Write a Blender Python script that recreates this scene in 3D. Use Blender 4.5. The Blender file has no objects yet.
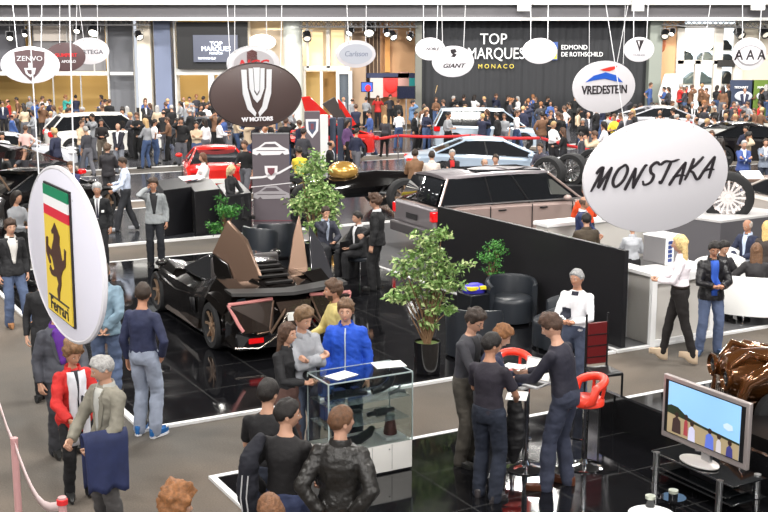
import bpy, bmesh, math, random
from mathutils import Vector, Matrix, noise
from mathutils.bvhtree import BVHTree
V = Vector
PI = math.pi
R = math.radians
random.seed(11)
SC = bpy.context.scene
COL = SC.collection
# ---------------------------------------------------------------- camera model (768 x 512 frame)
FP = 1150.0
CH = 4.6
TH = math.atan(216 / FP)
CAM = V((0, 0, CH))
cT, sT = math.cos(TH), math.sin(TH)

def ray(px, py):
    a = (px - 384) / FP
    b = -(py - 256) / FP
    return V((a, cT + b * sT, -sT + b * cT))

def G(px, py, z=0.0):
    "point at height z seen at a pixel"
    r = ray(px, py)
    return CAM + r * ((z - CH) / r.z)

def AT(px, py, Y):
    "point at distance Y seen at a pixel"
    r = ray(px, py)
    return CAM + r * (Y / r.y)

def AZ(px, py, Z):
    "point at optical depth Z"
    return CAM + ray(px, py) * Z

HA = R(29.0)            # the stands are laid out on a grid turned by this angle
HU = V((math.cos(HA), math.sin(HA), 0))
HV = V((-math.sin(HA), math.cos(HA), 0))

# ---------------------------------------------------------------- materials
_M = {}
def mat(name, c=(.5, .5, .5), r=.5, m=0.0, coat=0.0, spec=.5, var=0.0, scale=8.0, bump=0.0, bscale=60.0,
        emit=None, es=1.0, trans=0.0, alpha=1.0, ior=1.45, sheen=0.0):
    if name in _M: return _M[name]
    M = bpy.data.materials.new(name); M.use_nodes = True
    nt = M.node_tree; N = nt.nodes; L = nt.links
    b = N['Principled BSDF']
    b.inputs['Base Color'].default_value = (*c, 1)
    b.inputs['Roughness'].default_value = r
    b.inputs['Metallic'].default_value = m
    b.inputs['Coat Weight'].default_value = coat
    b.inputs['Coat Roughness'].default_value = .03
    b.inputs['Specular IOR Level'].default_value = spec
    b.inputs['Transmission Weight'].default_value = trans
    b.inputs['IOR'].default_value = ior
    b.inputs['Alpha'].default_value = alpha
    b.inputs['Sheen Weight'].default_value = sheen
    if emit:
        b.inputs['Emission Color'].default_value = (*emit, 1)
        b.inputs['Emission Strength'].default_value = es
    if var or bump:
        tc = N.new('ShaderNodeTexCoord')
    if var:
        n = N.new('ShaderNodeTexNoise'); n.inputs['Scale'].default_value = scale; n.inputs['Detail'].default_value = 5
        L.new(tc.outputs['Object'], n.inputs['Vector'])
        mr = N.new('ShaderNodeMapRange'); mr.inputs[1].default_value = .3; mr.inputs[2].default_value = .7
        mr.inputs[3].default_value = 1 - var; mr.inputs[4].default_value = 1 + var
        L.new(n.outputs['Fac'], mr.inputs[0])
        mx = N.new('ShaderNodeMix'); mx.data_type = 'RGBA'; mx.blend_type = 'MULTIPLY'; mx.inputs[0].default_value = 1
        mx.inputs[6].default_value = (*c, 1)
        L.new(mr.outputs[0], mx.inputs[7]); L.new(mx.outputs[2], b.inputs['Base Color'])
    if bump:
        n2 = N.new('ShaderNodeTexNoise'); n2.inputs['Scale'].default_value = bscale; n2.inputs['Detail'].default_value = 3
        L.new(tc.outputs['Object'], n2.inputs['Vector'])
        bp = N.new('ShaderNodeBump'); bp.inputs['Strength'].default_value = bump; bp.inputs['Distance'].default_value = .02
        L.new(n2.outputs['Fac'], bp.inputs['Height']); L.new(bp.outputs[0], b.inputs['Normal'])
    _M[name] = M
    return M

def s(r, g, b):
    "sRGB 0-255 to linear"
    return tuple(((v / 255) / 12.92 if v / 255 <= .04045 else ((v / 255 + .055) / 1.055) ** 2.4) for v in (r, g, b))

# ---------------------------------------------------------------- mesh builder
class MB:
    def __init__(self): self.bm = bmesh.new(); self.mi = 0
    def _f(self, vs, smooth=False):
        try:
            f = self.bm.faces.new(vs); f.material_index = self.mi; f.smooth = smooth; return f
        except ValueError: return None
    def v(self, p): return self.bm.verts.new(p)
    def quad(self, *ps): return self._f([self.v(p) for p in ps])
    def box(self, c, size, rz=0.0, M=None):
        x, y, z = size[0] / 2, size[1] / 2, size[2] / 2
        T = Matrix.Translation(V(c)) @ Matrix.Rotation(rz, 4, 'Z')
        if M is not None: T = M @ T
        vs = [self.v(T @ V((i * x, j * y, k * z))) for k in (-1, 1) for j in (-1, 1) for i in (-1, 1)]
        for q in ((0, 2, 3, 1), (4, 5, 7, 6), (0, 1, 5, 4), (1, 3, 7, 5), (3, 2, 6, 7), (2, 0, 4, 6)):
            self._f([vs[i] for i in q])
        return self
    def prism(self, poly, z0, z1, M=None):
        M = M or Matrix()
        a = [self.v(M @ V((p[0], p[1], z0))) for p in poly]
        b = [self.v(M @ V((p[0], p[1], z1))) for p in poly]
        n = len(poly)
        self._f(a[::-1]); self._f(b)
        for i in range(n): self._f([a[i], a[(i + 1) % n], b[(i + 1) % n], b[i]])
        return self
    def loft(self, rings, caps=True, smooth=True, closed=False):
        vs = [[self.v(p) for p in r] for r in rings]
        n = len(rings[0]); k = len(rings)
        for i in range(k if closed else k - 1):
            A, B = vs[i], vs[(i + 1) % k]
            for j in range(n):
                self._f([A[j], A[(j + 1) % n], B[(j + 1) % n], B[j]], smooth)
        if caps and not closed:
            self._f(vs[0][::-1], smooth); self._f(vs[-1], smooth)
        return self
    def tube(self, pts, rad, seg=10, ell=None, round_ends=False, closed=False):
        "tube through points; rad is a number or list; ell squashes it along the frame's second axis"
        pts = [V(p) for p in pts]; n = len(pts)
        if not isinstance(rad, (list, tuple)): rad = [rad] * n
        rings = []
        up = None
        for i in range(n):
            if closed: t = pts[(i + 1) % n] - pts[i - 1]
            else: t = pts[min(i + 1, n - 1)] - pts[max(i - 1, 0)]
            if t.length < 1e-9: t = V((0, 0, 1))
            t.normalize()
            if up is None:
                up = V((0, 1, 0)) if abs(t.y) < .9 else V((1, 0, 0))
            x = up.cross(t); x.normalize(); up = t.cross(x); up.normalize()
            r = rad[i]; e = ell if ell else 1.0
            def ring(c, k):
                return [c + x * (math.cos(2 * PI * j / seg) * r * k) + up * (math.sin(2 * PI * j / seg) * r * e * k) for j in range(seg)]
            if round_ends and i == 0 and not closed:
                rings.append(ring(pts[0] - t * r * .95, .25)); rings.append(ring(pts[0] - t * r * .6, .78))
            rings.append(ring(pts[i], 1))
            if round_ends and i == n - 1 and not closed:
                rings.append(ring(pts[-1] + t * r * .6, .78)); rings.append(ring(pts[-1] + t * r * .95, .25))
        return self.loft(rings, closed=closed)
    def cyl(self, a, b, r0, r1=None, seg=16):
        return self.tube([a, b], [r0, r0 if r1 is None else r1], seg)
    def lathe(self, prof, c=(0, 0, 0), seg=24, M=None, caps=True, closed=False):
        "profile of (radius, z) about z"
        c = V(c); M = M or Matrix()
        rings = [[M @ (c + V((math.cos(2 * PI * j / seg) * max(r, 1e-4), math.sin(2 * PI * j / seg) * max(r, 1e-4), z))) for j in range(seg)] for r, z in prof]
        return self.loft(rings, caps=caps, closed=closed)
    def ball(self, c, r, seg=14, rings=9, M=None):
        if not isinstance(r, (list, tuple)): r = (r, r, r)
        c = V(c); M = M or Matrix()
        rr = []
        for i in range(rings + 1):
            a = -PI / 2 + PI * i / rings
            a = max(-PI / 2 + .02, min(PI / 2 - .02, a))
            rr.append([c + (M @ V((math.cos(a) * math.cos(2 * PI * j / seg) * r[0], math.cos(a) * math.sin(2 * PI * j / seg) * r[1], math.sin(a) * r[2]))) for j in range(seg)])
        return self.loft(rr)
    def grid(self, pts, smooth=True):
        vs = [[self.v(p) for p in r] for r in pts]
        for i in range(len(vs) - 1):
            for j in range(len(vs[0]) - 1):
                self._f([vs[i][j], vs[i][j + 1], vs[i + 1][j + 1], vs[i + 1][j]], smooth)
        return self
    def add_mesh(self, me, M=None, mi=None):
        n0 = len(self.bm.verts); f0 = len(self.bm.faces)
        self.bm.from_mesh(me)
        self.bm.verts.ensure_lookup_table(); self.bm.faces.ensure_lookup_table()
        if M is not None:
            bmesh.ops.transform(self.bm, matrix=M, verts=self.bm.verts[n0:])
        if mi is not None:
            for f in self.bm.faces[f0:]: f.material_index = mi
        return self
    def mesh(self, name='m', fix=True):
        if fix: bmesh.ops.recalc_face_normals(self.bm, faces=self.bm.faces)
        me = bpy.data.meshes.new(name); self.bm.to_mesh(me); self.bm.free(); return me
    def build(self, name, m, parent=None, loc=None, rz=0, bevel=0, bseg=2, solid=0, sharp=35, fix=True, M=None):
        me = self.mesh(name, fix)
        me.set_sharp_from_angle(angle=R(sharp))
        if sharp < 179:
            for p in me.polygons: p.use_smooth = True
        return link(name, me, m, parent, loc, rz, bevel, bseg, solid, M)

def link(name, me, m, parent=None, loc=None, rz=0, bevel=0, bseg=2, solid=0, M=None):
    o = bpy.data.objects.new(name, me)
    for x in (m if isinstance(m, (list, tuple)) else [m]): me.materials.append(x)
    COL.objects.link(o)
    if parent: o.parent = parent
    if M is not None: o.matrix_local = M
    if loc is not None: o.location = loc
    if rz: o.rotation_euler = (0, 0, rz)
    if solid:
        k = o.modifiers.new('s', 'SOLIDIFY'); k.thickness = solid; k.offset = 0
    if bevel:
        k = o.modifiers.new('b', 'BEVEL'); k.width = bevel; k.segments = bseg; k.limit_method = 'ANGLE'; k.angle_limit = R(40)
    return o

def tag(o, label, cat, group=None):
    o['label'] = label; o['category'] = cat
    if group: o['group'] = group
    return o
def thing(name, label, cat, loc=(0, 0, 0), rz=0, group=None):
    o = bpy.data.objects.new(name, None); o.empty_display_size = .1
    COL.objects.link(o); o.location = loc; o.rotation_euler = (0, 0, rz)
    return tag(o, label, cat, group)
def struct(o):
    o['kind'] = 'structure'; return o
def kids(o): return list(o.children)
def dup(root, loc=None, rz=None, label=None, group=None, parent=None, scale=None):
    c = root.copy(); COL.objects.link(c); c.parent = parent
    if parent is None:
        if loc is not None: c.location = loc
        if rz is not None: c.rotation_euler = (0, 0, rz)
        if label: c['label'] = label
        if group: c['group'] = group
        if scale: c.scale = (scale,) * 3
    for k in kids(root): dup(k, parent=c)
    return c

def text_mesh(txt, size=1.0, shear=0.0, ext=0.004, ax='CENTER', space=1.0, wx=1.0, off=0.0):
    cu = bpy.data.curves.new('t', 'FONT'); cu.body = txt; cu.size = size; cu.shear = shear; cu.extrude = ext
    cu.align_x = ax; cu.align_y = 'CENTER'; cu.space_character = space; cu.offset = off
    cu.resolution_u = 3
    o = bpy.data.objects.new('t', cu); COL.objects.link(o)
    bpy.context.view_layer.update()
    me = bpy.data.meshes.new_from_object(o.evaluated_get(bpy.context.evaluated_depsgraph_get()))
    bpy.data.objects.remove(o); bpy.data.curves.remove(cu)
    if wx != 1.0:
        me.transform(Matrix.Diagonal((wx, 1, 1, 1)))
    return me
def text_obj(name, txt, m, parent, M, **k):
    me = text_mesh(txt, **k); me.materials.clear()
    return link(name, me, m, parent, M=M)
def frame(o, x, y):
    "matrix whose local x,y axes follow world vectors x,y; z is their cross product"
    x = V(x).normalized(); z = x.cross(V(y)).normalized(); y = z.cross(x)
    return Matrix(((x.x, y.x, z.x, o[0]), (x.y, y.y, z.y, o[1]), (x.z, y.z, z.z, o[2]), (0, 0, 0, 1)))
# ================================================================= PEOPLE
_tmp = bpy.data.objects.new('tmp', bpy.data.meshes.new('tmp')); 
_ts = bpy.data.scenes.new('workbench'); _ts.collection.objects.link(_tmp)
_rm = _tmp.modifiers.new('r', 'REMESH'); _rm.mode = 'VOXEL'
_sm = _tmp.modifiers.new('s', 'SMOOTH'); _sm.factor = .6
def remesh(mb, vox, it=3, wr=0.0, ws=7.0, seed=0, z_only=False):
    "one continuous skin over everything in mb"
    old = _tmp.data; _tmp.data = mb.mesh(fix=True); bpy.data.meshes.remove(old)
    _rm.voxel_size = vox; _sm.iterations = it
    _tmp.data.update()
    _ts.view_layers[0].update()
    dg = _ts.view_layers[0].depsgraph
    me = bpy.data.meshes.new_from_object(_tmp.evaluated_get(dg))
    if wr:
        off = V((seed * 3.1, seed * 1.7, 0))
        n = len(me.vertices); co = [0.0] * (3 * n); nr = [0.0] * (3 * n)
        me.vertices.foreach_get('co', co); me.vertex_normals.foreach_get('vector', nr)
        for i in range(0, 3 * n, 3):
            x, y, z = co[i:i + 3]
            q = V((x * ws, y * ws, z * ws * 1.7 + x * 3)) + off
            d = noise.noise(q) * wr + (1 - abs(noise.noise(q * 1.9))) ** 3 * wr * .6
            co[i] = x + nr[i] * d; co[i + 1] = y + nr[i + 1] * d; co[i + 2] = z + nr[i + 2] * d
        me.vertices.foreach_set('co', co); me.update()
    for p in me.polygons: p.use_smooth = True
    return me

HX, HY, HZ = .076, .097, .118
def head_pt(az, el, hair=0.0):
    "az 0 = face (-y), el = elevation; returns a point of the head surface, face towards -y"
    dx, dy, dz = math.sin(az) * math.cos(el), -math.cos(az) * math.cos(el), math.sin(el)
    x, y, z = dx * HX, dy * HY, dz * HZ
    if dz < 0:
        x *= 1 - .28 * (-dz) ** 1.3
        if dy > 0: y *= 1 - .45 * (-dz)
        else: y *= 1 + .04 * (-dz)
    else:
        x *= 1 + .05 * dz * (1 - dz) * 4 * .6
        if dy > 0: y *= 1.06
    if dy < 0:
        f = -dy
        g = lambda cx, cz, w, h: math.exp(-((x - cx) / w) ** 2 - ((z - cz) / h) ** 2) * f
        y += -.024 * g(0, -.018, .011, .017) - .012 * g(0, .004, .008, .022)
        y += .010 * (g(.032, .008, .014, .010) + g(-.032, .008, .014, .010))
        y += -.005 * (g(.03, .028, .022, .008) + g(-.03, .028, .022, .008))
        y += -.006 * g(0, -.055, .02, .006) - .006 * g(0, -.066, .018, .006) + .004 * g(0, -.060, .02, .003)
        y += -.008 * g(0, -.095, .022, .016)
        y += .006 * (g(.05, -.045, .02, .03) + g(-.05, -.045, .02, .03))
    return V((x, y, z))
def smooth01(t): t = max(0, min(1, t)); return t * t * (3 - 2 * t)
def hair_mask(az, el, style):
    a = abs(az); thr = [(0, .60), (.5, .56), (.95, .40), (1.25, .02), (1.5, -.12), (1.75, .0), (2.1, -.35), (PI, -.55)]
    if style == 'bald': thr = [(0, 1.9), (1.0, 1.7), (1.3, .35), (1.5, .0), (1.75, .25), (2.1, .35), (PI, .45)]; 
    if style in ('long', 'bob'): thr = [(0, .62), (.5, .6), (.8, .45), (1.0, .0), (1.2, -.5), (1.5, -.8), (PI, -.9)]
    for i in range(len(thr) - 1):
        if a <= thr[i + 1][0] + 1e-6:
            k = (a - thr[i][0]) / (thr[i + 1][0] - thr[i][0]); t = thr[i][1] * (1 - k) + thr[i + 1][1] * k; break
    m = smooth01((math.sin(el) - math.sin(max(-1.5, min(1.5, t)))) / .12 + .3) if t < 1.5 else 0
    if style == 'bald':
        m = smooth01((math.sin(el) + .35) / .15) * (1 - smooth01((math.sin(el) - .45) / .15)) * smooth01((a - 1.15) / .15)
    return m
def head_grid(mb, hair=None, na=28, ne=20, seed=0, M=None):
    M = M or Matrix(); rings = []
    for i in range(ne + 1):
        el = -PI / 2 + PI * i / ne
        el = max(-PI / 2 + .03, min(PI / 2 - .03, el)); row = []
        for j in range(na):
            az = -PI + 2 * PI * j / na
            p = head_pt(az, el)
            if hair:
                st, t = hair
                m = hair_mask(az, el, st)
                n = noise.noise(V((p.x * 45, p.y * 30, p.z * 25)) + V((seed, 0, 0))) 
                tt = t * (1 + .5 * math.sin(el)) * (1 + (.55 if st != 'curly' else 1.1) * n)
                if st in ('quiff', 'curly') and el > .5: tt *= 1.5
                dirn = V((p.x / HX ** 2, p.y / HY ** 2, p.z / HZ ** 2)).normalized()
                p = p + dirn * (m * tt - (1 - m) * .008)
            row.append(M @ p)
        rings.append(row)
    mb.loft(rings); return mb
HEAD_ME = {}
def head_mesh(lo):
    if lo not in HEAD_ME:
        mb = MB(); head_grid(mb, na=22 if lo else 40, ne=16 if lo else 32)
        for sx in (-1, 1):
            T = Matrix.Translation(V((sx * .076, .008, -.002))) @ Matrix.Rotation(sx * .35, 4, 'Z')
            mb.loft([[T @ V((sx * (.004 + d), math.cos(a) * .017 * k + .004, math.sin(a) * .03 * k)) for a in [2 * PI * q / 8 for q in range(8)]] for d, k in ((-.012, .7), (.0, 1), (.006, 1), (.004, .55))])
        me = mb.mesh('head')
        for p in me.polygons: p.use_smooth = True
        HEAD_ME[lo] = me
    return HEAD_ME[lo]
HAND = {}
def hand_mesh(kind, lo):
    "right hand hanging along -z, palm towards -x... mirrored for the left; wrist at the origin"
    k = (kind, lo)
    if k in HAND: return HAND[k]
    mb = MB(); seg = 5 if lo else 8
    curl = {'relax': .45, 'spread': .12, 'grip': 1.25, 'point': .3}[kind]
    fan = {'relax': .04, 'spread': .26, 'grip': .02, 'point': .06}[kind]
    mb.loft([[V((x * .5 * sx, yy, z)) for sx, yy in ((-1, -w * .8), (-1, 0), (-1, w * .8), (0, w), (1, w * .8), (1, 0), (1, -w * .8), (0, -w))] for z, x, w in ((.02, .038, .026), (-.01, .034, .028), (-.04, .030, .038), (-.075, .026, .042), (-.092, .020, .040))])
    for i, (y, l) in enumerate(((-.031, .066), (-.010, .076), (.011, .072), (.031, .056))):
        p = V((0, y, -.082)); d = V((0, math.sin((i - 1.5) * fan), -1)).normalized(); pts = [p + V((0, 0, .012)), p]
        a = 0
        for q in (.45, .30, .25):
            a += curl
            dd = V((-math.sin(a), d.y * math.cos(a), d.z * math.cos(a)))
            p = p + dd * l * q; pts.append(p)
        mb.tube(pts, [.0095, .0095, .009, .008, .0065], seg, round_ends=not lo)
    t0 = V((-.004, -.032, -.02)); th = 1.0 if kind == 'spread' else .45
    mb.tube([t0, t0 + V((-.012, -.022 * th, -.03)), t0 + V((-.026, -.034 * th, -.052)), t0 + V((-.036, -.036 * th, -.068))], [.013, .0115, .010, .007], seg, round_ends=not lo)
    if lo: me = mb.mesh('hand')
    else: me = remesh(mb, .0055, 2)
    for p in me.polygons: p.use_smooth = True
    HAND[k] = me
    return me

def ik(a, t, l1, l2, pole):
    d = t - a; L = min(d.length, (l1 + l2) * .998); d.normalize(); t = a + d * L
    x = (l1 * l1 - l2 * l2 + L * L) / (2 * L); h = math.sqrt(max(l1 * l1 - x * x, 0))
    p = pole - d * pole.dot(d); p.normalize()
    return a + d * x + p * h, t
ARMS = {  # target (mirrored by side), pole, hand kind
    'down': ((.235, -.03, .86), (.5, 1, 0), 'relax'), 'pocket': ((.20, -.05, .93), (1, .7, 0), 'relax'),
    'hip': ((.165, .07, 1.02), (1, .6, .1), 'spread'), 'front': ((.06, -.30, 1.10), (.8, .2, -1), 'grip'),
    'phone': ((.115, -.10, 1.56), (.9, -.4, -1), 'grip'), 'cross': ((-.09, -.21, 1.22), (1, 0, -.7), 'grip'),
    'back': ((.05, .17, .95), (1, .6, 0), 'relax'), 'table': ((.13, -.40, 1.08), (.6, .3, -1), 'relax'),
    'clasp': ((.03, -.21, .90), (1, .4, 0), 'grip'), 'raise': ((.16, -.30, 1.50), (.6, 0, -1), 'grip'),
    'chin': ((.04, -.15, 1.47), (.5, -.3, -1), 'grip'), 'side': ((.30, -.20, 1.05), (1, .6, -.5), 'grip'),
    'lap': ((.08, -.28, 1.05), (1, .3, -.6), 'relax'), 'bag': ((.27, -.02, .84), (1, .7, 0), 'grip'),
    'fwd': ((.16, -.46, 1.16), (.5, .2, -1), 'relax'), 'low': ((.16, -.30, .98), (.9, .5, -.6), 'grip'),
}
def person(label, loc, rz=0.0, h=1.75, arms=('down', 'down'), legs='stand', lean=0, top=('shirt', (.1, .1, .1)), inner=None, tie=None,
           pants=(.02, .03, .06), shoes=(.02, .02, .02), hair=('short', (.03, .02, .012), .013), skin=(.50, .28, .19), head=(0, 8), fem=False,
           lod=1, sleeve='long', fit=1.0, glasses=False, zip_=None, open_=None, leather=False, seed=None, hem=-.02, sole=None, beard=None,
           group=None, belt=None, collar=True, rough=.75, wr=1.0, heel=0.0, cuff_skin=False, prot=False, feet=None, w=1.0, skirt=None):
    seed = seed if seed is not None else random.randint(0, 999)
    rs = random.Random(seed)
    root = thing('person', label, 'person', loc, rz, group)
    root.scale = (h / 1.75,) * 3
    lo = lod >= 2
    bv = {0: .013, 1: .016, 2: .026}[lod]; cv = {0: .014, 1: .017, 2: .028}[lod]
    sit = legs == 'sit'
    ph = .52 if sit else .95
    P = V((0, 0, ph + heel)); dz0 = ph - .95 + heel
    ax = V((0, -math.sin(R(lean)), math.cos(R(lean))))
    side = V((1, 0, 0)); fr = ax.cross(side) * -1; fr = V((0, -ax.z, ax.y))  # front direction of torso
    def TP(x, f, u): return P + side * x + fr * f + ax * u
    def lean_pt(t):  # target given in upright coordinates, follows torso only by height offset
        return V((t[0], t[1], t[2] + dz0)) + V((0, -math.sin(R(lean)) * .35, 0))
    sw = .148 * w if fem else .168 * w
    lv = [(-.11, .125, .095), (-.03, .158, .115), (.07, .150, .105), (.17, .136, .098), (.28, .146, .106), (.36, .156, .112), (.42, .150, .098), (.46, .118, .080), (.50, .075, .062), (.53, .055, .055)]
    if fem: lv = [(-.11, .135, .105), (-.03, .172, .122), (.06, .155, .108), (.17, .118, .088), (.28, .130, .105), (.35, .136, .122), (.42, .130, .088), (.46, .10, .07), (.50, .062, .054), (.53, .046, .046)]
    def torso(mb, t, z0=-9, z1=9, wx=1.0, flare=0.0):
        rr = []; use = [q for q in lv if z0 <= q[0] <= z1]
        if use[0][0] > z0 > -1: use = [(z0, use[0][1], use[0][2])] + use
        for u, a, b in use:
            fl = flare * max(0, (.17 - u)) / .3
            curve = .018 * math.sin(max(0, u) / .5 * PI)
            rr.append([TP(math.cos(q) * (a * wx * w + t + fl), -math.sin(q) * (b + t + fl) - curve * .3, u) for q in [2 * PI * i / 16 for i in range(16)]])
        mb.loft(rr)
    # legs
    hipL = [V((sx * .088, 0, 0)) + P + V((0, 0, -.02)) for sx in (-1, 1)]
    if feet: ft = feet
    elif legs == 'stand': ft = [(-.10, rs.uniform(-.02, .03), .085, -.2), (.11, rs.uniform(-.05, .02), .085, .2)]
    elif legs == 'wide': ft = [(-.19, 0, .085, -.3), (.2, -.03, .085, .3)]
    elif legs == 'relax': ft = [(-.09, .02, .085, -.1), (.17, -.10, .085, .45)]
    elif legs == 'walk': ft = [(-.08, .24, .11, 0), (.09, -.24, .085, .05)]
    elif legs == 'cross': ft = [(.05, -.10, .085, .2), (-.06, .06, .085, -.2)]
    else: ft = [(-.12, -.42, .085, -.1), (.14, -.40, .085, .15)]
    LG = []
    for i in range(2):
        x, y, z, tw = ft[i]
        kn, an = ik(hipL[i], V((x, y, z + heel)), .43, .43 if not sit else .42, V((.1 * (1 if i else -1), -1, .6 if sit else 0)))
        LG.append((hipL[i], kn, an, tw))
    def legs_(mb, t, straight=0.0, foot_cut=0.0, to=1.0):
        for hp, kn, an, tw in LG:
            m1 = hp.lerp(kn, .4); m2 = kn.lerp(an, .35); e = kn.lerp(an, to) + V((0, 0, foot_cut if to == 1 else 0))
            fz = 1.06 if fem else 1
            mb.tube([hp + V((0, 0, .02)), m1, kn, m2, e], [.082 * fz + t, .079 * fz + t, .055 + t + straight * .4, .052 + t + straight * .7, .036 + t + straight], 12, round_ends=True)
    # arms
    AR = []
    for i, sx in enumerate((-1, 1)):
        a = arms[i]
        if isinstance(a, str): tg, pl, hk = ARMS[a]; tg = V((tg[0] * sx, tg[1], tg[2])); pl = V((pl[0] * sx, pl[1], pl[2]))
        else: tg, pl, hk = V(a[0]), V(a[1]), a[2]
        sh = TP(sx * sw, 0, .425)
        el, wr_ = ik(sh, lean_pt(tg), .285, .25, pl)
        AR.append((sh, el, wr_, hk, sx))
    nk = TP(0, .005, .53); hc = nk + ax * .135 + V((0, -.028, 0))
    yaw, pit = head
    HM = Matrix.Translation(hc) @ Matrix.Rotation(R(yaw), 4, 'Z') @ Matrix.Rotation(R(pit + lean * .35), 4, 'X')
    # ---- body
    mb = MB()
    torso(mb, 0)
    legs_(mb, 0)
    for hp, kn, an, tw in LG:
        T = Matrix.Translation(an) @ Matrix.Rotation(tw, 4, 'Z')
        mb.tube([T @ V((0, .03, -.035)), T @ V((0, -.06, -.045)), T @ V((0, -.13, -.055))], [.03, .034, .026], 8, round_ends=True)
    for sh, el, wr_, hk, sx in AR:
        mb.ball(sh, .048, 10, 7)
        mb.tube([TP(sx * .06, 0, .435), sh, sh.lerp(el, .5), el, el.lerp(wr_, .35), wr_], [.042, .046, .040, .034, .035, .024], 10, round_ends=True)
    mb.tube([nk - ax * .06, nk, nk + ax * .07 + V((0, -.012, 0)), hc + V((0, .01, -.01))], [.062, .054, .05, .055] if not fem else [.05, .044, .041, .05], 12)
    mb.ball(hc + V((0, .005, .01)), (.062, .08, .09), 12, 9)
    body = remesh(mb, bv, 2)
    mb = MB(); mb.add_mesh(body); bpy.data.meshes.remove(body)
    mb.add_mesh(head_mesh(lo), HM)
    for sh, el, wr_, hk, sx in AR:
        d = (wr_ - el).normalized()
        fwd = V((-sx * .2, -1, -.2)); fwd = (fwd - d * fwd.dot(d)).normalized()
        zx = -d; yx = -fwd; xx = yx.cross(zx)
        Mh = Matrix(((xx.x, yx.x, zx.x, wr_.x), (xx.y, yx.y, zx.y, wr_.y), (xx.z, yx.z, zx.z, wr_.z), (0, 0, 0, 1)))
        if sx > 0: Mh = Mh @ Matrix.Diagonal((1, 1, 1, 1))
        else: Mh = Mh @ Matrix.Diagonal((-1, 1, 1, 1))
        mb.add_mesh(hand_mesh(hk, lo), Mh @ Matrix.Scale(1.04, 4))
    skm = mat('skin_%d_%d_%d' % tuple(int(c * 99) for c in skin), skin, .5, var=.06, scale=9)
    o = mb.build('body', skm, root, sharp=180)
    # ---- trousers
    def cm(nm, c, r=.8, **k):
        if nm == 'denim':
            l_ = .3 * c[0] + .6 * c[1] + .1 * c[2]; c = tuple((q * .62 + l_ * .38) * .8 for q in c)
        return mat('%s_%d_%d_%d' % (nm, *[int(q * 400) for q in c]), c, r, **k)
    if pants is not None:
        mb = MB(); torso(mb, .012, z1=.09)
        st = .018 if not fem else .004
        legs_(mb, .012, st * fit, -.03 - heel * .2)
        me = remesh(mb, cv, 2, .009 * wr, 7, seed)
        link('trousers', me, cm('denim' if pants[2] > pants[0] * 1.25 else 'trousers', pants, .85, var=.25, scale=5, bump=.25, bscale=30), root)
    if skirt:
        pass
    # ---- shoes
    for hp, kn, an, tw in LG:
        mb = MB(); T = Matrix.Translation(an) @ Matrix.Rotation(tw, 4, 'Z')
        sh_t = an.z - .085
        rr = []
        for y, wx_, z1 in ((.065, .022, .02), (.05, .034, .035), (0, .037, .045), (-.06, .040, -.0), (-.11, .046, -.025), (-.16, .042, -.035), (-.195, .022, -.05)):
            zb = -.083 - (heel if heel and y > -.05 else 0)
            if heel: zb = -.083 - heel * smooth01((y + .14) / .12)
            rr.append([T @ V((math.cos(q) * wx_, y, (z1 if math.sin(q) > 0 else zb) * abs(math.sin(q)) ** .6 + (0 if math.sin(q) > 0 else 0))) for q in [2 * PI * i / 12 + .01 for i in range(12)]])
        mb.loft(rr)
        so = mb.build('shoe', cm('shoe', shoes, .35 if max(shoes) < .1 else .6), root, sharp=60)
        if sole is not None and not lo:
            mb = MB(); mb.loft([[T @ V((x * k, y, z)) for x, y in ((0, .07), (.036, .05), (.034, 0), (.044, -.08), (.044, -.15), (.02, -.2), (-.02, -.2), (-.044, -.15), (-.044, -.08), (-.034, 0), (-.036, .05))] for z, k in ((-.087, 1), (-.065, 1.04))])
            mb.build('sole', cm('sole', sole, .6), so)
    # ---- top garment
    kind, tc = top
    tk = {'shirt': .010, 'tee': .009, 'knit': .013, 'suit': .018, 'jacket': .024, 'hoodie': .021, 'puffer': .032}[kind]
    mb = MB()
    torso(mb, tk, z0=hem - .0 if kind not in ('suit', 'jacket') else min(hem, -.10), z1=.52, flare=.022 if kind in ('suit', 'jacket', 'puffer') else 0)
    sl = {'long': 1.0, 'short': .0, 'roll': .45, 'none': -1}[sleeve]
    for sh, el, wr_, hk, sx in AR:
        mb.ball(sh, .047 + tk * .9, 12, 8)
        if sl >= 1:
            mb.tube([TP(sx * .05, 0, .435), sh, sh.lerp(el, .5), el, el.lerp(wr_, .5), el.lerp(wr_, .97)], [.042 + tk, .047 + tk, .042 + tk, .037 + tk, .034 + tk, .027 + tk], 12)
        elif sl > 0: mb.tube([TP(sx * .05, 0, .435), sh, sh.lerp(el, .5), el, el.lerp(wr_, .4)], [.042 + tk, .047 + tk, .043 + tk, .040 + tk, .038 + tk], 12)
        elif sl == 0: mb.tube([TP(sx * .05, 0, .435), sh, sh.lerp(el, .75)], [.042 + tk, .049 + tk, .050 + tk], 12)
    mb.tube([nk - ax * .07, nk - ax * .015], [.078 + tk * .5, .057 + tk * .4], 14)
    me = remesh(mb, cv, 3, (.011 if kind in ('shirt', 'jacket', 'suit', 'hoodie') else .005) * wr, 6, seed + 3)
    nm = {'suit': 'jacket', 'jacket': 'jacket', 'puffer': 'jacket', 'knit': 'sweater', 'hoodie': 'hooded_sweatshirt', 'tee': 't_shirt', 'shirt': 'shirt'}[kind]
    tm = cm('leather' if leather else kind, tc, .38 if leather else rough, var=.18, scale=6, bump=.5 if leather else .3, bscale=22, coat=0)
    tob = link(nm, me, tm, root)
    bvh = None
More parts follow.
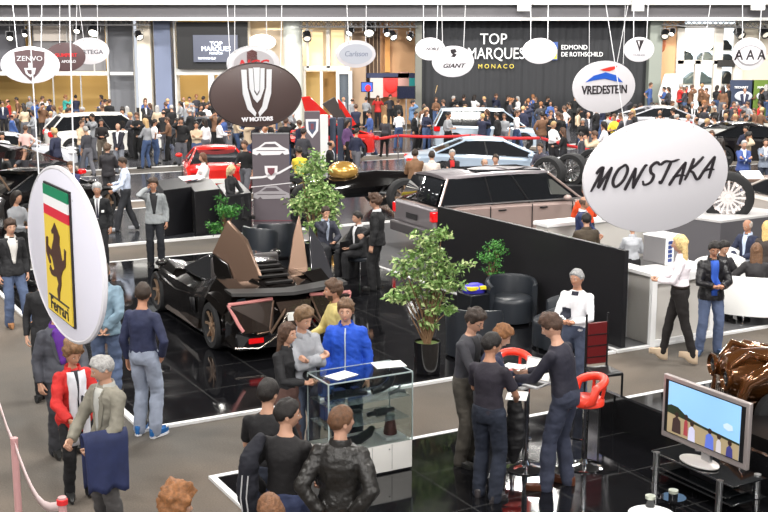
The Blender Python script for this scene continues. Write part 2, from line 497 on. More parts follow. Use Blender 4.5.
    def ray_patch(pl, off, up=ax, res=.018, back=False):
        "surface-following patch: pl is a function t,s -> (x,u) over the unit square in torso coordinates"
        nonlocal bvh
        if bvh is None:
            bvh = BVHTree.FromPolygons([v.co for v in me.vertices], [p.vertices for p in me.polygons])
        rows = []
        for i in range(9):
            row = []
            for j in range(5):
                x, u = pl(i / 8, j / 4)
                o_ = TP(x, .6 * (-1 if back else 1), u); d_ = -fr * (-1 if back else 1)
                hit = bvh.ray_cast(o_, d_)
                p = hit[0] if hit[0] is not None else TP(x, .14 * (-1 if back else 1), u)
                row.append(p - d_ * off)
            rows.append(row)
        return rows
    if inner is not None and lod < 2 or (inner is not None and prot):
        b0 = .10 if kind == 'suit' else -.02
        wv = .055 if open_ is None else open_
        pl = lambda t, q: ((q - .5) * 2 * (wv * (.25 + .75 * t) if kind == 'suit' else wv * .8 + .02 * t), b0 + (.50 - b0) * t)
        g = MB(); g.grid(ray_patch(pl, .005)); g.build('shirt_front', cm('inner', inner, .8), tob, sharp=180, solid=.004)
        if tie is not None:
            pl = lambda t, q: ((q - .5) * 2 * (.020 - .010 * t), b0 + .02 + (.47 - b0) * t)
            g = MB(); g.grid(ray_patch(pl, .011)); g.build('tie', cm('tie', tie, .5), tob, sharp=180, solid=.004)
        if kind == 'suit' and lod < 2:
            for sx in (-1, 1):
                pl = lambda t, q: (sx * (wv * (.25 + .75 * t) + (.004 + .040 * math.sin(PI * min(1, t * 1.1)) ** .7) * q), b0 + (.49 - b0) * t)
                g = MB(); g.grid(ray_patch(pl, .008)); g.build('lapel', tm, tob, sharp=180, solid=.004)
    if zip_ is not None and lod < 2:
        pl = lambda t, q: ((q - .5) * .014, -.05 + .54 * t)
        g = MB(); g.grid(ray_patch(pl, .006)); g.build('zip', cm('zip', zip_, .4), tob, sharp=180, solid=.004)
    if collar and kind in ('shirt', 'jacket', 'suit', 'puffer', 'hoodie') and lod < 2:
        mb = MB(); ng = 14; rr = []
        a0, a1 = R(-150), R(150)
        hgt = .035 if kind != 'hoodie' else .03
        for i in range(ng + 1):
            a = a0 + (a1 - a0) * i / ng; # measured from the back
            c_ = nk + side * math.sin(a) * (.066 + tk * .5) - fr * math.cos(a) * (.062 + tk * .5) - ax * (.02 - .012 * math.cos(a))
            outw = (side * math.sin(a) - fr * math.cos(a))
            th_ = .006 if kind != 'hoodie' else .028
            rr.append([c_ - outw * th_ - ax * .02, c_ + outw * (th_ + .006) - ax * .02, c_ + outw * (th_ + .004) + ax * hgt * .3, c_ + ax * hgt, c_ - outw * th_ + ax * hgt * .7])
        mb.loft(rr); mb.build('collar' if kind != 'hoodie' else 'hood', cm('inner', inner, .8) if (kind == 'suit' and inner is not None) else tm, tob, sharp=70)
        if kind == 'hoodie':
            mb = MB(); mb.ball(nk - fr * .085 - ax * .05, (.10, .055, .09), 12, 8); mb.build('hood', tm, tob, sharp=180)
    if belt is not None and lod < 2:
        mb = MB(); rr = []
        for u in (.055, .095):
            rr.append([TP(math.cos(q) * (.172 if not fem else .170), -math.sin(q) * (.124), u) for q in [2 * PI * i / 20 for i in range(20)]])
        mb.loft(rr, caps=False); mb.build('belt', cm('belt', belt, .5), root, solid=.008)
    # ---- hair
    st, hcl, ht = hair
    if st != 'none':
        mb = MB(); head_grid(mb, (st, ht), 22 if lo else 36, 16 if lo else 26, seed, HM)
        hm = cm('hair', hcl, .55, var=.35, scale=40, bump=.5, bscale=120)
        if st in ('long', 'bob', 'pony'):
            L_ = {'long': .34, 'bob': .14, 'pony': .28}[st]
            m2 = MB(); m2.add_mesh(mb.mesh('h'))
            bk = HM @ V((0, .075, .03))
            if st == 'pony':
                m2.tube([bk, bk + V((0, .05, -.02)), bk + V((0, .06, -.12)), bk + V((0, .04, -L_))], [.02, .026, .028, .012], 10, round_ends=True)
            else:
                rr = []
                for i in range(7):
                    k = i / 6; z = .06 - k * (L_ + .10); wd = .088 + .02 * math.sin(k * PI) - .03 * k * k; dp = .055 - .025 * k
                    cc = HM.translation + V((0, .045 + .05 * k, z)) + (ax - V((0, 0, 1))) * z
                    rr.append([cc + V((math.cos(q) * wd * (1 + .08 * noise.noise(V((q * 2, z * 9, seed)))), math.sin(q) * dp, 0)) for q in [2 * PI * j / 16 for j in range(16)]])
                m2.loft(rr)
            hme = remesh(m2, .011 if not lo else .018, 2, .006, 30, seed)
            link('hair', hme, hm, root)
        else:
            mb.build('hair', hm, root, sharp=180)
        if lod < 2 and not prot:
            mb = MB()
            for sx in (-1, 1):
                p0 = head_pt(sx * .20, .30); p1 = head_pt(sx * .42, .33); p2 = head_pt(sx * .60, .24)
                mb.tube([HM @ (p + V((0, -.003, 0))) for p in (p0, p1, p2)], [.003, .0045, .003], 6)
            mb.build('eyebrows', hm, root, sharp=180)
    if lod < 2 and not prot:
        for sx in (-1, 1):
            mb = MB(); p = head_pt(sx * .36, .07); mb.ball(HM @ (p + V((0, .004, 0))), (.013, .008, .0075), 10, 6)
            mb.mi = 1; mb.ball(HM @ (p + V((0, -.001, 0))), (.0055, .005, .0055), 8, 6)
            mb.build('eye', [mat('eye_white', (.7, .66, .62), .3), mat('iris', (.02, .012, .008), .2)], root, sharp=180)
        mb = MB(); mb.tube([HM @ (head_pt(a, -.50) + V((0, -.002, 0))) for a in (-.30, -.12, 0, .12, .30)], [.003, .0055, .006, .0055, .003], 6)
        mb.build('mouth', mat('lips', (.36, .12, .09), .5), root, sharp=180)
        if beard is not None:
            mb = MB(); rr = []
            for i in range(9):
                el = -1.15 + .85 * i / 8; row = []
                for j in range(17):
                    az = -1.35 + 2.7 * j / 16
                    f = smooth01((abs(az) - .42) / .25) if el > -.62 else 1
                    lim = smooth01((abs(az)) / 1.0)
                    p = head_pt(az, el); row.append(HM @ (p * (1.0 + .045 * (f if el > -.75 else 1) - .03 * (1 - f if el > -.75 else 0))))
                rr.append(row)
            mb.grid(rr); mb.build('beard', cm('hair', beard, .7), root, sharp=180)
    if glasses:
        mb = MB()
        for sx in (-1, 1):
            c_ = head_pt(sx * .36, .07) + V((0, -.010, 0))
            mb.tube([HM @ (c_ + V((math.cos(q) * .021, 0, math.sin(q) * .015))) for q in [2 * PI * i / 10 for i in range(10)]], .0022, 5, closed=True)
            mb.tube([HM @ (c_ + V((sx * .02, 0, .004))), HM @ V((sx * .078, .0, .008))], .002, 5)
        mb.tube([HM @ (head_pt(-.14, .1) + V((0, -.012, 0))), HM @ (head_pt(.14, .1) + V((0, -.012, 0)))], .002, 5)
        mb.build('glasses', mat('glasses_frame', (.01, .01, .01), .3), root, sharp=180)
    root['_'] = 0; del root['_']
    root_data = dict(root=root, AR=AR, LG=LG, HM=HM, TP=TP, top=tob, bvh=ray_patch, nk=nk)
    return root_data
# ================================================================= SETTING
cam = bpy.data.cameras.new('camera'); cam.lens = FP / 768 * 36; cam.sensor_width = 36; cam.clip_end = 300
co_ = bpy.data.objects.new('camera', cam); COL.objects.link(co_); co_.location = CAM
co_.rotation_euler = (PI / 2 - TH, 0, 0); SC.camera = co_
vs = SC.view_settings; vs.view_transform = 'Standard'; vs.look = 'None'; vs.gamma = 1; vs.use_curve_mapping = False
vs.exposure = 0.6
SC.cycles.use_denoising = True
SC.cycles.max_bounces = 6; SC.cycles.diffuse_bounces = 2; SC.cycles.glossy_bounces = 3; SC.cycles.transmission_bounces = 5; SC.cycles.transparent_max_bounces = 8
SC.cycles.sample_clamp_indirect = 6
W = bpy.data.worlds.new('world'); SC.world = W; W.use_nodes = True
W.node_tree.nodes['Background'].inputs[0].default_value = (.80, .84, .92, 1)
W.node_tree.nodes['Background'].inputs[1].default_value = .6

BLACK = mat('black_laminate', s(24, 24, 26), .35)
WHITE = mat('white_paint', s(228, 228, 226), .5)
OFFW = mat('white_lacquer', s(238, 238, 238), .25)
GREYM = mat('grey_metal', s(150, 150, 152), .35, .6)
CHROME = mat('chrome', (.75, .75, .76), .08, 1)
STEEL = mat('brushed_steel', (.55, .55, .56), .28, 1)
DKGLASS = mat('tinted_glass', (.012, .013, .015), .04, spec=.7)
RUBBER = mat('rubber', (.015, .015, .016), .75, bump=.3, bscale=90)
def lampm(name, c, e): return mat(name, c, .5, emit=c, es=e)

# --- carpet
def carpet_mat():
    M = mat('carpet', (.2, .2, .2), .95); nt = M.node_tree; N = nt.nodes; L = nt.links; b = N['Principled BSDF']
    tc = N.new('ShaderNodeTexCoord')
    n1 = N.new('ShaderNodeTexNoise'); n1.inputs['Scale'].default_value = .35; n1.inputs['Detail'].default_value = 6
    n2 = N.new('ShaderNodeTexNoise'); n2.inputs['Scale'].default_value = 55; n2.inputs['Detail'].default_value = 2
    L.new(tc.outputs['Object'], n1.inputs['Vector']); L.new(tc.outputs['Object'], n2.inputs['Vector'])
    cr = N.new('ShaderNodeValToRGB'); e = cr.color_ramp.elements
    e[0].position = .35; e[0].color = (*s(78, 75, 71), 1); e[1].position = .65; e[1].color = (*s(104, 94, 84), 1)
    L.new(n1.outputs['Fac'], cr.inputs[0])
    mx = N.new('ShaderNodeMix'); mx.data_type = 'RGBA'; mx.blend_type = 'OVERLAY'; mx.inputs[0].default_value = .35
    L.new(cr.outputs[0], mx.inputs[6]); L.new(n2.outputs['Fac'], mx.inputs[7]); L.new(mx.outputs[2], b.inputs['Base Color'])
    bp = N.new('ShaderNodeBump'); bp.inputs['Strength'].default_value = .3; bp.inputs['Distance'].default_value = .01
    L.new(n2.outputs['Fac'], bp.inputs['Height']); L.new(bp.outputs[0], b.inputs['Normal'])
    return M
CARPET = carpet_mat()
mb = MB(); mb.box((0, 42, -.1), (64, 76, .2)); struct(mb.build('floor', CARPET))
# --- glossy black tiles
def tile_mat():
    M = mat('gloss_black_tile', (.006, .006, .007), .05); nt = M.node_tree; N = nt.nodes; L = nt.links; b = N['Principled BSDF']
    b.inputs['Specular IOR Level'].default_value = .7
    tc = N.new('ShaderNodeTexCoord'); mp = N.new('ShaderNodeMapping'); mp.inputs['Rotation'].default_value = (0, 0, -HA)
    L.new(tc.outputs['Object'], mp.inputs[0])
    br = N.new('ShaderNodeTexBrick'); br.offset = 0; br.inputs['Scale'].default_value = 1
    br.inputs['Color1'].default_value = (0, 0, 0, 1); br.inputs['Color2'].default_value = (0, 0, 0, 1); br.inputs['Mortar'].default_value = (1, 1, 1, 1)
    br.inputs['Mortar Size'].default_value = .006; br.inputs['Brick Width'].default_value = 1.0; br.inputs['Row Height'].default_value = 1.0
    L.new(mp.outputs[0], br.inputs['Vector'])
    cm_ = N.new('ShaderNodeMix'); cm_.data_type = 'RGBA'; cm_.inputs[6].default_value = (.005, .005, .006, 1); cm_.inputs[7].default_value = (.05, .05, .05, 1)
    L.new(br.outputs['Color'], cm_.inputs[0]); L.new(cm_.outputs[2], b.inputs['Base Color'])
    nz = N.new('ShaderNodeTexNoise'); nz.inputs['Scale'].default_value = 1.3; nz.inputs['Detail'].default_value = 3
    L.new(tc.outputs['Object'], nz.inputs['Vector'])
    mr = N.new('ShaderNodeMapRange'); mr.inputs[1].default_value = .4; mr.inputs[2].default_value = .75; mr.inputs[3].default_value = .03; mr.inputs[4].default_value = .16
    L.new(nz.outputs['Fac'], mr.inputs[0]); L.new(mr.outputs[0], b.inputs['Roughness'])
    bp = N.new('ShaderNodeBump'); bp.inputs['Strength'].default_value = .03; bp.inputs['Distance'].default_value = .02
    L.new(nz.outputs['Fac'], bp.inputs['Height']); L.new(bp.outputs[0], b.inputs['Normal'])
    return M
TILE = tile_mat()
OA = G(145, 430)
def ab(p): d = p - OA; return d.dot(HU), d.dot(HV)
def wp(a, b, z=0): q = OA + HU * a + HV * b; return V((q.x, q.y, z))
aP, bP = ab(G(607, 353)); _, b1 = ab(G(130, 262)); _, b2 = ab(G(150, 243))
aEnd = ab(G(768, 329))[0] + 9
def plat(name, a0, a1, b0, b1_, m, z=.03, t=.07, edge=True):
    mb = MB(); mb.prism([wp(a0, b0), wp(a1, b0), wp(a1, b1_), wp(a0, b1_)], 0, z); struct(mb.build(name, m))
    if edge:
        for i, (x0, y0, x1, y1) in enumerate(((a0 - t, b0 - t, a1, b0), (a0 - t, b0, a0, b1_), (a0 - t, b1_, a1, b1_ + t))):
            mb = MB(); mb.prism([wp(x0, y0), wp(x1, y0), wp(x1, y1), wp(x0, y1)], 0, z + .006); struct(mb.build('trim_1', mat('white_edge', s(225, 225, 225), .5)))
plat('floor', -0.0, aP + .1, 0, b1, TILE)
print('stage A', aP, bP, b1, b2)
cC, dC = ab(G(217, 480)); cE, _ = ab(G(768, 480))
plat('floor', cC, cC + 13, dC - 9, dC, TILE)
# stand behind the aisle
plat('floor', -9, 30, b2, b2 + 5.2, mat('dark_satin_floor', s(48, 50, 54), .18), z=.05)
plat('floor', aP + .2, aP + 16, 0.0, b2 - .2, mat('grey_stand_floor', s(92, 92, 94), .3), z=.03)
for (a0, a1, q0, q1) in ((-14, 40, b2 + 7.0, b2 + 13.5), (-20, 50, b2 + 15.5, b2 + 26)):
    plat('floor', a0, a1, q0, q1, mat('mid_stand_floor', s(70, 70, 74), .2), z=.03)

# --- far building
def PB(mb, x0, y0, x1, y1, Y, dy=.3):
    a = AT(x0, y0, Y); b = AT(x1, y1, Y)
    mb.box(((a.x + b.x) / 2, Y + dy / 2, (a.z + b.z) / 2), (abs(b.x - a.x), dy, abs(a.z - b.z))); return mb
def sb(name, rects, Y, dy, m):
    mb = MB()
    for r in rects: PB(mb, *r, Y, dy)
    return struct(mb.build(name, m))
YB = 62.0
FASC = mat('grey_fascia', s(96, 94, 98), .5)
sb('ceiling', [(-30, -14, 800, 4.5)], YB - 3, 1.2, mat('white_beam', s(236, 236, 232), .5))
sb('wall_back', [(-30, 4.5, 800, 17.5)], YB - 2, .5, FASC)
sb('trim_2', [(-30, 17.5, 800, 20.5)], YB - 2.3, .3, WHITE)
sb('trim_3', [(518, -2, 530, 11)], YB - 3.4, .3, WHITE); sb('trim_3', [(633, -2, 644, 11)], YB - 3.4, .3, WHITE); sb('trim_3', [(753, -2, 765, 10)], YB - 3.4, .3, WHITE)
TAN = mat('ochre_wall', s(205, 172, 110), .8); PEACH = mat('peach_wall', s(232, 185, 140), .8); CREAM = mat('cream_wall', s(232, 222, 204), .8)
WIN = mat('window_glass', (.10, .11, .13), .1, spec=.6)
# left glazed front: rooms behind
sb('wall_left', [(-30, 20, 110, 124)], YB + 5, .3, TAN)
sb('wall_back', [(107, 20, 136, 124)], YB + .8, .3, mat('grey_room', s(120, 122, 128), .7))
sb('wall_back', [(136, 20, 153, 124)], YB - .3, 1, CREAM)
sb('wall_back', [(153, 20, 173, 124)], YB - .1, 1, mat('slate_blue_column', s(122, 132, 158), .6))
sb('wall_back', [(173, 20, 178, 124)], YB - .2, 1, WHITE)
sb('wall_back', [(176, 20, 249, 124)], YB + 5, .3, TAN)
sb('wall_back', [(236, 20, 249, 66)], YB, 1, CREAM)
sb('trim_4', [(-30, 71.5, 108, 75.5), (27, 20, 31, 71.5), (52, 75, 54.5, 120), (66, 20, 68, 71.5), (92, 20, 94, 71.5), (80, 75, 82, 120), (106, 20, 109.5, 122), (132, 20, 136, 124), (110, 72, 133, 75)], YB - .2, .25, WHITE)
sb('trim_4', [(176, 68.5, 290, 75), (208, 75, 215, 122), (240, 75, 248, 122)], YB - .4, .4, WHITE)
sb('window_1', [(-30, 20, 27, 71), ], YB + .3, .1, mat('grey_pane', s(112, 112, 118), .2))
sb('window_2', [(31, 20, 106, 71)], YB + .5, .1, mat('grey_pane2', s(150, 148, 150), .2))
sb('wall_back', [(33, 26, 72, 41)], YB + .2, .2, mat('cream_sign', s(225, 215, 205), .5))
sb('wall_back', [(176, 22, 248, 69)], YB - .9, .3, mat('black_surround', s(16, 16, 18), .5))
# screen
t = thing('projection_screen', 'wide dark screen with white lettering high on the back wall', 'screen', AT(214, 62, YB - 1.1))
mb = MB(); a = AT(193, 35, YB - 1.1); b = AT(238, 62, YB - 1.1); t.location = (0, 0, 0)
mb.box(((a.x + b.x) / 2, YB - 1.03, (a.z + b.z) / 2), (b.x - a.x, .255, a.z - b.z)); mb.build('screen_panel', mat('screen_blue_grey', s(60, 62, 72), .3, emit=s(78, 82, 96), es=.9), t)
def wtext(name, txt, px, py, Y, hpx, m, parent, wx=1.0, ax='CENTER', space=1.0, off=0.0):
    p = AT(px, py, Y); sz = hpx / FP * Y / .70
    return text_obj(name, txt, m, parent, Matrix.Translation(p) @ Matrix.Rotation(PI / 2, 4, 'X'), size=sz, wx=wx, ax=ax, ext=.02, space=space, off=off)
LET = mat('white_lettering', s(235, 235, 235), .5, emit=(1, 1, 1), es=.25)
SCL = mat('screen_lettering', (.8, .85, .9), .5, emit=(.8, .88, 1), es=1.2)
wtext('lettering', 'TOP', 216, 44, YB - 1.2, 4.5, SCL, t); wtext('lettering', 'MARQUES', 216, 49, YB - 1.2, 4.5, SCL, t)
wtext('lettering', 'MONACO', 216, 53.5, YB - 1.2, 2, SCL, t); wtext('lettering', 'ROTHSCHILD', 207, 58.5, YB - 1.2, 2, SCL, t)
# middle
sb('wall_back', [(249, 20, 352, 124)], YB + 4, .3, CREAM)
sb('wall_back', [(249, 30, 284, 66)], YB + 1.5, .2, mat('beige_panel', s(222, 205, 182), .7))
sb('trim_5', [(248, 66, 350, 70.5), (303, 70, 306, 120), (320, 70, 323, 120), (306, 20, 309, 68), (326, 20, 330, 68), (345, 20, 350, 66)], YB - .2, .25, mat('warm_white', s(226, 220, 210), .5))
sb('window_3', [(309, 32, 323, 66), ], YB + .6, .1, mat('amber_glow', s(248, 226, 180), .6, emit=s(255, 222, 165), es=.5))
sb('window_3', [(331, 30, 344, 66), ], YB + .6, .1, mat('amber_glow', (1, 1, 1)))
sb('wall_back', [(323, 72, 337, 118)], YB + 1, .2, mat('brown_ochre', s(170, 130, 75), .7)); sb('wall_back', [(306, 72, 320, 118)], YB + 1, .2, TAN)
sb('door_1', [(336, 71, 352, 74), (336, 74, 339.5, 120), (348.5, 74, 352, 120)], YB - .3, .2, WHITE); sb('door_1', [(339, 74, 349, 120)], YB - .1, .1, mat('door_glass', s(92, 100, 108), .2))
mb = MB(); p = AT(294, 120, YB - .6); mb.lathe([(.50, -.2), (.50, 6.2)], (p.x, p.y, 0), 28); struct(mb.build('wall_back', mat('pale_column', s(212, 216, 208), .6)))
sb('wall_back', [(352, 20, 366, 124)], YB + .2, .6, mat('beige_brown', s(170, 145, 120), .7))
sb('wall_back', [(366, 20, 380, 124)], YB + 1, .3, mat('brown_slats', s(105, 84, 68), .7)); sb('trim_6', [(369, 20, 370, 80), (373, 20, 374, 80), (377, 20, 378, 80)], YB + .8, .2, mat('beige_brown', (1, 1, 1)))
sb('wall_back', [(380, 20, 417, 124)], YB + 1.6, .3, PEACH)
sb('wall_back', [(385, 20, 390, 72)], YB + 1.2, .3, mat('orange_strip', s(240, 170, 95), .6))
sb('wall_right', [(415.5, 18, 421.5, 124)], YB - 1.2, .7, mat('grey_green_post', s(112, 112, 104), .6))
sb('wall_right', [(651, 18, 659, 124)], YB - 1.2, .7, mat('grey_green_post2', s(140, 146, 138), .6))
# posters
t = thing('poster_wall', 'red, white and blue poster wall slanting above the crowd beside the grey post', 'poster', (0, 0, 0))
for (x0, y0, x1, y1, c) in ((366, 73, 415, 78, (40, 48, 82)), (370, 78, 383, 98, (205, 195, 190)), (383, 77, 398, 97, (200, 60, 55)), (398, 72, 409, 90, (196, 150, 140)), (409, 78, 415, 88, (30, 150, 150))):
    mb = MB(); PB(mb, x0, y0, x1, y1, YB + .5, .06); mb.build('poster', mat('poster_%d' % c[0], s(*c), .5), t)
mb = MB(); p = AT(391, 86, YB + .45); mb.ball(p, (.35, .04, .38)); mb.build('poster_spot', mat('poster_red', s(215, 40, 35), .5), t)
def telly(label, x0, y0, x1, y1, Y, c):
    t = thing('television', label, 'television', (0, 0, 0))
    mb = MB(); PB(mb, x0, y0, x1, y1, Y, .1); mb.build('case', BLACK, t)
    mb = MB(); PB(mb, x0 + .8, y0 + .8, x1 - .8, y1 - .8, Y - .03, .04); mb.build('screen', mat('screen_' + label[:9], s(*c), .2, emit=s(*c), es=.9), t)
    mb = MB(); a = AT((x0 + x1) / 2, y1 - 1, Y + .05); mb.cyl(a, (a.x, a.y, 0), .04); mb.build('pole', GREYM, t)
    return t
t = telly('small television with bright blue picture on a post', 361, 82, 373, 92, YB - 1.8, (50, 80, 190))
mb = MB(); p = AT(368, 88, YB - 1.86); mb.ball(p, (.16, .02, .18)); mb.build('picture_subject', mat('poster_red', (1, 0, 0)), t)
telly('large black television beside the grey post with a dark picture', 397, 86, 415.5, 99, YB - 2.2, (14, 18, 34))
# curtain
mb = MB(); n = 120; a = AT(421, 121, YB - .6); b = AT(652, 121, YB - .6)
mb.grid([[V((a.x + (b.x - a.x) * i / n, YB - .6 + .05 * math.sin(i * 1.7) + .03 * math.sin(i * .6), z)) for i in range(n + 1)] for z in (0, 2, 4, 5.75)])
cur = mb.build('curtain', mat('black_curtain', s(52, 53, 56), .85), sharp=180, solid=.02); tag(cur, 'tall dark backdrop curtain carrying white and gold lettering', 'curtain')
YT = YB - .85
SERIF = mat('white_lettering', (1, 1, 1)); GOLD = mat('gold_lettering', s(205, 185, 70), .5, emit=s(205, 185, 70), es=.2)
wtext('lettering', 'TOP', 493.5, 39.5, YT, 10.5, SERIF, cur, wx=.92); wtext('lettering', 'MARQUES', 496, 54, YT, 11, SERIF, cur, wx=.80)
wtext('lettering', 'MONACO', 496, 66.5, YT, 4.2, GOLD, cur, wx=1.0, space=1.55)
wtext('lettering', 'EDMOND', 561, 47.5, YT, 4.4, SERIF, cur, ax='LEFT', wx=.95); wtext('lettering', 'DE ROTHSCHILD', 561, 54.5, YT, 4.4, SERIF, cur, ax='LEFT', wx=.86)
mb = MB(); PB(mb, 552, 42, 557.5, 60, YT, .03); mb.build('emblem', mat('emblem_blue', s(60, 90, 160), .5), cur); mb = MB(); PB(mb, 550, 49, 557, 59, YT - .03, .03); mb.build('emblem', GOLD, cur)
# right: big window, cream walls, cars seen through it
sb('wall_right', [(659, 20, 680, 124)], YB - .2, .4, PEACH); sb('wall_right', [(738, 20, 800, 124)], YB - .2, .4, CREAM)
sb('window_4', [(678, 24, 682, 100), (678, 60.5, 738, 64), (695.5, 60, 699, 100), (716, 26, 720.5, 100), (736, 24, 741, 100), (678, 24, 738, 28)], YB - .4, .3, mat('warm_white', (1, 1, 1)))
sb('window_4', [(670, 22, 748, 120)], YB + 7, .2, mat('daylit_outside', s(240, 245, 245), .6, emit=s(225, 238, 245), es=1.0))
for k, (x0, y0, x1, y1, c) in enumerate(((684, 51, 694, 60, 0), (698, 40, 716, 50, 1), (721, 40, 733, 50, 2), (700, 52, 716, 60, 3), (684, 72, 716, 84, 1), (721, 71, 736, 84, 2), (722, 54, 735, 60, 0))):
    mb = MB(); y = YB + 5; a = AT(x0, y1, y); b = AT(x1, y0, y); w = b.x - a.x; h = b.z - a.z
    mb.prism([(a.x, a.z), (a.x + w, a.z), (a.x + w, a.z + h * .45), (a.x + w * .8, a.z + h * .6), (a.x + w * .6, b.z), (a.x + w * .3, b.z), (a.x + w * .1, a.z + h * .55), (a.x, a.z + h * .4)], -y - .9, -y, Matrix(((1, 0, 0, 0), (0, 0, -1, 0), (0, 1, 0, 0), (0, 0, 0, 1))))
    o = mb.build('parked_car', mat('far_car_%d' % c, s(*((70, 80, 88), (110, 130, 138), (60, 66, 72), (150, 165, 172))[c]), .3), bevel=.12); tag(o, 'far car beyond the bright window, %s' % ('leftmost under the crossbar', 'upper middle, pale', 'upper right, dark', 'middle, palest', 'lower wide one on the left', 'lower right one', 'small one right of the mullion')[k], 'car', 'cars beyond the window')
sb('trim_7', [(672, 50, 746, 51), (672, 60, 746, 61.2), (672, 84, 746, 85.5)], YB + 4.9, 1.3, mat('deck_white', s(225, 232, 232), .6))
sb('wall_right', [(718, 60, 735, 67), ], YB - .6, .1, mat('dark_sign', s(50, 48, 46), .5))
mb = MB(); a = AT(659, 100, YB - 8); b = AT(738, 100, YB - 8); mb.box((16.6, YB - 4.3, .305), (7.0, 7.4, .61)); struct(mb.build('wall_right', mat('gallery_front', s(190, 188, 180), .4)))
for i, (x0, x1, c1, lab) in enumerate(((730.5, 752, (52, 62, 84), 'dark blue banner with a white car picture behind the crowd, right'), (752.5, 790, (96, 120, 50), 'green banner at the right edge behind the crowd'))):
    t = thing('banner', lab, 'banner'); mb = MB(); PB(mb, x0, 80, x1, 118, YB - 3.6, .08); mb.build('panel', mat('banner_%d' % i, s(*c1), .5), t)
    wtext('lettering', 'TECHART' if i == 0 else 'MANSORY', min((x0 + x1) / 2, 765), 87.5, YB - 3.65, 2.2, LET, t); 
    mb = MB(); p = AT(x0 + 13, 96, YB - 3.65); mb.ball(p, (.45, .03, .25)); mb.build('car_picture', mat('pale_picture', s(190, 195, 205), .4), t)
mb = MB(); a = AT(670, 88, YB - 2.6); a.z = .61; mb.loft([[a + V((x * k, y, z)) for x, y in ((-.6, -.1), (.6, -.1), (.6, .1), (-.6, .1))] for z, k in ((0, .5), (1.2, 1), (2.3, .55))])
o = mb.build('sculpture', WHITE, bevel=.1); tag(o, 'white upright display object on the gallery under the round lamp', 'sculpture')
# side and rear shell
for nm, x in (('wall_left', -31), ('wall_right', 31)):
    mb = MB(); mb.box((x, 42, 4.5), (.3, 76, 9)); struct(mb.build(nm, mat('side_wall', s(120, 118, 116), .8)))
mb = MB(); mb.box((0, 36, 9.2), (64, 88, .3)); struct(mb.build('ceiling', mat('dark_ceiling', s(70, 70, 72), .8)))
mb = MB(); mb.box((0, -8, 4.5), (64, .3, 9)); struct(mb.build('wall_front', mat('side_wall', (1, 1, 1))))

# trusses
def truss(label, p, q, hgt=.32, n=14):
    t = thing('lighting_truss', label, 'truss')
    p, q = V(p), V(q); mb = MB(); d = (q - p)
    offs = (V((0, -hgt / 2, 0)), V((0, hgt / 2, 0)), V((0, 0, hgt)))
    for o in offs: mb.cyl(p + o, q + o, .035, seg=8)
    mb.build('chord', GREYM, t); mb = MB()
    for i in range(n):
        a = p + d * i / n; b = p + d * (i + 1) / n
        for u, w in ((0, 1), (1, 2), (2, 0)): mb.cyl(a + offs[u], b + offs[w], .018, seg=6)
    mb.build('lacing', GREYM, t)
truss('aluminium lighting truss above the left glazed front', AT(-8, 25, YB - 1.5), AT(150, 25, YB - 1.5), n=30)
truss('aluminium lighting truss right of the pale column', AT(299, 27, YB - 1.5), AT(417, 27, YB - 1.5), n=24)
truss('aluminium lighting truss above the big right window', AT(662, 25, YB - 1.5), AT(790, 29, YB - 1.5), n=24)
def spot(px, py, Y, label, r=.19, lit=None, yaw=.5):
    p = AT(px, py, Y); t = thing('spotlight', label, 'spotlight', p, yaw)
    M_ = Matrix.Rotation(R(-50), 4, 'X')
    mb = MB(); mb.lathe([(r * .6, -r * 1.4), (r * .95, -r * 1.2), (r, r * .8), (r * .9, r * .8), (r * .85, r * .3)], seg=16, M=Matrix.Rotation(R(130), 4, 'X')); mb.build('lamp_body', BLACK, t)
    mb = MB(); mb.lathe([(.01, r * .45), (r * .8, r * .5)], seg=16, M=Matrix.Rotation(R(130), 4, 'X')); mb.build('lens', lampm('lamp_%s' % bool(lit), (1, .93, .8), lit or .4), t)
    mb = MB(); mb.tube([(-r * 1.15, 0, 0), (-r * 1.15, 0, r * 1.6), (r * 1.15, 0, r * 1.6), (r * 1.15, 0, 0)], .02, 6); mb.cyl((0, 0, r * 1.6), (0, 0, 5.62 - p.z), .02, seg=6); mb.build('bracket', GREYM, t)
for a in ((25, 34, 'dark spotlight leftmost but one under the left truss', .15, 4), (10, 37, 'small lit spotlight at the far left of the left truss', .18, 30), (139, 36, 'black spotlight at the right end of the left truss', .2, 14),
          (94, 31, 'blazing round lamp in the middle of the left truss', .30, 60), (77, 30, 'lit lamp left of the blazing one', .18, 25), (307, 37, 'tilted black spotlight next to the pale column', .22, None), (350, 32, 'small lamp over the glass door', .2, 20),
          (369, 31, 'bright flat lamp over the brown slats', .28, 40), (387, 33, 'lit lamp left of three near the grey post', .17, 25), (393, 36, 'brightest lamp of three near the grey post', .2, 45), (410, 37, 'black spotlight nearest the grey post', .17, 18),
          (665, 35, 'dark spotlight over the gallery, left of the window', .2, None), (672, 33, 'small lamp beside the dark spotlight by the window', .16, 20), (740, 34, 'black spotlight right of the window', .24, None), (765, 33, 'black spotlight at the right edge', .24, None)):
    spot(a[0], a[1], YB - 1.5, a[2], a[3], a[4], yaw=random.uniform(-.8, .8))
p = AT(262, 42, YB + .6); mb = MB(); mb.ball(p, (.75, .3, .42)); tag(mb.build('pendant_lamp', lampm('lamp_glass', (1, .96, .88), 1.6)), 'large white pendant lamp left of the pale column', 'lamp')
p = AT(697, 45, YB - .6); mb = MB(); mb.ball(p, (.85, .35, .42)); tag(mb.build('pendant_lamp', lampm('lamp_glass2', (1, .98, .95), 2.5)), 'bright white oval lamp before the big window', 'lamp')
p = AT(662, 44, YB - .5); mb = MB(); mb.ball(p, (.22, .22, .42)); tag(mb.build('wall_lamp', mat('amber_lamp', s(205, 120, 80), .4)), 'rust coloured oval lamp on the peach wall', 'lamp')

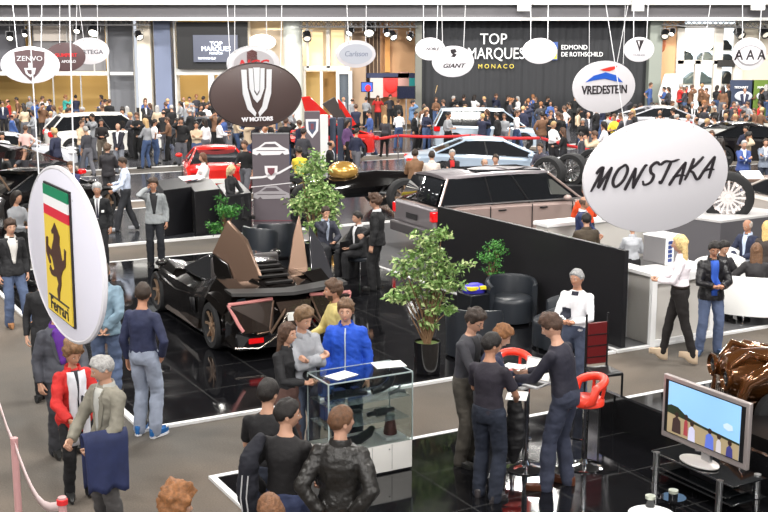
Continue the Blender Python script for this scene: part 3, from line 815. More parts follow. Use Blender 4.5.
# --- lamps of the hall, plus fills added for the hanging signs
def area(name, loc, sx, sy, e, c=(1, .97, .92), rot=(0, 0, 0)):
    l = bpy.data.lights.new(name, 'AREA'); l.shape = 'RECTANGLE'; l.size = sx; l.size_y = sy; l.energy = e; l.color = c
    o = bpy.data.objects.new(name, l); COL.objects.link(o); o.location = loc; o.rotation_euler = rot; return o
LE = 1.0
for i, y in enumerate((1, 8.5, 16, 24, 33, 43, 54)):
    for x in ((-9, 0, 9) if i < 4 else (-18, -6, 6, 18)):
        area('hall_lamp', (x + (1.5 if i % 2 else -1.5), y, 8.9), 1.5, .7, (330 if i < 3 else 480 if i < 5 else 700) * LE, (1, .965, .91))
for x in (-17, -11, 3.2 - 9, 0, 12, 17): area('room_lamp', (x, YB + 3, 5.3), 2, 1, 130, (1, .85, .62))
for x in (-16, -6, 6, 16): area('front_wash', (x, 46, 8.5), 2.5, .6, 700, (1, .97, .93), (R(62), 0, 0))

for x in (-8, 8): area('mid_sign_fill', (x, 12, 8.7), 3, .6, 520, (1, .98, .95), (R(64), 0, 0)); area('far_sign_fill', (x * 1.3, 29, 8.7), 3, .6, 900, (1, .98, .95), (R(66), 0, 0))  # unseen area lights added only to brighten the more distant signs
for x in (-7, 7): area('balcony_wash', (x, -4, 8.3), 4, 1.2, 620, (1, .98, .95), (R(68), 0, 0))
# ================================================================= VEHICLES
def on(p, f, l, z=0): pass
def wheel(parent, x, y, r, w, rim, side=1, spokes=5, name='wheel'):
    M = Matrix.Translation(V((x, y, r))) @ Matrix.Rotation(-PI / 2 * side, 4, 'X')   # local z points outwards
    t = MB(); h = w / 2
    t.lathe([(r * .66, -h), (r * .93, -h), (r, -h * .7), (r, h * .7), (r * .93, h), (r * .70, h), (r * .66, h * .8)], seg=32, M=M, closed=True)
    o = t.build(name, RUBBER, parent, sharp=50)
    m = MB(); m.lathe([(r * .70, h * .9), (r * .68, h * .6), (r * .62, h * .3), (r * .60, -h * .8)], seg=32, M=M, caps=False)
    m.lathe([(r * .13, h * .2), (r * .13, h * .85), (r * .05, h * .95)], seg=14, M=M)
    for k in range(spokes):
        a = 2 * PI * k / spokes; c, s_ = math.cos(a), math.sin(a)
        def P(rr, dd, z): return M @ V((c * rr - s_ * dd, s_ * rr + c * dd, z))
        wd = r * (.10 if spokes <= 6 else .05)
        m.loft([[P(q, -wd * k1, z0), P(q, wd * k1, z0), P(q, wd * k1, z1), P(q, -wd * k1, z1)] for q, k1, z0, z1 in ((r * .08, 1.2, h * .3, h * .8), (r * .4, .8, h * .3, h * .78), (r * .67, 1.0, h * .5, h * .9))], smooth=False)
    ro = m.build('rim', rim, o, sharp=40)
    m = MB(); m.lathe([(.01, h * .0), (r * .52, h * .02), (r * .52, -h * .1), (.01, -h * .1)], seg=24, M=M); m.build('brake_disc', STEEL, o)
    return o

def car_body(W_, prof, wheels, zb=.22, sec=(1, .98, .93), arch=1.12, yk=(-1, -.93, -.7, -.3, .3, .7, .93, 1), crown=.03, nose=.14):
    """prof: upper outline (x, z) from rear to front; wheels: [(x, r)]"""
    bot = []
    x0, x1 = prof[0][0], prof[-1][0]
    bot.append((x1, zb))
    for wx, r in sorted(wheels, key=lambda q: -q[0]):
        ra = r * arch
        zc = r
        a0 = math.asin(max(-1, min(1, (zb - zc) / ra)))
        for k in range(13):
            a = a0 + (PI - 2 * a0) * k / 12
            bot.append((wx + ra * math.cos(a), zc + ra * math.sin(a)))
    bot.append((x0, zb))
    rings = []
    L = max(abs(x0), abs(x1))
    for t in yk:
        e = abs(t); ez = crown * e ** 4 * 2 ; ring = []
        for i, (x, z) in enumerate(prof):
            xe = x * (1 - nose * e ** 3 * (abs(x) / L) ** 4)
            ring.append(V((xe, W_ / 2 * t * (1 - .10 * (abs(x) / L) ** 6), z - ez - (.05 if e > .95 else 0) * (1 if z > zb + .1 else 0))))
        for x, z in bot:
            xe = x * (1 - nose * e ** 3) if abs(x) > L * .98 else x
            ring.append(V((xe, W_ / 2 * t * (1 - .10 * (abs(x) / L) ** 6) * (.985 if e > .9 else 1), z)))
        rings.append(ring)
    mb = MB(); mb.loft(rings, smooth=True)
    return mb

def lerp3(a, b, t): return V(a) + (V(b) - V(a)) * t
def greenhouse(root, base, roof, wb, wr, paint, glass=None, pil=(.0,), pw=.05, roofm=None, rk=.04):
    """base ((xr,z),(xf,z)); roof ((xr,z),(xf,z))  -> glass block, roof cap, pillars"""
    (bx0, bz0), (bx1, bz1) = base; (rx0, rz0), (rx1, rz1) = roof
    n = 8
    def sec(t, inset=0.0):
        # t along the length: returns base & roof points for both sides
        return
    mb = MB(); B = [V((bx0, -wb, bz0)), V((bx1, -wb, bz1)), V((bx1, wb, bz1)), V((bx0, wb, bz0))]
    T = [V((rx0, -wr, rz0)), V((rx1, -wr, rz1)), V((rx1, wr, rz1)), V((rx0, wr, rz0))]
    mb.loft([B, T], smooth=False); g = mb.build('window_glass', glass or DKGLASS, root, bevel=.03)
    mb = MB(); rr = []
    for i in range(9):
        t = i / 8; x = rx0 - .03 + (rx1 - rx0 + .06) * t; z = rz0 + (rz1 - rz0) * t + rk * math.sin(t * PI)
        rr.append([V((x, y * wr * 1.03 * (1 - .10 * (2 * t - 1) ** 4), z + .045 * (1 - y ** 2) + dz)) for y, dz in ((-1, -.02), (-.96, .02), (-.6, .03), (0, .03), (.6, .03), (.96, .02), (1, -.02), (0, -.04))])
    mb.loft(rr); mb.build('roof', roofm or paint, root, sharp=60)
    for sy in (-1, 1):
        for b, r_ in (((bx0, wb * 1.01 * sy, bz0), (rx0, wr * 1.01 * sy, rz0)), ((bx1, wb * 1.01 * sy, bz1), (rx1, wr * 1.01 * sy, rz1))):
            m = MB(); m.tube([b, r_], pw * .55, 8); m.build('pillar', paint, root)
        for q in pil:
            if q:
                b = lerp3((bx0, wb * sy, bz0), (bx1, wb * sy, bz1), q); r_ = lerp3((rx0, wr * sy, rz0), (rx1, wr * sy, rz1), q)
                m = MB(); m.tube([b, r_], pw * .5, 6); m.build('pillar', BLACK, root)
    return g
def heading(p, q): d = q - p; return math.atan2(d.y, d.x)
RED_L = mat('tail_light_red', s(200, 20, 24), .15, coat=.5, emit=s(220, 20, 20), es=.25)
PLATE = mat('number_plate', s(225, 225, 220), .5)
def generic_car(name, label, loc, rz, L_, W_, prof, wheels, base, roof, wbr, paint, rim=None, zb=.22, cat='car', group=None, z=0.0, tails=None, heads=None, plate=None, mirror=None, pil=(.45,), roofm=None, nose=.14, spokes=5, glass=None):
    t = thing(name, label, cat, (loc[0], loc[1], z), rz, group)
    car_body(W_, prof, wheels, zb, nose=nose).build('body', paint, t, sharp=32)
    mb = MB(); mb.box((0, 0, zb + .12), (L_ * .9, W_ * .72, .2))
    mb.build('underbody', BLACK, t)
    for wx, r in wheels:
        for sd in (-1, 1): wheel(t, wx, sd * (W_ / 2 - .13), r, .25, rim or STEEL, sd, spokes)
    if base: greenhouse(t, base, roof, wbr[0], wbr[1], paint, glass, pil, roofm=roofm)
    x0, x1 = prof[0][0], prof[-1][0]
    for sy in (-1, 1):
        if tails: m = MB(); m.box((x0 + .12, sy * (W_ / 2 - .30), tails[0]), (.26, .30, tails[1])); m.build('tail_light', RED_L, t, bevel=.04)
        if heads: m = MB(); m.ball((x1 - heads[1], sy * (W_ / 2 - .28), heads[0]), (.22, .16, .08)); m.build('headlight', mat('headlight', (.8, .82, .85), .08, emit=(1, 1, 1), es=.3), t)
        if mirror: m = MB(); m.ball((mirror[0], sy * (W_ / 2 + .08), mirror[1]), (.09, .11, .07)); m.build('mirror', paint, t)
    if plate: m = MB(); m.box((x0 - .01, 0, plate), (.04, .5, .12)); m.build('number_plate', PLATE, t)
    return t

COUPE = [(-2.2, .45), (-2.22, .8), (-2.1, .92), (-1.6, .96), (-.9, .95), (.4, .90), (1.2, .84), (1.8, .72), (2.15, .56), (2.22, .40)]
SEDW = [(-1.3, .34), (1.35, .34)]
def coupe(label, loc, rz, c, z=0.03, r=.25, group=None, rim=None, name='car', sc=1.0, glass=None, tails=(.75, .14), coat=1, roofm=None, metal=0.0):
    pm = mat('paint_%d_%d_%d' % tuple(int(q * 300) for q in c), c, r, metal, coat=coat)
    t = generic_car(name, label, loc, rz, 4.4, 1.9, COUPE, SEDW, ((-1.75, .93), (.95, .88)), ((-.75, 1.24), (.15, 1.22)), (.80, .58), pm, rim=rim, z=z, tails=tails, heads=(.62, .25), plate=.5, mirror=(.75, .95), group=group, roofm=roofm, glass=glass)
    t.scale = (sc,) * 3
    return t

# ---------------------------------------------------------------- the dark hypercar with raised doors
def lykan():
    pr = G(217, 350); pf = G(166, 314)
    d = (pf - pr); d.z = 0; d.normalize()
    rz = math.atan2(d.y, d.x); n = V((-d.y, d.x, 0))       # left of travel
    W_ = 2.0; rr_, rf_ = .36, .345
    # rear-left wheel sits at x=-1.4, y=+.87
    org = pr - d * (-1.42) - n * .9
    t = thing('hypercar', 'black angular hypercar with both doors raised on the glossy black stand', 'car', (org.x, org.y, .03), rz)
    LP = mat('black_bronze_paint', (.012, .010, .009), .16, .6, coat=1.0, spec=.8)
    BRZ = mat('bronze_panel', s(112, 90, 76), .28, .75, coat=.6)
    prof = [(-2.22, .38), (-2.30, .70), (-2.12, .88), (-1.75, .95), (-1.4, .98), (-1.0, .93), (-.5, .80), (.3, .72), (.8, .76), (1.3, .82), (1.65, .76), (2.05, .58), (2.28, .36)]
    car_body(W_, prof, [(-1.42, rr_), (1.38, rf_)], .16, arch=1.15, nose=.20, crown=.04).build('body', LP, t, sharp=25)
    for x, r in ((-1.42, rr_), (1.38, rf_)):
        for sd in (-1, 1): wheel(t, x, sd * (W_ / 2 - .13), r, .28, mat('bronze_rim', s(176, 148, 124), .35, .6), sd, 7)
    mb = MB(); mb.box((0, 0, .26), (3.9, 1.35, .24)); mb.build('underbody', BLACK, t)
    # cabin: low windscreen, open cockpit with seats, engine cover
    mb = MB(); mb.loft([[V((-.25, -.62, .74)), V((1.12, -.66, .76)), V((1.12, .66, .76)), V((-.25, .62, .74))], [V((-.30, -.42, 1.14)), V((.30, -.42, 1.12)), V((.30, .42, 1.12)), V((-.30, .42, 1.14))]], smooth=False)
    mb.build('windscreen', DKGLASS, t, bevel=.03)
    mb = MB(); mb.loft([[V((x, y, z)) for y, z in ((-w, .8), (-w * .6, h), (0, h + .03), (w * .6, h), (w, .8))] for x, w, h in ((-.2, .6, 1.12), (-.7, .62, 1.14), (-1.2, .58, 1.06), (-1.7, .45, .97), (-2.05, .3, .88))], smooth=False)
    mb.build('engine_cover', LP, t, sharp=20)
    for k in range(5):
        mb = MB(); x = -.85 - k * .22; mb.box((x, 0, 1.135 - .012 * k - k * k * .006), (.10, .62 - .05 * k, .03)); mb.build('louvre', mat('louvre', s(22, 20, 20), .75, 0, spec=.2), t)
    for sy in (-1, 1):
        mb = MB(); mb.box((.0, sy * .36, .68), (.5, .42, .22)); mb.box((-.28, sy * .36, .92), (.14, .42, .5)); mb.build('seat', mat('seat_leather', s(62, 58, 58), .5), t, bevel=.05)
    # faceted hips, fins
    for sy in (-1, 1):
        mb = MB(); Y = lambda v: sy * v
        mb.loft([[V((-1.95, Y(.99), .62)), V((-1.95, Y(.80), .93)), V((-1.95, Y(.55), .90))], [V((-1.35, Y(1.04), .78)), V((-1.35, Y(.86), 1.06)), V((-1.35, Y(.55), 1.02))], [V((-.75, Y(1.01), .70)), V((-.75, Y(.82), .93)), V((-.75, Y(.55), 1.0))], [V((-.3, Y(.93), .55)), V((-.3, Y(.85), .72)), V((-.3, Y(.7), .76))]], smooth=False)
        mb.build('rear_wing_panel', LP, t, sharp=15)
        mb = MB(); mb.loft([[V((2.0, Y(.92), .45)), V((2.0, Y(.72), .66)), V((2.0, Y(.5), .60))], [V((1.4, Y(1.02), .62)), V((1.4, Y(.82), .90)), V((1.4, Y(.5), .84))], [V((.85, Y(.99), .55)), V((.85, Y(.80), .82)), V((.85, Y(.5), .78))]], smooth=False)
        mb.build('front_wing_panel', LP, t, sharp=15)
        mb = MB(); mb.loft([[V((-.9, Y(.95), .18)), V((-.9, Y(1.03), .20)), V((-.9, Y(1.0), .34))], [V((.8, Y(.95), .16)), V((.8, Y(1.03), .18)), V((.8, Y(.96), .26))]], smooth=False); mb.build('side_sill', mat('sill_bronze', s(66, 56, 50), .25, .8, coat=.5), t)
        mb = MB(); mb.loft([[V((-.75, Y(1.0), .42)), V((-.75, Y(1.02), .66))], [V((-.2, Y(.94), .40)), V((-.2, Y(.95), .56))]], caps=False, smooth=False); mb.build('side_intake', BLACK, t, solid=.02)
        mb = MB(); mb.ball((2.02, Y(.68), .58), (.22, .16, .05), M=Matrix.Rotation(R(20), 3, 'Y')); mb.build('headlight', mat('headlight', (.8, .82, .85), .08), t)
        mb = MB(); mb.ball((.95, Y(1.02), .92), (.10, .10, .06)); mb.build('mirror', LP, t)
    # tail: T shaped light outlines, dark smoked panels, exhaust fins, diffuser, spoiler
    X = -2.33
    TL = mat('light_outline', s(190, 130, 128), .2, emit=s(230, 130, 120), es=.08)
    def bar(name, pts, r, m):
        mb = MB(); mb.tube(pts, r, 6); mb.build(name, m, t)
    def slab(name, pts, m, th=.03):
        mb = MB(); mb.loft([[V(p) for p in pts], [V(p) + V((-th, 0, 0)) for p in pts]], smooth=False); mb.build(name, m, t, sharp=20)
    for sy in (-1, 1):
        Y = lambda v: sy * v
        slab('tail_panel', [(-2.18, Y(.96), .80), (-2.22, Y(.30), .84), (-2.34, Y(.36), .44), (-2.26, Y(.80), .40)], mat('smoked_bronze', s(58, 48, 42), .2, .6, coat=.8), .03)
        bar('tail_light', [(-2.20, Y(.30), .86), (-2.21, Y(.70), .845), (-2.17, Y(.97), .83)], .024, TL)
        bar('tail_light', [(-2.17, Y(.97), .83), (-2.27, Y(.86), .55), (-2.31, Y(.80), .44)], .026, TL)
        bar('tail_trim', [(-2.24, Y(.30), .84), (-2.38, Y(.42), .42), (-2.38, Y(.62), .40)], .016, BRZ)
        bar('tail_trim', [(-2.36, Y(.16), .72), (-2.42, Y(.42), .40)], .02, BRZ)
        bar('tail_trim', [(-2.38, Y(.14), .66), (-2.42, Y(.34), .34), (-2.42, Y(.60), .20), (-2.34, Y(.95), .22)], .016, mat('silver_edge', s(140, 132, 124), .25, .9))
        slab('reflector', [(-2.36, Y(.52), .34), (-2.36, Y(.74), .34), (-2.36, Y(.74), .27), (-2.36, Y(.52), .27)], RED_L, .03)
    slab('number_plate', [(-2.33, -.13, .66), (-2.33, .13, .66), (-2.34, .13, .54), (-2.34, -.13, .54)], PLATE, .03)
    slab('centre_panel', [(-2.27, -.28, .82), (-2.27, .28, .82), (-2.36, .16, .46), (-2.36, -.16, .46)], mat('centre_bronze', s(84, 70, 62), .22, .7, coat=.6), .03)
    mb = MB(); mb.loft([[V((-2.30, y, z)) for y, z in ((-.85, .16), (.85, .16), (.70, .34), (-.70, .34))], [V((-2.0, y, z)) for y, z in ((-.85, .12), (.85, .12), (.8, .34), (-.8, .34))]], smooth=False); mb.build('diffuser', BLACK, t)
    mb = MB(); rr = []
    for i in range(11):
        y = -1 + .2 * i; rr.append([V((x + .10 * y * y, y * .92, z + .05 * abs(y))) for x, z in ((-2.30, .90), (-2.28, .945), (-1.98, .955), (-1.98, .925))])
    mb.loft(rr); mb.build('spoiler', mat('matt_carbon', s(22, 20, 20), .6), t, sharp=40)
    # raised doors
    inv = (Matrix.Translation(V((org.x, org.y, .03))) @ Matrix.Rotation(rz, 4, 'Z')).inverted()
    def door(pts, dist, m, mi, win=None):
        d_ = thing('tmp_', '', '')  # part anchor replaced below
        bpy.data.objects.remove(d_)
        P = [inv @ AT(x, y, dy) for x, y, dy in pts]
        c = sum(P, V()) / len(P)
        nn = (P[1] - P[0]).cross(P[-1] - P[0]).normalized()
        mb = MB(); mb.loft([[p + nn * .03 for p in P], [p - nn * .03 for p in P]], smooth=False)
        o = mb.build('door', m, t, sharp=20, bevel=.012)
        return o, P, nn
    ya = (org - d * .75 + n * .80).y; yb = (org - d * .55 - n * .45).y
    y0 = (org + d * .5 + n * .95).y; y1 = (org + d * .5 - n * .95).y
    door([(228, 220, ya), (247, 240, ya - .1), (266, 288, ya - .45), (238, 296, ya - .4), (213, 252, ya + .05), (221, 236, ya + .1)], 0, BRZ, 0)
    door([(213, 253, ya - .06), (228, 264, ya - .2), (239, 297, ya - .5), (226, 294, ya - .4), (215, 272, ya - .1)], 0, LP, 0)
    door([(299, 214, yb), (304, 240, yb - .1), (310, 284, yb - .4), (299, 287, yb - .4), (288, 270, yb - .2), (293, 235, yb - .1)], 0, BRZ, 0)
    door([(309, 226, y1 + .6), (322, 246, y1 + .5), (334, 280, y1 + .2), (320, 286, y1), (311, 284, y1 + .0)], 0, mat('door_window', s(60, 60, 64), .08, .3, coat=1), 0)
    return t
lykan()

# ---------------------------------------------------------------- the large matt SUV
def suv():
    hd = R(26); d = V((math.cos(hd), math.sin(hd), 0)); n = V((-d.y, d.x, 0))
    tail_r = AZ(432, 222, 24.2)        # rear corner nearest the camera at waist height
    L_, W_ = 4.95, 2.0
    org = V((tail_r.x, tail_r.y, 0)) + d * (L_ / 2) + n * (W_ / 2)
    org.z = .06
    PT = mat('matt_grey_paint', s(128, 122, 126), .34, .35, coat=.35)
    LOW = mat('rose_grey_paint', s(168, 148, 142), .38, .3, coat=.3)
    prof = [(-2.40, .45), (-2.46, .62), (-2.44, .98), (-2.36, 1.12), (-1.8, 1.16), (0, 1.14), (1.0, 1.12), (1.35, 1.08), (2.0, 1.02), (2.38, .92), (2.46, .70), (2.42, .45)]
    t = generic_car('suv', 'large matt grey sport utility vehicle with panoramic roof behind the black partition', org, hd, L_, W_, prof, [(-1.45, .40), (1.50, .40)], ((-2.33, 1.12), (1.45, 1.10)), ((-2.02, 1.74), (.62, 1.76)), (.93, .74), LOW, z=.06, zb=.34, rim=BLACK, tails=None, heads=(.86, .12), mirror=(.95, 1.18), pil=(.36, .62), roofm=PT, nose=.05)
    mb = MB(); mb.loft([[V((x, y, z)) for x, y, z in ((-1.2, -.56, 1.80), (.55, -.56, 1.81), (.55, .56, 1.81), (-1.2, .56, 1.80))], [V((x, y, z)) for x, y, z in ((-1.2, -.54, 1.858), (.55, -.52, 1.84), (.55, .52, 1.84), (-1.2, .54, 1.858))]], smooth=False); mb.build('sunroof', DKGLASS, t)
    mb = MB(); mb.box((-.3, 0, 1.86), (.06, 1.05, .03)); mb.build('sunroof_bar', PT, t)
    mb = MB(); mb.loft([[V((-2.50, y, z)) for y, z in ((-.90, 1.08), (.90, 1.08), (.93, .62), (-.93, .62))], [V((-2.38, y, z)) for y, z in ((-.94, 1.12), (.94, 1.12), (.96, .6), (-.96, .6))]], smooth=False); mb.build('tailgate', PT, t, bevel=.03)
    mb = MB(); mb.box((-2.50, 0, .50), (.22, 1.9, .26)); mb.build('rear_bumper', mat('dark_grey_bumper', s(70, 66, 68), .5), t, bevel=.05)
    mb = MB(); mb.box((-2.52, 0, .82), (.02, .52, .13)); mb.build('number_plate', mat('dark_plate', s(45, 44, 46), .4), t)
    mb = MB(); mb.loft([[V((x, y * w, z)) for y in (-1, 1)] for x, w, z in ((-2.36, .84, 1.18), (-2.10, .70, 1.70))], caps=False, smooth=False); mb.build('rear_window', DKGLASS, t, solid=.03)
    for sy in (-1, 1):
        mb = MB(); mb.tube([(-2.2, sy * .95, 1.15), (-.4, sy * .95, 1.15), (1.4, sy * .95, 1.13)], .018, 6); mb.build('window_trim', STEEL, t)
        mb = MB(); mb.loft([[V((x, sy * y, z)) for x, y, z in ((.62, .88, 1.26), (1.16, .88, 1.22), (.68, .80, 1.60), (.60, .80, 1.62))], [V((x, sy * (y + .02), z)) for x, y, z in ((.62, .88, 1.26), (1.16, .88, 1.22), (.68, .80, 1.60), (.60, .80, 1.62))]], smooth=False); mb.build('side_window', mat('pale_reflecting_glass', s(120, 122, 118), .08, .5), t)
        mb = MB(); mb.box((-2.42, sy * .91, .92), (.20, .15, .24)); mb.build('tail_light', RED_L, t, bevel=.03)
        for x in (-.75, .35):
            mb = MB(); mb.box((x, sy * 1.01, .98), (.20, .04, .035)); mb.build('door_handle', BLACK, t, bevel=.01)
        for x in (-1.05, .05, 1.15):
            mb = MB(); mb.box((x, sy * .995, .78), (.012, .03, .60)); mb.build('door_seam', BLACK, t)
        mb = MB(); mb.box((1.38, sy * 1.0, .78), (.26, .03, .42)); mb.build('side_vent', BLACK, t)
    t.scale = (.97, .97, .93)
    return t
suv()

def at_ground(px, py, dx=0, dy=0): g = G(px, py); return V((g.x + dx, g.y + dy, 0))
RED_P = s(206, 40, 34)
# red sports car seen from behind
coupe('red sports car seen from behind beside the grey banner', at_ground(216, 190), R(101), RED_P, group=None, tails=(.78, .13), sc=1.06)
# pale blue concept coupe
t = generic_car('car', 'pale blue silver long coupe behind the grey sport utility vehicle', at_ground(490, 187), R(2), 5.4, 2.0,
    [(-2.7, .5), (-2.75, .85), (-2.5, 1.02), (-1.8, 1.08), (-.6, 1.04), (.8, .96), (1.8, .86), (2.5, .66), (2.7, .45)], [(-1.6, .40), (1.6, .40)], ((-1.9, 1.03), (1.5, .92)), ((-.9, 1.42), (.35, 1.40)), (.82, .60),
    mat('pale_blue_silver', s(176, 192, 210), .28, .35, coat=.6), z=.1, heads=(.7, .3), mirror=(1.1, 1.0), tails=(.85, .1), pil=(.5,))
t = generic_car('car', 'white blue estate car in front of the dark curtain, roof above the crowd', at_ground(487, 152), R(0), 4.6, 1.9,
    [(-2.25, .5), (-2.3, .95), (-2.2, 1.05), (-1.5, 1.08), (1.0, 1.0), (2.0, .85), (2.25, .5)], [(-1.4, .36), (1.4, .36)], ((-2.2, 1.02), (1.5, .98)), ((-1.9, 1.62), (.6, 1.62)), (.85, .68),
    mat('ice_blue', s(196, 212, 226), .3, .2, coat=.6), z=.12, heads=(.7, .3), mirror=(.9, 1.1), tails=(.9, .2), pil=(.3, .62))
# white car left (hood up glass) and others far
t = generic_car('car', 'white estate car behind the left crowd, its roof catching the light', at_ground(105, 157), R(25), 4.6, 1.9,
    [(-2.25, .5), (-2.3, .95), (-2.2, 1.05), (-1.5, 1.08), (1.0, 1.0), (2.0, .85), (2.25, .5)], [(-1.4, .36), (1.4, .36)], ((-2.2, 1.02), (1.5, .98)), ((-1.7, 1.55), (.6, 1.58)), (.85, .68),
    mat('pearl_white', s(240, 238, 232), .3, .0, coat=.6), z=.12, heads=(.7, .3), mirror=(.9, 1.1), tails=(.9, .2), pil=(.3, .62))
# black sports car at the left with the bonnet and tail open
bk = coupe('black sports car with raised tailgate at the left edge', at_ground(40, 226), R(62), s(18, 16, 16), z=.1, rim=mat('bronze_rim', (.2, .2, .2)), sc=1.05)
mb = MB(); mb.loft([[V((-.3 - 2.3 * t_, y * (1 - .3 * abs(t_ - .5)), 1.62 + .42 * math.sin(t_ * PI * .9) - .10 * y * y)) for y in (-1.0, -.5, 0, .5, 1.0)] for t_ in (0, .25, .5, .75, 1)], caps=False)
mb.build('raised_tailgate', mat('paint_gloss_black', s(14, 12, 12), .12, coat=1), bk, solid=.05)
mb = MB(); mb.box((-1.3, 0, 1.0), (.9, .9, .25)); mb.box((-1.3, 0, 1.15), (.5, .22, .12)); mb.build('engine', mat('engine_grey', s(110, 105, 100), .4, .6), bk, bevel=.05)
for sy in (-1, 1):
    mb = MB(); mb.tube([(-1.5, sy * .7, .9), (-2.0, sy * .75, 1.5)], .025, 6); mb.build('gas_strut', mat('bronze_rim', (1, 1, 1)), bk)
coupe('dark saloon behind the black sports car at the left edge', at_ground(8, 200), R(160), s(60, 30, 28), z=.1)
coupe('pale silver coupe near the left edge behind the black tailgate', at_ground(14, 172), R(15), s(205, 208, 216), z=.1)
# dark car below centre-left wall and behind the crowd
coupe('dark grey coupe behind the men at the red ribbon, left', at_ground(216, 150), R(-6), s(60, 62, 66), z=.1)
# cars right, far
coupe('silver grey car under the tyre sign, half hidden by the crowd', at_ground(665, 150), R(5), s(176, 176, 182), z=.5, sc=1.05)
t = coupe('black convertible at the right edge with beige interior', at_ground(748, 172), R(10), s(26, 24, 26), z=.25, sc=1.15)
coupe('pearl champagne sports car at the right edge beyond the wheel plinth', at_ground(790, 245), R(95), s(214, 204, 196), z=.3, sc=1.0)
# red car with raised wing doors
rc = coupe('red hypercar with tall raised wing doors in front of the pale column', at_ground(318, 163), R(200), RED_P, z=.2)
for k, pts in enumerate((((301, 97), (309, 96), (336, 122), (330, 127), (306, 116)), ((337, 98), (343, 104), (356, 124), (349, 128), (340, 112)))):
    inv = (Matrix.Translation(rc.location) @ Matrix.Rotation(R(200), 4, 'Z')).inverted()
    Y_ = rc.location.y
    P_ = [inv @ AT(x, y, Y_ - .5 + .02 * (x - 320)) for x, y in pts]
    mb = MB(); mb.loft([P_, [p + V((0, .07, 0)) for p in P_]], smooth=False); mb.build('raised_door', mat('red_gloss', RED_P, .2, coat=1), rc, bevel=.02)
P_ = [inv @ AT(x, y, Y_ - .1) for x, y in ((322, 104), (334, 97), (346, 118), (342, 126))]
mb = MB(); mb.loft([P_, [p + V((0, .07, 0)) for p in P_]], smooth=False); mb.build('raised_window', mat('smoke_panel', s(70, 66, 64), .2), rc)
# gold and black show car with big open wheels behind the tall bush
gc = at_ground(346, 216); t = thing('show_car', 'black open wheeled show car with golden nose behind the tall bush', 'car', (gc.x, gc.y, .1), R(200))
mb = MB(); mb.loft([[V((x, math.cos(q) * w, z + math.sin(q) * h)) for q in [2 * PI * i / 12 for i in range(12)]] for x, w, z, h in ((1.9, .15, .5, .1), (1.2, .4, .62, .22), (.3, .6, .7, .32), (-.8, .65, .75, .35), (-1.7, .4, .8, .25))]); mb.build('body', mat('paint_gloss_black', (0, 0, 0)), t)
mb = MB(); mb.ball((.1, .1, 1.12), (.42, .36, .26)); mb.build('cockpit_cover', mat('gold_panel', s(206, 160, 84), .25, .6, coat=.6), t)
for x, sy in ((1.3, 1), (1.3, -1), (-1.3, 1), (-1.3, -1)): wheel(t, x, sy * .95, .48, .3, mat('bronze_rim', (1, 1, 1)), sy, 9)
for sy in (-1, 1):
    mb = MB(); mb.tube([(1.3, sy * .9, .5), (.6, sy * .4, .6)], .04, 6); mb.tube([(-1.3, sy * .9, .5), (-.6, sy * .4, .6)], .04, 6); mb.build('suspension_arm', STEEL, t)

# display wheels on a dark stand
ws = G(558, 208); st = thing('wheel_stand', 'dark stand carrying three big display wheels behind the grey vehicle', 'display stand', (ws.x + .5, ws.y, 0), R(15))
mb = MB(); mb.box((.6, 0, .35), (4.4, .9, .7)); mb.build('plinth', BLACK, st, bevel=.02)
for k, (px, py, lab) in enumerate(((549, 173, 'large chrome rimmed display wheel, leftmost on the dark stand'), (572, 170, 'large chrome rimmed display wheel, middle one on the dark stand'), (594, 165, 'chrome rimmed display wheel half hidden behind the big round sign'))):
    p = AT(px, py, ws.y - .1 + .15 * k); t = thing('tyre_exhibit', lab, 'wheel', (p.x, p.y, p.z - .47), R(-35), 'display wheels on the dark stand')
    wheel(t, 0, 0, .47, .34, mat('polished_rim', (.8, .78, .78), .15, .9), -1, 10, 'tyre')
p = AT(728, 197, G(728, 213, 1.1).y); t = thing('tyre_exhibit', 'white many spoked display wheel on the grey plinth at right', 'wheel', (p.x, p.y, p.z - .52), R(-15))
wheel(t, 0, 0, .52, .28, mat('white_rim', s(230, 222, 220), .25, .2), -1, 16, 'tyre')
mb = MB(); mb.box((0, 0, -.02), (.3, .5, .06)); mb.build('foot', BLACK, t)
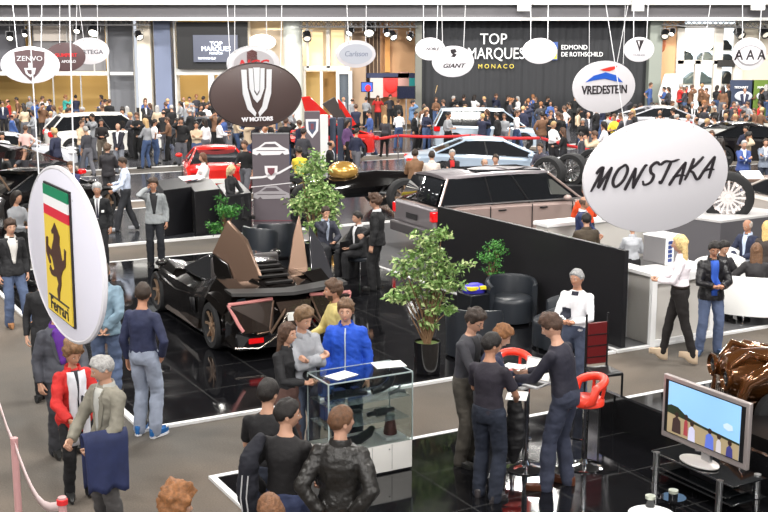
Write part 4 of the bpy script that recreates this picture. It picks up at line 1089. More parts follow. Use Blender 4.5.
# ================================================================= SIGNS
def oval_sign(label, px, py, w, h, yaw=None, wires=(), decor=None, m=None, edge=None, H_=1.0, side=1, Mx=None):
    Z = H_ * FP / h * .985
    c = AZ(px, py, Z)
    if yaw is None: yaw = side * math.acos(min(1, (w / h) / 1.60)) - .75 * math.atan((px - 384) / FP)
    if Mx is None: Mx = frame(c, (math.cos(yaw), math.sin(yaw), 0), (0, 0, 1))
    t = thing('hanging_sign', label, 'sign', (0, 0, 0)); t.matrix_world = Mx
    a, b = .81 * H_, .5 * H_
    mb = MB(); N_ = 56
    mb.loft([[V((math.cos(2 * PI * i / N_) * a * k, math.sin(2 * PI * i / N_) * b * k, z)) for i in range(N_)] for z, k in ((-.035, .985), (-.03, 1), (-.012, 1), (-.008, .985))], smooth=False)
    mb.build('board', m or mat('sign_white', s(212, 209, 213), .35), t, sharp=30)
    if edge:
        mb = MB(); mb.tube([(math.cos(2 * PI * i / N_) * a, math.sin(2 * PI * i / N_) * b, -.02) for i in range(N_)], .016, 6, closed=True); mb.build('rim', edge, t)
    inv = Mx.inverted()
    for (x0, y0, x1, y1) in wires:          # bottom pixel, top pixel
        r_ = ray(x0, y0); nz = Mx.col[2].to_3d(); B = CAM + r_ * ((Mx.translation - CAM).dot(nz) / r_.dot(nz)); lc = inv @ B; lc.z = -.02; Zb = (B - CAM).dot(V((0, cT, -sT)))
        top = AZ(x1, y1, Zb); k = (9.05 - (Mx @ lc).z) / max(.1, top.z - B.z)
        end = B + (top - B) * k
        g = MB(); g.cyl(lc, inv @ end, .004 * max(1, Z / 14), seg=5); g.build('wire', mat('wire', s(225, 225, 228), .4), t)
        g = MB(); g.ball(lc, .014 * max(1, Z / 20), 6, 4); g.build('eyelet', GREYM, t)
    return t, Mx, a, b
INK = mat('sign_ink', s(38, 32, 36), .5)
def stext(t, txt, x, y, hgt, wx=1.0, m=INK, shear=0.0, rot=0.0, space=1.0, off=0.0, name='lettering'):
    return text_obj(name, txt, m, t, Matrix.Translation((x, y, .0)) @ Matrix.Rotation(rot, 4, 'Z'), size=hgt / .7, wx=wx, shear=shear, ext=.006, space=space, off=off)
def spoly(t, pts, m, z=.0, th=.008, name='emblem', sc=1.0, ox=0, oy=0):
    mb = MB(); mb.prism([(ox + x * sc, oy + y * sc) for x, y in pts], z - .008, z + th); return mb.build(name, m, t, sharp=20)
t, *_ = oval_sign('big round hanging sign with slanted black brush lettering at right', 659, 176, 143, 112, wires=((627, 132, 600, -40), (694, 127, 718, -40)))
def stroke(t, pts, w0, w1, y0=0.0):
    mb = MB(); n = len(pts); L_, Rr = [], []
    P_ = [V((p[0], p[1], 0)) for p in pts]; Q = []
    for i in range(n - 1):
        p0, p1, p2, p3 = P_[max(i - 1, 0)], P_[i], P_[i + 1], P_[min(i + 2, n - 1)]
        for k in range(5):
            u = k / 5; Q.append(.5 * ((2 * p1) + (p2 - p0) * u + (2 * p0 - 5 * p1 + 4 * p2 - p3) * u * u + (3 * p1 - p0 - 3 * p2 + p3) * u ** 3))
    Q.append(P_[-1]); m = len(Q)
    rr = []
    for i, q in enumerate(Q):
        d = (Q[min(i + 1, m - 1)] - Q[max(i - 1, 0)]).normalized(); nn = V((-d.y, d.x, 0)); f = i / (m - 1)
        w_ = (w0 + (w1 - w0) * f) * (.35 + .65 * math.sin(min(1, f * 4 + .25) * PI / 2) * min(1, (1 - f) * 5 + .25)) * (1 + .35 * abs(d.y))
        rr.append([q - nn * w_ + V((0, 0, -.008)), q + nn * w_ + V((0, 0, -.008)), q + nn * w_ + V((0, 0, .005)), q - nn * w_ + V((0, 0, .005))])
    mb.loft(rr, smooth=False); mb.build('letter', INK, t, sharp=30)
LT = {'M': [[(0, .75), (.1, .95), (.22, .98), (.12, .5), (0, 0)], [(.22, .98), (.25, .5), (.27, .15), (.42, .6), (.58, 1)], [(.58, 1), (.55, .5), (.52, .02)]],
      'O': [[(.35, .95), (.10, .75), (.02, .3), (.2, .02), (.45, .25), (.52, .7), (.35, .95), (.2, .85)]],
      'N': [[(.02, 0), (.12, .5), (.2, .95)], [(.2, .95), (.28, .5), (.36, .05)], [(.36, .05), (.45, .5), (.6, 1.0), (.68, 1.0)]],
      'S': [[(.52, .85), (.35, .98), (.15, .8), (.22, .55), (.40, .4), (.35, .12), (.1, .02), (-.02, .2)]],
      'T': [[(-.02, .80), (.15, .95), (.45, .92), (.75, 1.0)], [(.42, .92), (.35, .5), (.25, .0), (.15, .1)]],
      'A': [[(-.02, .0), (.15, .45), (.42, 1.0)], [(.42, 1.0), (.44, .5), (.46, 0)], [(.05, .35), (.3, .42), (.58, .40)]],
      'K': [[(.18, .95), (.14, .5), (.05, 0)], [(.60, 1.0), (.35, .65), (.15, .45), (.35, .3), (.62, .0), (.75, .1)]]}
x_ = -.70
for i, ch in enumerate('MONSTAKA'):
    wd = {'M': .215, 'O': .155, 'N': .20, 'S': .155, 'T': .165, 'A': .165, 'K': .185}[ch]
    for st_ in LT[ch]:
        stroke(t, [(x_ + px_ * .25 + (py_ - .5) * .07, -.075 + py_ * .20 + .02 * math.sin(i * 2.2) + x_ * .03) for px_, py_ in st_], .0105, .008)
    x_ += wd * .965
t, *_ = oval_sign('dark brown oval sign with silver W emblem and white lettering', 257, 95, 87, 62, m=mat('sign_brown', s(72, 58, 56), .4), edge=mat('edge_brown', s(50, 40, 40), .4), wires=((231, 70, 226, -30), (281, 72, 283, -30)))
SIL = mat('silver_emblem', s(215, 215, 218), .3, .3)
for sx in (-1, 1):
    spoly(t, [(sx * x, y) for x, y in ((.27, .40), (.18, .40), (.17, .12), (.09, -.18), (.02, -.28), (.04, -.34), (.17, -.22), (.25, .02))], SIL)
    spoly(t, [(sx * x, y) for x, y in ((.14, .42), (.07, .42), (.05, .05), (.0, -.02), (.0, -.12), (.06, -.06), (.13, .10))], SIL)
spoly(t, [(-.055, .43), (.055, .43), (.04, .08), (0, .02), (-.04, .08)], SIL)
stext(t, 'W MOTORS', 0, -.385, .062, 1.15, mat('sign_white', (1, 1, 1)), off=.004)
t, *_ = oval_sign('white oval sign with blue and red arc over black tyre maker lettering', 605, 87, 62, 51, wires=((590, 63, 590, -30), (624, 64, 627, -30), (618, 62, 635, -30)))
spoly(t, [(-.50, .10), (-.3, .22), (0, .28), (.28, .22), (.46, .08), (.30, .10), (0, .16), (-.25, .14)], mat('arc_blue', s(40, 90, 190), .4), name='blue_arc')
spoly(t, [(-.14, .33), (.10, .38), (.30, .40), (.22, .33), (.10, .30), (-.05, .31)], mat('arc_red', s(215, 60, 50), .4), name='red_arc')
stext(t, 'VREDESTEIN', 0, -.06, .16, .93, off=.004)
t, *_ = oval_sign('white oval sign with slanted dark script below a small emblem before the curtain', 453.5, 61.5, 41, 30.5, wires=((443, 48, 441, -30), (464, 47, 467, -30)))
stext(t, 'GIANT', 0, -.14, .13, 1.5, shear=.3, off=.003); spoly(t, [(-.12, .38), (.06, .40), (.12, .30), (.02, .27), (.12, .22), (.04, .14), (-.10, .16), (-.02, .22), (-.10, .28)], INK)
t, *_ = oval_sign('small white oval sign with short dark script left of the emblem sign', 430.5, 49, 29, 22, wires=((424, 39, 423, -30), (437, 40, 439, -30)))
stext(t, 'NOBLE', .1, .0, .13, 1.2, shear=.3, off=.003)
t, *_ = oval_sign('plain bright white oval sign beside the blue crest on the curtain', 540, 51, 34, 25, wires=((531, 41, 531, -30), (548, 40, 549, -30)))
stext(t, 'SPYRES', -.22, .2, .10, 1.0, m=mat('pale_ink', s(160, 160, 165), .5))
t, *_ = oval_sign('white oval sign with black triangle emblem at the right end of the curtain', 639.5, 49.5, 30, 24, wires=((634, 39, 634, -30), (647, 39, 650, -30)))
spoly(t, [(-.22, .38), (.22, .38), (.05, .05), (0, -.08), (-.05, .05)], INK); spoly(t, [(-.13, .34), (-.02, .34), (-.02, .12)], mat('sign_white', (1, 1, 1)), z=.01); stext(t, 'TUSHEK', 0, -.22, .10, 1.3, m=mat('pale_ink', (1, 1, 1)))
t, *_ = oval_sign('white round sign with three capital letters in a grey ring at the right edge', 750, 54, 34, 32, wires=((743, 40, 743, -30), (760, 41, 764, -30)), side=1)
spoly(t, [(.62 * math.cos(2 * PI * i / 32), -.04 + .31 * math.sin(2 * PI * i / 32)) for i in range(32)], mat('ring_grey', s(150, 148, 150), .4), name='ring'); spoly(t, [(.56 * math.cos(2 * PI * i / 32), -.04 + .27 * math.sin(2 * PI * i / 32)) for i in range(32)], mat('sign_white', (1, 1, 1)), z=.008, name='ring')
stext(t, 'A A A', 0, -.04, .30, 1.35, off=.008).location.z = .012
t, *_ = oval_sign('silver rimmed white oval sign with embossed silver script left of the curtain', 356, 54, 38, 26, edge=mat('sign_white', (1, 1, 1)), wires=((349, 43, 345, -30), (366, 42, 367, -30)))
spoly(t, [(.68 * math.cos(2 * PI * i / 32), .38 * math.sin(2 * PI * i / 32)) for i in range(32)], mat('silver_oval', s(196, 200, 210), .3, .3), name='oval'); stext(t, 'Carlsson', 0, .0, .20, .95, m=mat('silver_script', s(130, 138, 160), .4), shear=.2).location.z = .012
t, *_ = oval_sign('white oval sign with red slanted lettering half behind the dark brown sign', 254, 64, 50, 35, edge=SIL, wires=((235, 52, 235, -30), (267, 50, 266, -30)))
spoly(t, [(.62 * math.cos(2 * PI * i / 32), .38 * math.sin(2 * PI * i / 32)) for i in range(32)], mat('sign_grey_oval', s(184, 180, 184), .4), name='oval'); spoly(t, [(-.22, .05), (-.22, .33), (-.05, .40), (.10, .33), (.10, .05)], mat('emblem_brown', s(110, 70, 70), .4))
stext(t, 'NCC', -.05, -.02, .24, 1.2, m=mat('letter_red', s(205, 50, 55), .4), shear=.3, off=.01).location.z = .012
t, *_ = oval_sign('white oval sign with dark shield emblem at the top left', 30, 65, 60, 36, yaw=.0, wires=((17, 49, 9, -30), (41, 48, 42, -30)))
spoly(t, [(-.42, .36), (0, .42), (.42, .36), (.40, .05), (.22, -.22), (0, -.42), (-.22, -.22), (-.40, .05)], mat('shield_brown', s(84, 66, 68), .4), name='shield')
o = stext(t, 'ZENVO', 0, .17, .13, 1.15, m=SIL); o.location.z = .012
spoly(t, [(-.04, .06), (.04, .06), (.04, -.08), (.16, -.08), (.12, -.24), (0, -.33), (-.12, -.24), (-.16, -.08), (-.04, -.08)], SIL, z=.01); spoly(t, [(-.09, -.13), (.09, -.13), (.06, -.22), (0, -.26), (-.06, -.22)], mat('shield_brown', (1, 1, 1)), z=.014)
t, *_ = oval_sign('brown oval sign with red and white lettering, second of three at the top left', 66, 57, 36, 28, m=mat('sign_brown2', s(92, 72, 74), .4), wires=((60, 44, 60, -30), (76, 46, 78, -30)))
stext(t, 'GUMPERT', .0, .06, .12, 1.2, m=mat('letter_red', (1, 1, 1)), off=.004); stext(t, 'APOLLO', .1, -.16, .09, 1.2, m=mat('sign_white', (1, 1, 1)), off=.003)
t, *_ = oval_sign('white oval sign with outlined grey lettering, third of three at the top left', 90, 51, 36, 26, wires=((84, 40, 75, -30), (98, 40, 97, -30)))
stext(t, 'ARTEGA', .02, -.04, .16, 1.2, m=mat('letter_grey', s(110, 110, 116), .4), off=.004)
# tilted yellow-badged oval
Z = 6.75; c = AZ(60.5, 254, Z); k = Z / FP
camR = V((1, 0, 0)); camU = V((0, sT, cT)); camF = V((0, cT, -sT))
u = camR * 41.7 - camU * 14 - camF * 70; v = camR * 1.1 + camU * 130 - camF * 25.3
v = v - u.normalized() * v.dot(u.normalized())
Mx = frame(c, u, v)
t, Mx, a, b = oval_sign('tall tilted white oval sign with yellow prancing horse badge at left', 60, 254, 75, 168, Mx=Mx, wires=((36, 181, 24, -20), (71, 201, 66, -20)), m=mat('sign_lilac_white', s(224, 222, 234), .3), edge=mat('sign_white', (1, 1, 1)))
YEL = mat('badge_yellow', s(226, 196, 70), .4)
bw, bh = .27, .385
ox = -.03
def rct(x0, y0, x1, y1): return [(x0, y0), (x1, y0), (x1, y1), (x0, y1)]
spoly(t, rct(ox - bw - .015, -bh - .012, ox + bw + .015, bh + .012), INK, th=.004, name='badge_border')
spoly(t, rct(ox - bw, -bh, ox + bw, bh - .18), YEL, z=.004, name='badge')
for i, cc in enumerate(((20, 130, 90), (235, 235, 235), (210, 40, 60))):
    spoly(t, rct(ox - bw, bh - .06 * (i + 1), ox + bw, bh - .06 * i), mat('stripe_%d' % i, s(*cc), .4), z=.004, name='stripe')
HORSE = [(-.02, .19), (.02, .22), (.05, .19), (.09, .16), (.08, .14), (.04, .15), (.05, .11), (.08, .07), (.10, .03), (.16, .05), (.19, .01), (.17, -.03), (.15, .0), (.10, -.01), (.08, -.04), (.06, -.08), (.10, -.10), (.14, -.07), (.16, -.10), (.12, -.13), (.07, -.13), (.02, -.12),
         (-.01, -.16), (.02, -.20), (.01, -.26), (-.02, -.26), (-.03, -.21), (-.06, -.16), (-.07, -.10), (-.10, -.06), (-.16, -.02), (-.18, .08), (-.15, .09), (-.14, .02), (-.10, .0), (-.08, .05), (-.06, .10), (-.07, .15)]
HB = mat('horse_brown', s(70, 44, 36), .4)
spoly(t, [(ox - x * 1.15 * 1, y * .95 - .03) for x, y in HORSE], HB, z=.008, name='horse')
mb = MB(); mb.tube([(ox - .15, -.08, .012), (ox - .21, -.02, .012), (ox - .20, .07, .012)], .012, 5); mb.build('horse_tail', HB, t)
mb = MB(); mb.tube([(ox - .22, -.285, .012), (ox + .22, -.285, .012)], .006, 5); mb.build('underline', INK, t)
stext(t, 'Ferrari', ox, -.335, .075, 1.35, m=INK, off=.002).location.z = .008

# ================================================================= FURNITURE AND OBJECTS
def foliage(mb, c, rx, ry, rz_, n, leaf, seed, droop=.3, holes=0):
    r_ = random.Random(seed); c = V(c); cl = []
    for i in range(max(6, n // 60)):
        a, e = r_.uniform(0, 2 * PI), r_.uniform(-.9, 1); q = r_.uniform(.35, .95)
        cl.append(V((math.cos(a) * math.sqrt(1 - e * e) * rx * q, math.sin(a) * math.sqrt(1 - e * e) * ry * q, e * rz_ * q)))
    for i in range(n):
        b = r_.choice(cl); p = c + b + V((r_.gauss(0, rx * .20), r_.gauss(0, ry * .20), r_.gauss(0, rz_ * .13)))
        d = V((r_.gauss(0, 1), r_.gauss(0, 1), r_.gauss(-droop, .6))).normalized(); w = d.cross(V((r_.gauss(0, 1), r_.gauss(0, 1), r_.gauss(0, 1)))).normalized()
        l = leaf * r_.uniform(.7, 1.2)
        vs_ = [mb.v(x) for x in (p, p + d * l * .45 + w * l * .22, p + d * l, p + d * l * .45 - w * l * .22)]
        f = mb._f(vs_)
        if f: f.material_index = 0 if r_.random() < .7 else 1
    return cl
LEAF = [mat('leaf_green', s(112, 146, 78), .55, var=.3, scale=6), mat('leaf_light', s(178, 196, 132), .5)]
LEAF2 = [mat('leaf_deep', s(52, 112, 44), .55, var=.3, scale=6), mat('leaf_mid', s(84, 146, 62), .5)]
BARK = mat('bark', s(120, 92, 66), .8, bump=.5)
def plant(name, label, base, h, blobs, n, leaf, pot, lf=LEAF, seed=1, stems=4, potm=None, z=0):
    t = thing(name, label, 'plant', (base.x, base.y, z))
    r, ph = pot
    mb = MB(); mb.lathe([(r * .86, 0), (r * .95, .02), (r, ph), (r * .93, ph), (r * .90, ph - .04), (.01, ph - .04)], seg=28); po = mb.build('pot', potm or mat('gloss_black_pot', (.008, .008, .009), .1, coat=.6), t)
    mb = MB(); mb.lathe([(.01, ph - .035), (r * .6, ph - .025), (r * .9, ph - .035)], seg=20); mb.build('soil', mat('mossy_soil', s(92, 110, 52), .9, bump=.6), po)
    mb = MB(); fm = MB(); r_ = random.Random(seed)
    for i, (x, y, zz, rx, ry, rz2, k) in enumerate(blobs):
        cl = foliage(fm, (x, y, zz), rx, ry, rz2, int(n * k), leaf, seed + i)
        for c_ in cl[:6]:
            b0 = V((r_.uniform(-.04, .04), r_.uniform(-.04, .04), ph - .05)); tip = V((x, y, zz)) + c_
            mb.tube([b0, b0.lerp(tip, .35) + V((r_.uniform(-.05, .05), r_.uniform(-.03, .03), .08)), tip], [.017, .011, .004], 5)
    mb.build('trunk', BARK, t); fm.build('foliage', lf, t, sharp=180, fix=False)
    return t
b = G(427, 375); plant('ficus_tree', 'tall pale green ficus tree in a glossy black pot', b, 2.1, [(.02, 0, 1.85, .30, .28, .28, 1), (-.15, 0, 1.50, .40, .32, .25, 1.2), (.25, .05, 1.38, .42, .3, .25, 1.2), (-.28, -.05, 1.15, .25, .25, .2, .7), (.12, 0, 1.0, .30, .25, .22, .7), (.02, 0, .75, .18, .18, .1, .2)], 620, .085, (.19, .46), seed=4, z=.03)
b = G(492, 318); plant('shrub', 'small round deep green shrub by the partition wall', b, 1.5, [(0, 0, 1.1, .26, .24, .32, 1.4), (0, 0, .8, .2, .2, .15, .5)], 500, .055, (.17, .5), lf=LEAF2, seed=7, z=.03)
b = G(314, 262); plant('bush', 'tall pale green bush beside the grey banner', b, 2.2, [(0, 0, 1.85, .38, .3, .42, 1.4), (-.1, 0, 1.25, .48, .36, .4, 1.8), (.15, 0, .85, .4, .3, .3, 1), (.28, 0, 1.3, .35, .3, .3, .8)], 620, .10, (.22, .4), seed=12, z=.03)
b = G(229, 262); plant('shrub', 'bright green shrub behind the raised left door of the hypercar', b, 1.2, [(0, 0, 1.15, .34, .3, .28, 1.3), (-.15, 0, .8, .3, .25, .25, 1)], 480, .07, (.2, .42), lf=LEAF2, seed=9, z=.03)
b = G(212, 240); 
# partition walls
Pz = 1.52
p0 = G(623, 349.5); p1 = p0 + HV * 5.3
def slabwall(name, a, b, z, th, m, z0=0):
    d = (b - a); d.z = 0; n = V((-d.y, d.x, 0)).normalized() * th / 2; mb = MB()
    mb.prism([a - n, b - n, b + n, a + n], z0, z); return mb.build(name, m)
PB_M = mat('partition_black', s(26, 25, 28), .45)
tag(slabwall('partition_wall', p0, p1, Pz, .08, PB_M), 'long black partition wall behind the tub chairs', 'partition')
b_ = p1 - HU * .05
# counter (white reception)
def polyobj(name, pix, z0, z1, m, label=None, cat=None, bevel=0.0, parent=None, px_z=0):
    pts = [G(x, y, px_z) for x, y in pix]; c = sum(pts, V()) / len(pts)
    mb = MB(); mb.prism([(p.x - c.x, p.y - c.y) for p in pts], z0, z1)
    o = mb.build(name, m, parent, loc=(c.x, c.y, 0), bevel=bevel)
    if label: tag(o, label, cat)
    return o
ct = thing('reception_counter', 'long white reception counter beyond the partition, blonde woman leaning on it', 'counter', G(651, 347))
ct.rotation_euler = (0, 0, HA)
mb = MB(); mb.box((.60, .28, 1.11), (1.28, .58, .06)); mb.box((.09, 1.55, 1.11), (.30, 2.0, .06)); mb.build('countertop', OFFW, ct, bevel=.008)
mb = MB(); mb.box((.60, .30, .55), (1.2, .52, 1.06)); mb.build('front_cabinet', mat('counter_front', s(206, 202, 196), .35), ct)
mb = MB(); mb.box((.03, 1.3, .55), (.06, 2.6, 1.1)); mb.box((.0, .0, .56), (.10, .06, 1.12)); mb.box((1.22, .02, .56), (.08, .06, 1.12)); mb.box((.6, .0, 1.04), (1.2, .05, .12)); mb.box((.6, .0, .05), (1.2, .04, .10)); mb.build('side_panel', OFFW, ct)
mb = MB(); mb.box((.62, .01, .015), (1.1, .03, .03)); mb.build('plinth', BLACK, ct)
ct2 = G(603, 272); t = thing('counter', 'white counter running back behind the partition toward the grey vehicle', 'counter', (ct2.x, ct2.y, 0), HA)
mb = MB(); mb.box((.6, 1.0, .9), (2.9, .5, .08)); mb.build('countertop', OFFW, t, bevel=.01); mb = MB(); mb.box((.6, 1.0, .44), (2.8, .4, .86)); mb.build('front_cabinet', mat('counter_front', (1, 1, 1)), t)
p = G(662, 262, 1.14); t = thing('printer', 'grey and white office machine with blue keys on the reception counter', 'machine', (p.x, p.y, 1.14), HA + R(8))
mb = MB(); mb.box((0, 0, .22), (.42, .44, .42)); mb.build('case', mat('machine_grey', s(120, 118, 120), .4), t, bevel=.02)
mb = MB(); mb.box((-.12, -.235, .22), (.18, .02, .42)); mb.build('front_panel', OFFW, t); mb = MB(); mb.box((0, 0, .44), (.44, .46, .03)); mb.build('lid', OFFW, t, bevel=.01)
mb = MB()
for i in range(5):
    for j in range(2): mb.box((-.15 + j * .05, -.25, .08 + .07 * i), (.035, .02, .05))
mb.build('key', mat('key_blue', s(50, 70, 130), .4), t)
# grey plinth under the wheel
t = polyobj('plinth', [(655, 212), (721, 221), (790, 212), (735, 205)], 0, 1.06, mat('plinth_grey', s(92, 90, 94), .5), 'large grey plinth with pale top carrying the white display wheel', 'plinth', px_z=1.1)
mb = MB(); pts = [G(x, y, 1.1) - V((t.location.x, t.location.y, 0)) for x, y in [(655, 212), (721, 221), (790, 212), (735, 205)]]; mb.prism([(p.x * 1.01, p.y * 1.01) for p in pts], 1.06, 1.1); mb.build('top', mat('plinth_top', s(190, 188, 188), .4), t)
# white lounge sofas at right
def tub(label, p, rz, m, w=.78, h=.75, name='tub_chair', legs=False, d=.72, grp=None, z=.03):
    t = thing(name, label, 'armchair', (p.x, p.y, z), rz, grp)
    mb = MB(); rr = []; n = 18; b0 = .16 if legs else .04
    for i in range(n + 1):
        a = R(-115) + R(230) * i / n; c_, s_ = math.cos(a), math.sin(a)
        hh = h - (.12 * abs(i / n * 2 - 1) ** 3)
        def pt(k, z): return V((s_ * w / 2 * k, c_ * d / 2 * k + .02, z))
        rr.append([pt(1, b0), pt(1.02, hh - .04), pt(.98, hh), pt(.86, hh), pt(.82, hh - .04), pt(.82, b0)])
    mb.loft(rr); mb.build('backrest', m, t, sharp=60)
    mb = MB(); mb.loft([[V((math.cos(q) * w * .40 * k, (math.sin(q) * d * .42 - .02) * k, z)) for q in [2 * PI * i / 24 for i in range(24)]] for z, k in ((b0, 1), (.36, 1), (.42, .97), (.45, .85))]); mb.build('seat', m, t, sharp=60)
    for x in (-.25, .25):
        for y in (-.22, .22):
            mb = MB(); mb.cyl((x, y, 0), (x, y, b0 + .02), .02, seg=10); mb.build('leg', CHROME if legs else BLACK, t)
    return t
BL = mat('black_leather', s(34, 38, 44), .38, spec=.6)
tub('black leather tub chair, rearmost beside the side table', G(511, 324), R(10), BL, w=.86, grp='black tub chairs')
tub('black leather tub chair seen from behind, nearest to the ficus tree', G(474, 357), R(168), BL, w=.84, grp='black tub chairs')
tub('black leather tub chair, rightmost against the partition', G(553, 348), R(-100), BL, w=.90, grp='black tub chairs')
p = G(474, 325); t = thing('side_table', 'small black cube table between the tub chairs', 'table', (p.x, p.y, .03), HA)
mb = MB(); mb.box((0, 0, .26), (.42, .42, .52)); mb.build('cube', mat('dark_cube', s(22, 24, 28), .35), t, bevel=.01)
p = G(474, 292, .55); t = thing('bag', 'blue bag with yellow print on the small black table', 'bag', (p.x, p.y, .55), R(20))
mb = MB(); mb.loft([[V((math.cos(q) * a_, math.sin(q) * b_, z)) for q in [2 * PI * i / 16 for i in range(16)]] for z, a_, b_ in ((0, .19, .13), (.06, .22, .15), (.12, .16, .10), (.15, .08, .05))]); mb.build('bag_body', mat('bag_blue', s(66, 60, 190), .5), t)
mb = MB(); mb.box((-.07, -.10, .085), (.16, .12, .05), .3); mb.box((.10, -.12, .09), (.10, .06, .05)); mb.build('print', mat('bag_yellow', s(235, 215, 40), .5), t)
p = G(458, 332); 
tub('black leather tub chair left of the grey banner foot', G(262, 262), R(140), BL, w=.80, grp='black tub chairs by the banner')
tub('black leather tub chair right of the grey banner foot', G(277, 257), R(190), BL, w=.82, grp='black tub chairs by the banner')
WL = mat('white_leather', s(236, 236, 234), .4)
tub('white tub sofa with slim chrome legs at the right edge, back turned', G(757, 322), R(168), WL, w=1.55, h=.80, d=.9, legs=True)
tub('white tub armchair holding the seated man in a navy suit', G(733, 292), R(80), WL, w=.9, h=.8, legs=True)
tub('white tub armchair behind the leather jacket man', G(712, 300), R(-60), WL, w=.85, h=.72, legs=True)
p = G(737, 330); mb = MB(); 
# black counters behind the aisle
def counter(label, pix, z, top=None):
    o = polyobj('display_counter', pix, .05, z, mat('counter_black', s(24, 24, 27), .35), label, 'counter', bevel=.01); return o
counter('black display counter with slanted top beside the man in the grey blazer', [(165, 239), (193, 234), (182, 222), (158, 226)], 1.15)
counter('black cube counter right of the slanted counter', [(196, 238), (221, 234), (212, 221), (188, 225)], 1.1)
counter('black counter with white top under the seated women', [(227, 236), (252, 231), (240, 216), (218, 221)], .95)
polyobj('display_counter', [(340, 282), (372, 275), (380, 262), (349, 268)], .03, .78, mat('counter_black', (1, 1, 1)), 'low black counter beside the standing man in the dark suit', 'counter')
p = G(176, 180, 1.2); 
o = polyobj('leaflet', [(183, 181), (205, 178), (199, 175), (178, 177)], 1.16, 1.17, OFFW, 'white leaflet lying on the slanted black counter', 'leaflet', px_z=1.16)
# banners
def rollup(label, x0, x1, ytop, ybot, h, decor):
    a = G(x0, ybot); b = G(x1, ybot - 1.0); b.y = a.y; t = thing('banner_stand', label, 'banner', ((a.x + b.x) / 2, a.y, .05), R(3)); w = b.x - a.x
    mb = MB(); mb.box((0, 0, .05 + h / 2), (w, .03, h)); mb.build('panel', mat('banner_grey', s(88, 80, 86), .5), t)
    mb = MB(); mb.box((0, 0, .03), (w * 1.04, .22, .07)); mb.build('base', GREYM, t, bevel=.01); mb = MB(); mb.box((0, 0, h + .06), (w, .05, .03)); mb.build('top_rail', GREYM, t)
    mb = MB(); mb.cyl((0, .05, .05), (0, .05, h), .012, seg=8); mb.build('pole', GREYM, t)
    return t, w
t, w = rollup('tall grey roll-up banner with two white car drawings and a shield', 254, 291, 140, 229, 2.25, None)
WP = mat('print_white', s(215, 212, 215), .5); WP2 = mat('print_grey', s(150, 146, 150), .5)
MF = Matrix(((1, 0, 0, 0), (0, 0, -1, -.018), (0, 1, 0, 0), (0, 0, 0, 1)))
def bpoly(t, pts, m, name='print', d=0.0):
    mb = MB(); mb.prism(pts, 0 + d, .006 + d, MF); mb.build(name, m, t, sharp=20)
for z, m1, sc_ in ((1.86, WP, 1), (.78, WP2, 1.0)):
    bpoly(t, [(x * sc_, z + y) for x, y in ((-.45, -.04), (-.44, .06), (-.30, .12), (-.14, .24), (.12, .25), (.30, .12), (.43, .06), (.45, -.05), (.34, -.07), (.28, -.02), (.22, -.07), (-.22, -.08), (-.28, -.02), (-.34, -.08))], m1)
    bpoly(t, [(x, z + y) for x, y in ((-.24, .12), (-.12, .20), (.10, .20), (.2, .12))], mat('banner_grey', (1, 1, 1)), d=.006)
    bpoly(t, [(x, z + y) for x, y in ((-.36, .03), (.36, .03), (.34, .045), (-.34, .045))], mat('banner_grey', (1, 1, 1)), d=.006)
bpoly(t, [(-.16, 1.52), (.16, 1.52), (.15, 1.36), (.08, 1.22), (0, 1.17), (-.08, 1.22), (-.15, 1.36)], WP); bpoly(t, [(-.09, 1.47), (.09, 1.47), (.08, 1.36), (0, 1.28), (-.08, 1.36)], mat('badge_dark', s(110, 60, 70), .5), d=.006)
bpoly(t, [(-.52, 1.20), (-.2, 1.22), (.2, 1.32), (.52, 1.50), (.52, 1.55), (.18, 1.37), (-.2, 1.27), (-.52, 1.25)], WP)
bpoly(t, [(-.5, .99), (.5, 1.09), (.5, 1.11), (-.5, 1.01)], WP); bpoly(t, [(-.5, .15), (.5, .15), (.5, .17), (-.5, .17)], mat('badge_dark', (1, 1, 1)))
t, w = rollup('smaller dark banner with a white shield beside the white pillar post', 305, 321, 112, 176, 2.1, None)
bpoly(t, [(-.22, 1.9), (.22, 1.9), (.2, 1.5), (0, 1.25), (-.2, 1.5)], WP); bpoly(t, [(-.14, 1.82), (.14, 1.82), (.12, 1.54), (0, 1.37), (-.12, 1.54)], mat('banner_dark', s(70, 78, 100), .5), d=.006); bpoly(t, [(-.05, 1.75), (.05, 1.75), (.05, 1.55), (-.05, 1.55)], mat('badge_dark', (1, 1, 1)), d=.012)
g = G(333, 170); mb = MB()
for k in range(5): mb.box((g.x - .55 + k * .28, g.y, .95), (.24, .3, 1.85))
tag(mb.build('display_rack', mat('rack_blue', s(58, 66, 84), .4), bevel=.03), 'dark blue ribbed display rack right of the small shield banner', 'rack')
g = G(325, 170); mb = MB(); mb.box((g.x, g.y - .3, 1.0), (.28, .2, 2.0)); tag(mb.build('pillar', mat('white_paint', (1, 1, 1)), bevel=.02), 'narrow white pillar by the dark blue rack', 'pillar')
g = G(405, 0 + 166)
# display showcase
cs = G(412, 471); t = thing('glass_showcase', 'glass display case with white cabinet base holding engine parts', 'showcase', (cs.x, cs.y, .03), HA)
w_, d_ = 1.0, .50; GL = mat('clear_glass', (.86, .93, .92), .02, trans=1, ior=1.3)
def bx(x0, x1, y0, y1, z0, z1): return ((x0 + x1) / 2, (y0 + y1) / 2, (z0 + z1) / 2), (x1 - x0, y1 - y0, z1 - z0)
mb = MB(); mb.box(*bx(-w_, 0, 0, d_, .02, .33)); cb = mb.build('cabinet', mat('cabinet_white', s(226, 224, 220), .35), t, bevel=.004)
for x in (-.74, -.49, -.25):
    mb = MB(); mb.box(*bx(x - .002, x + .002, -.004, .002, .04, .32)); mb.build('door_gap', GREYM, cb)
mb = MB(); mb.ball((-.28, -.004, .27), .01, 8, 5); mb.build('lock', STEEL, cb)
mb = MB(); mb.box(*bx(-w_ + .01, -.01, .01, d_ - .01, 0, .02)); mb.build('plinth', BLACK, cb)
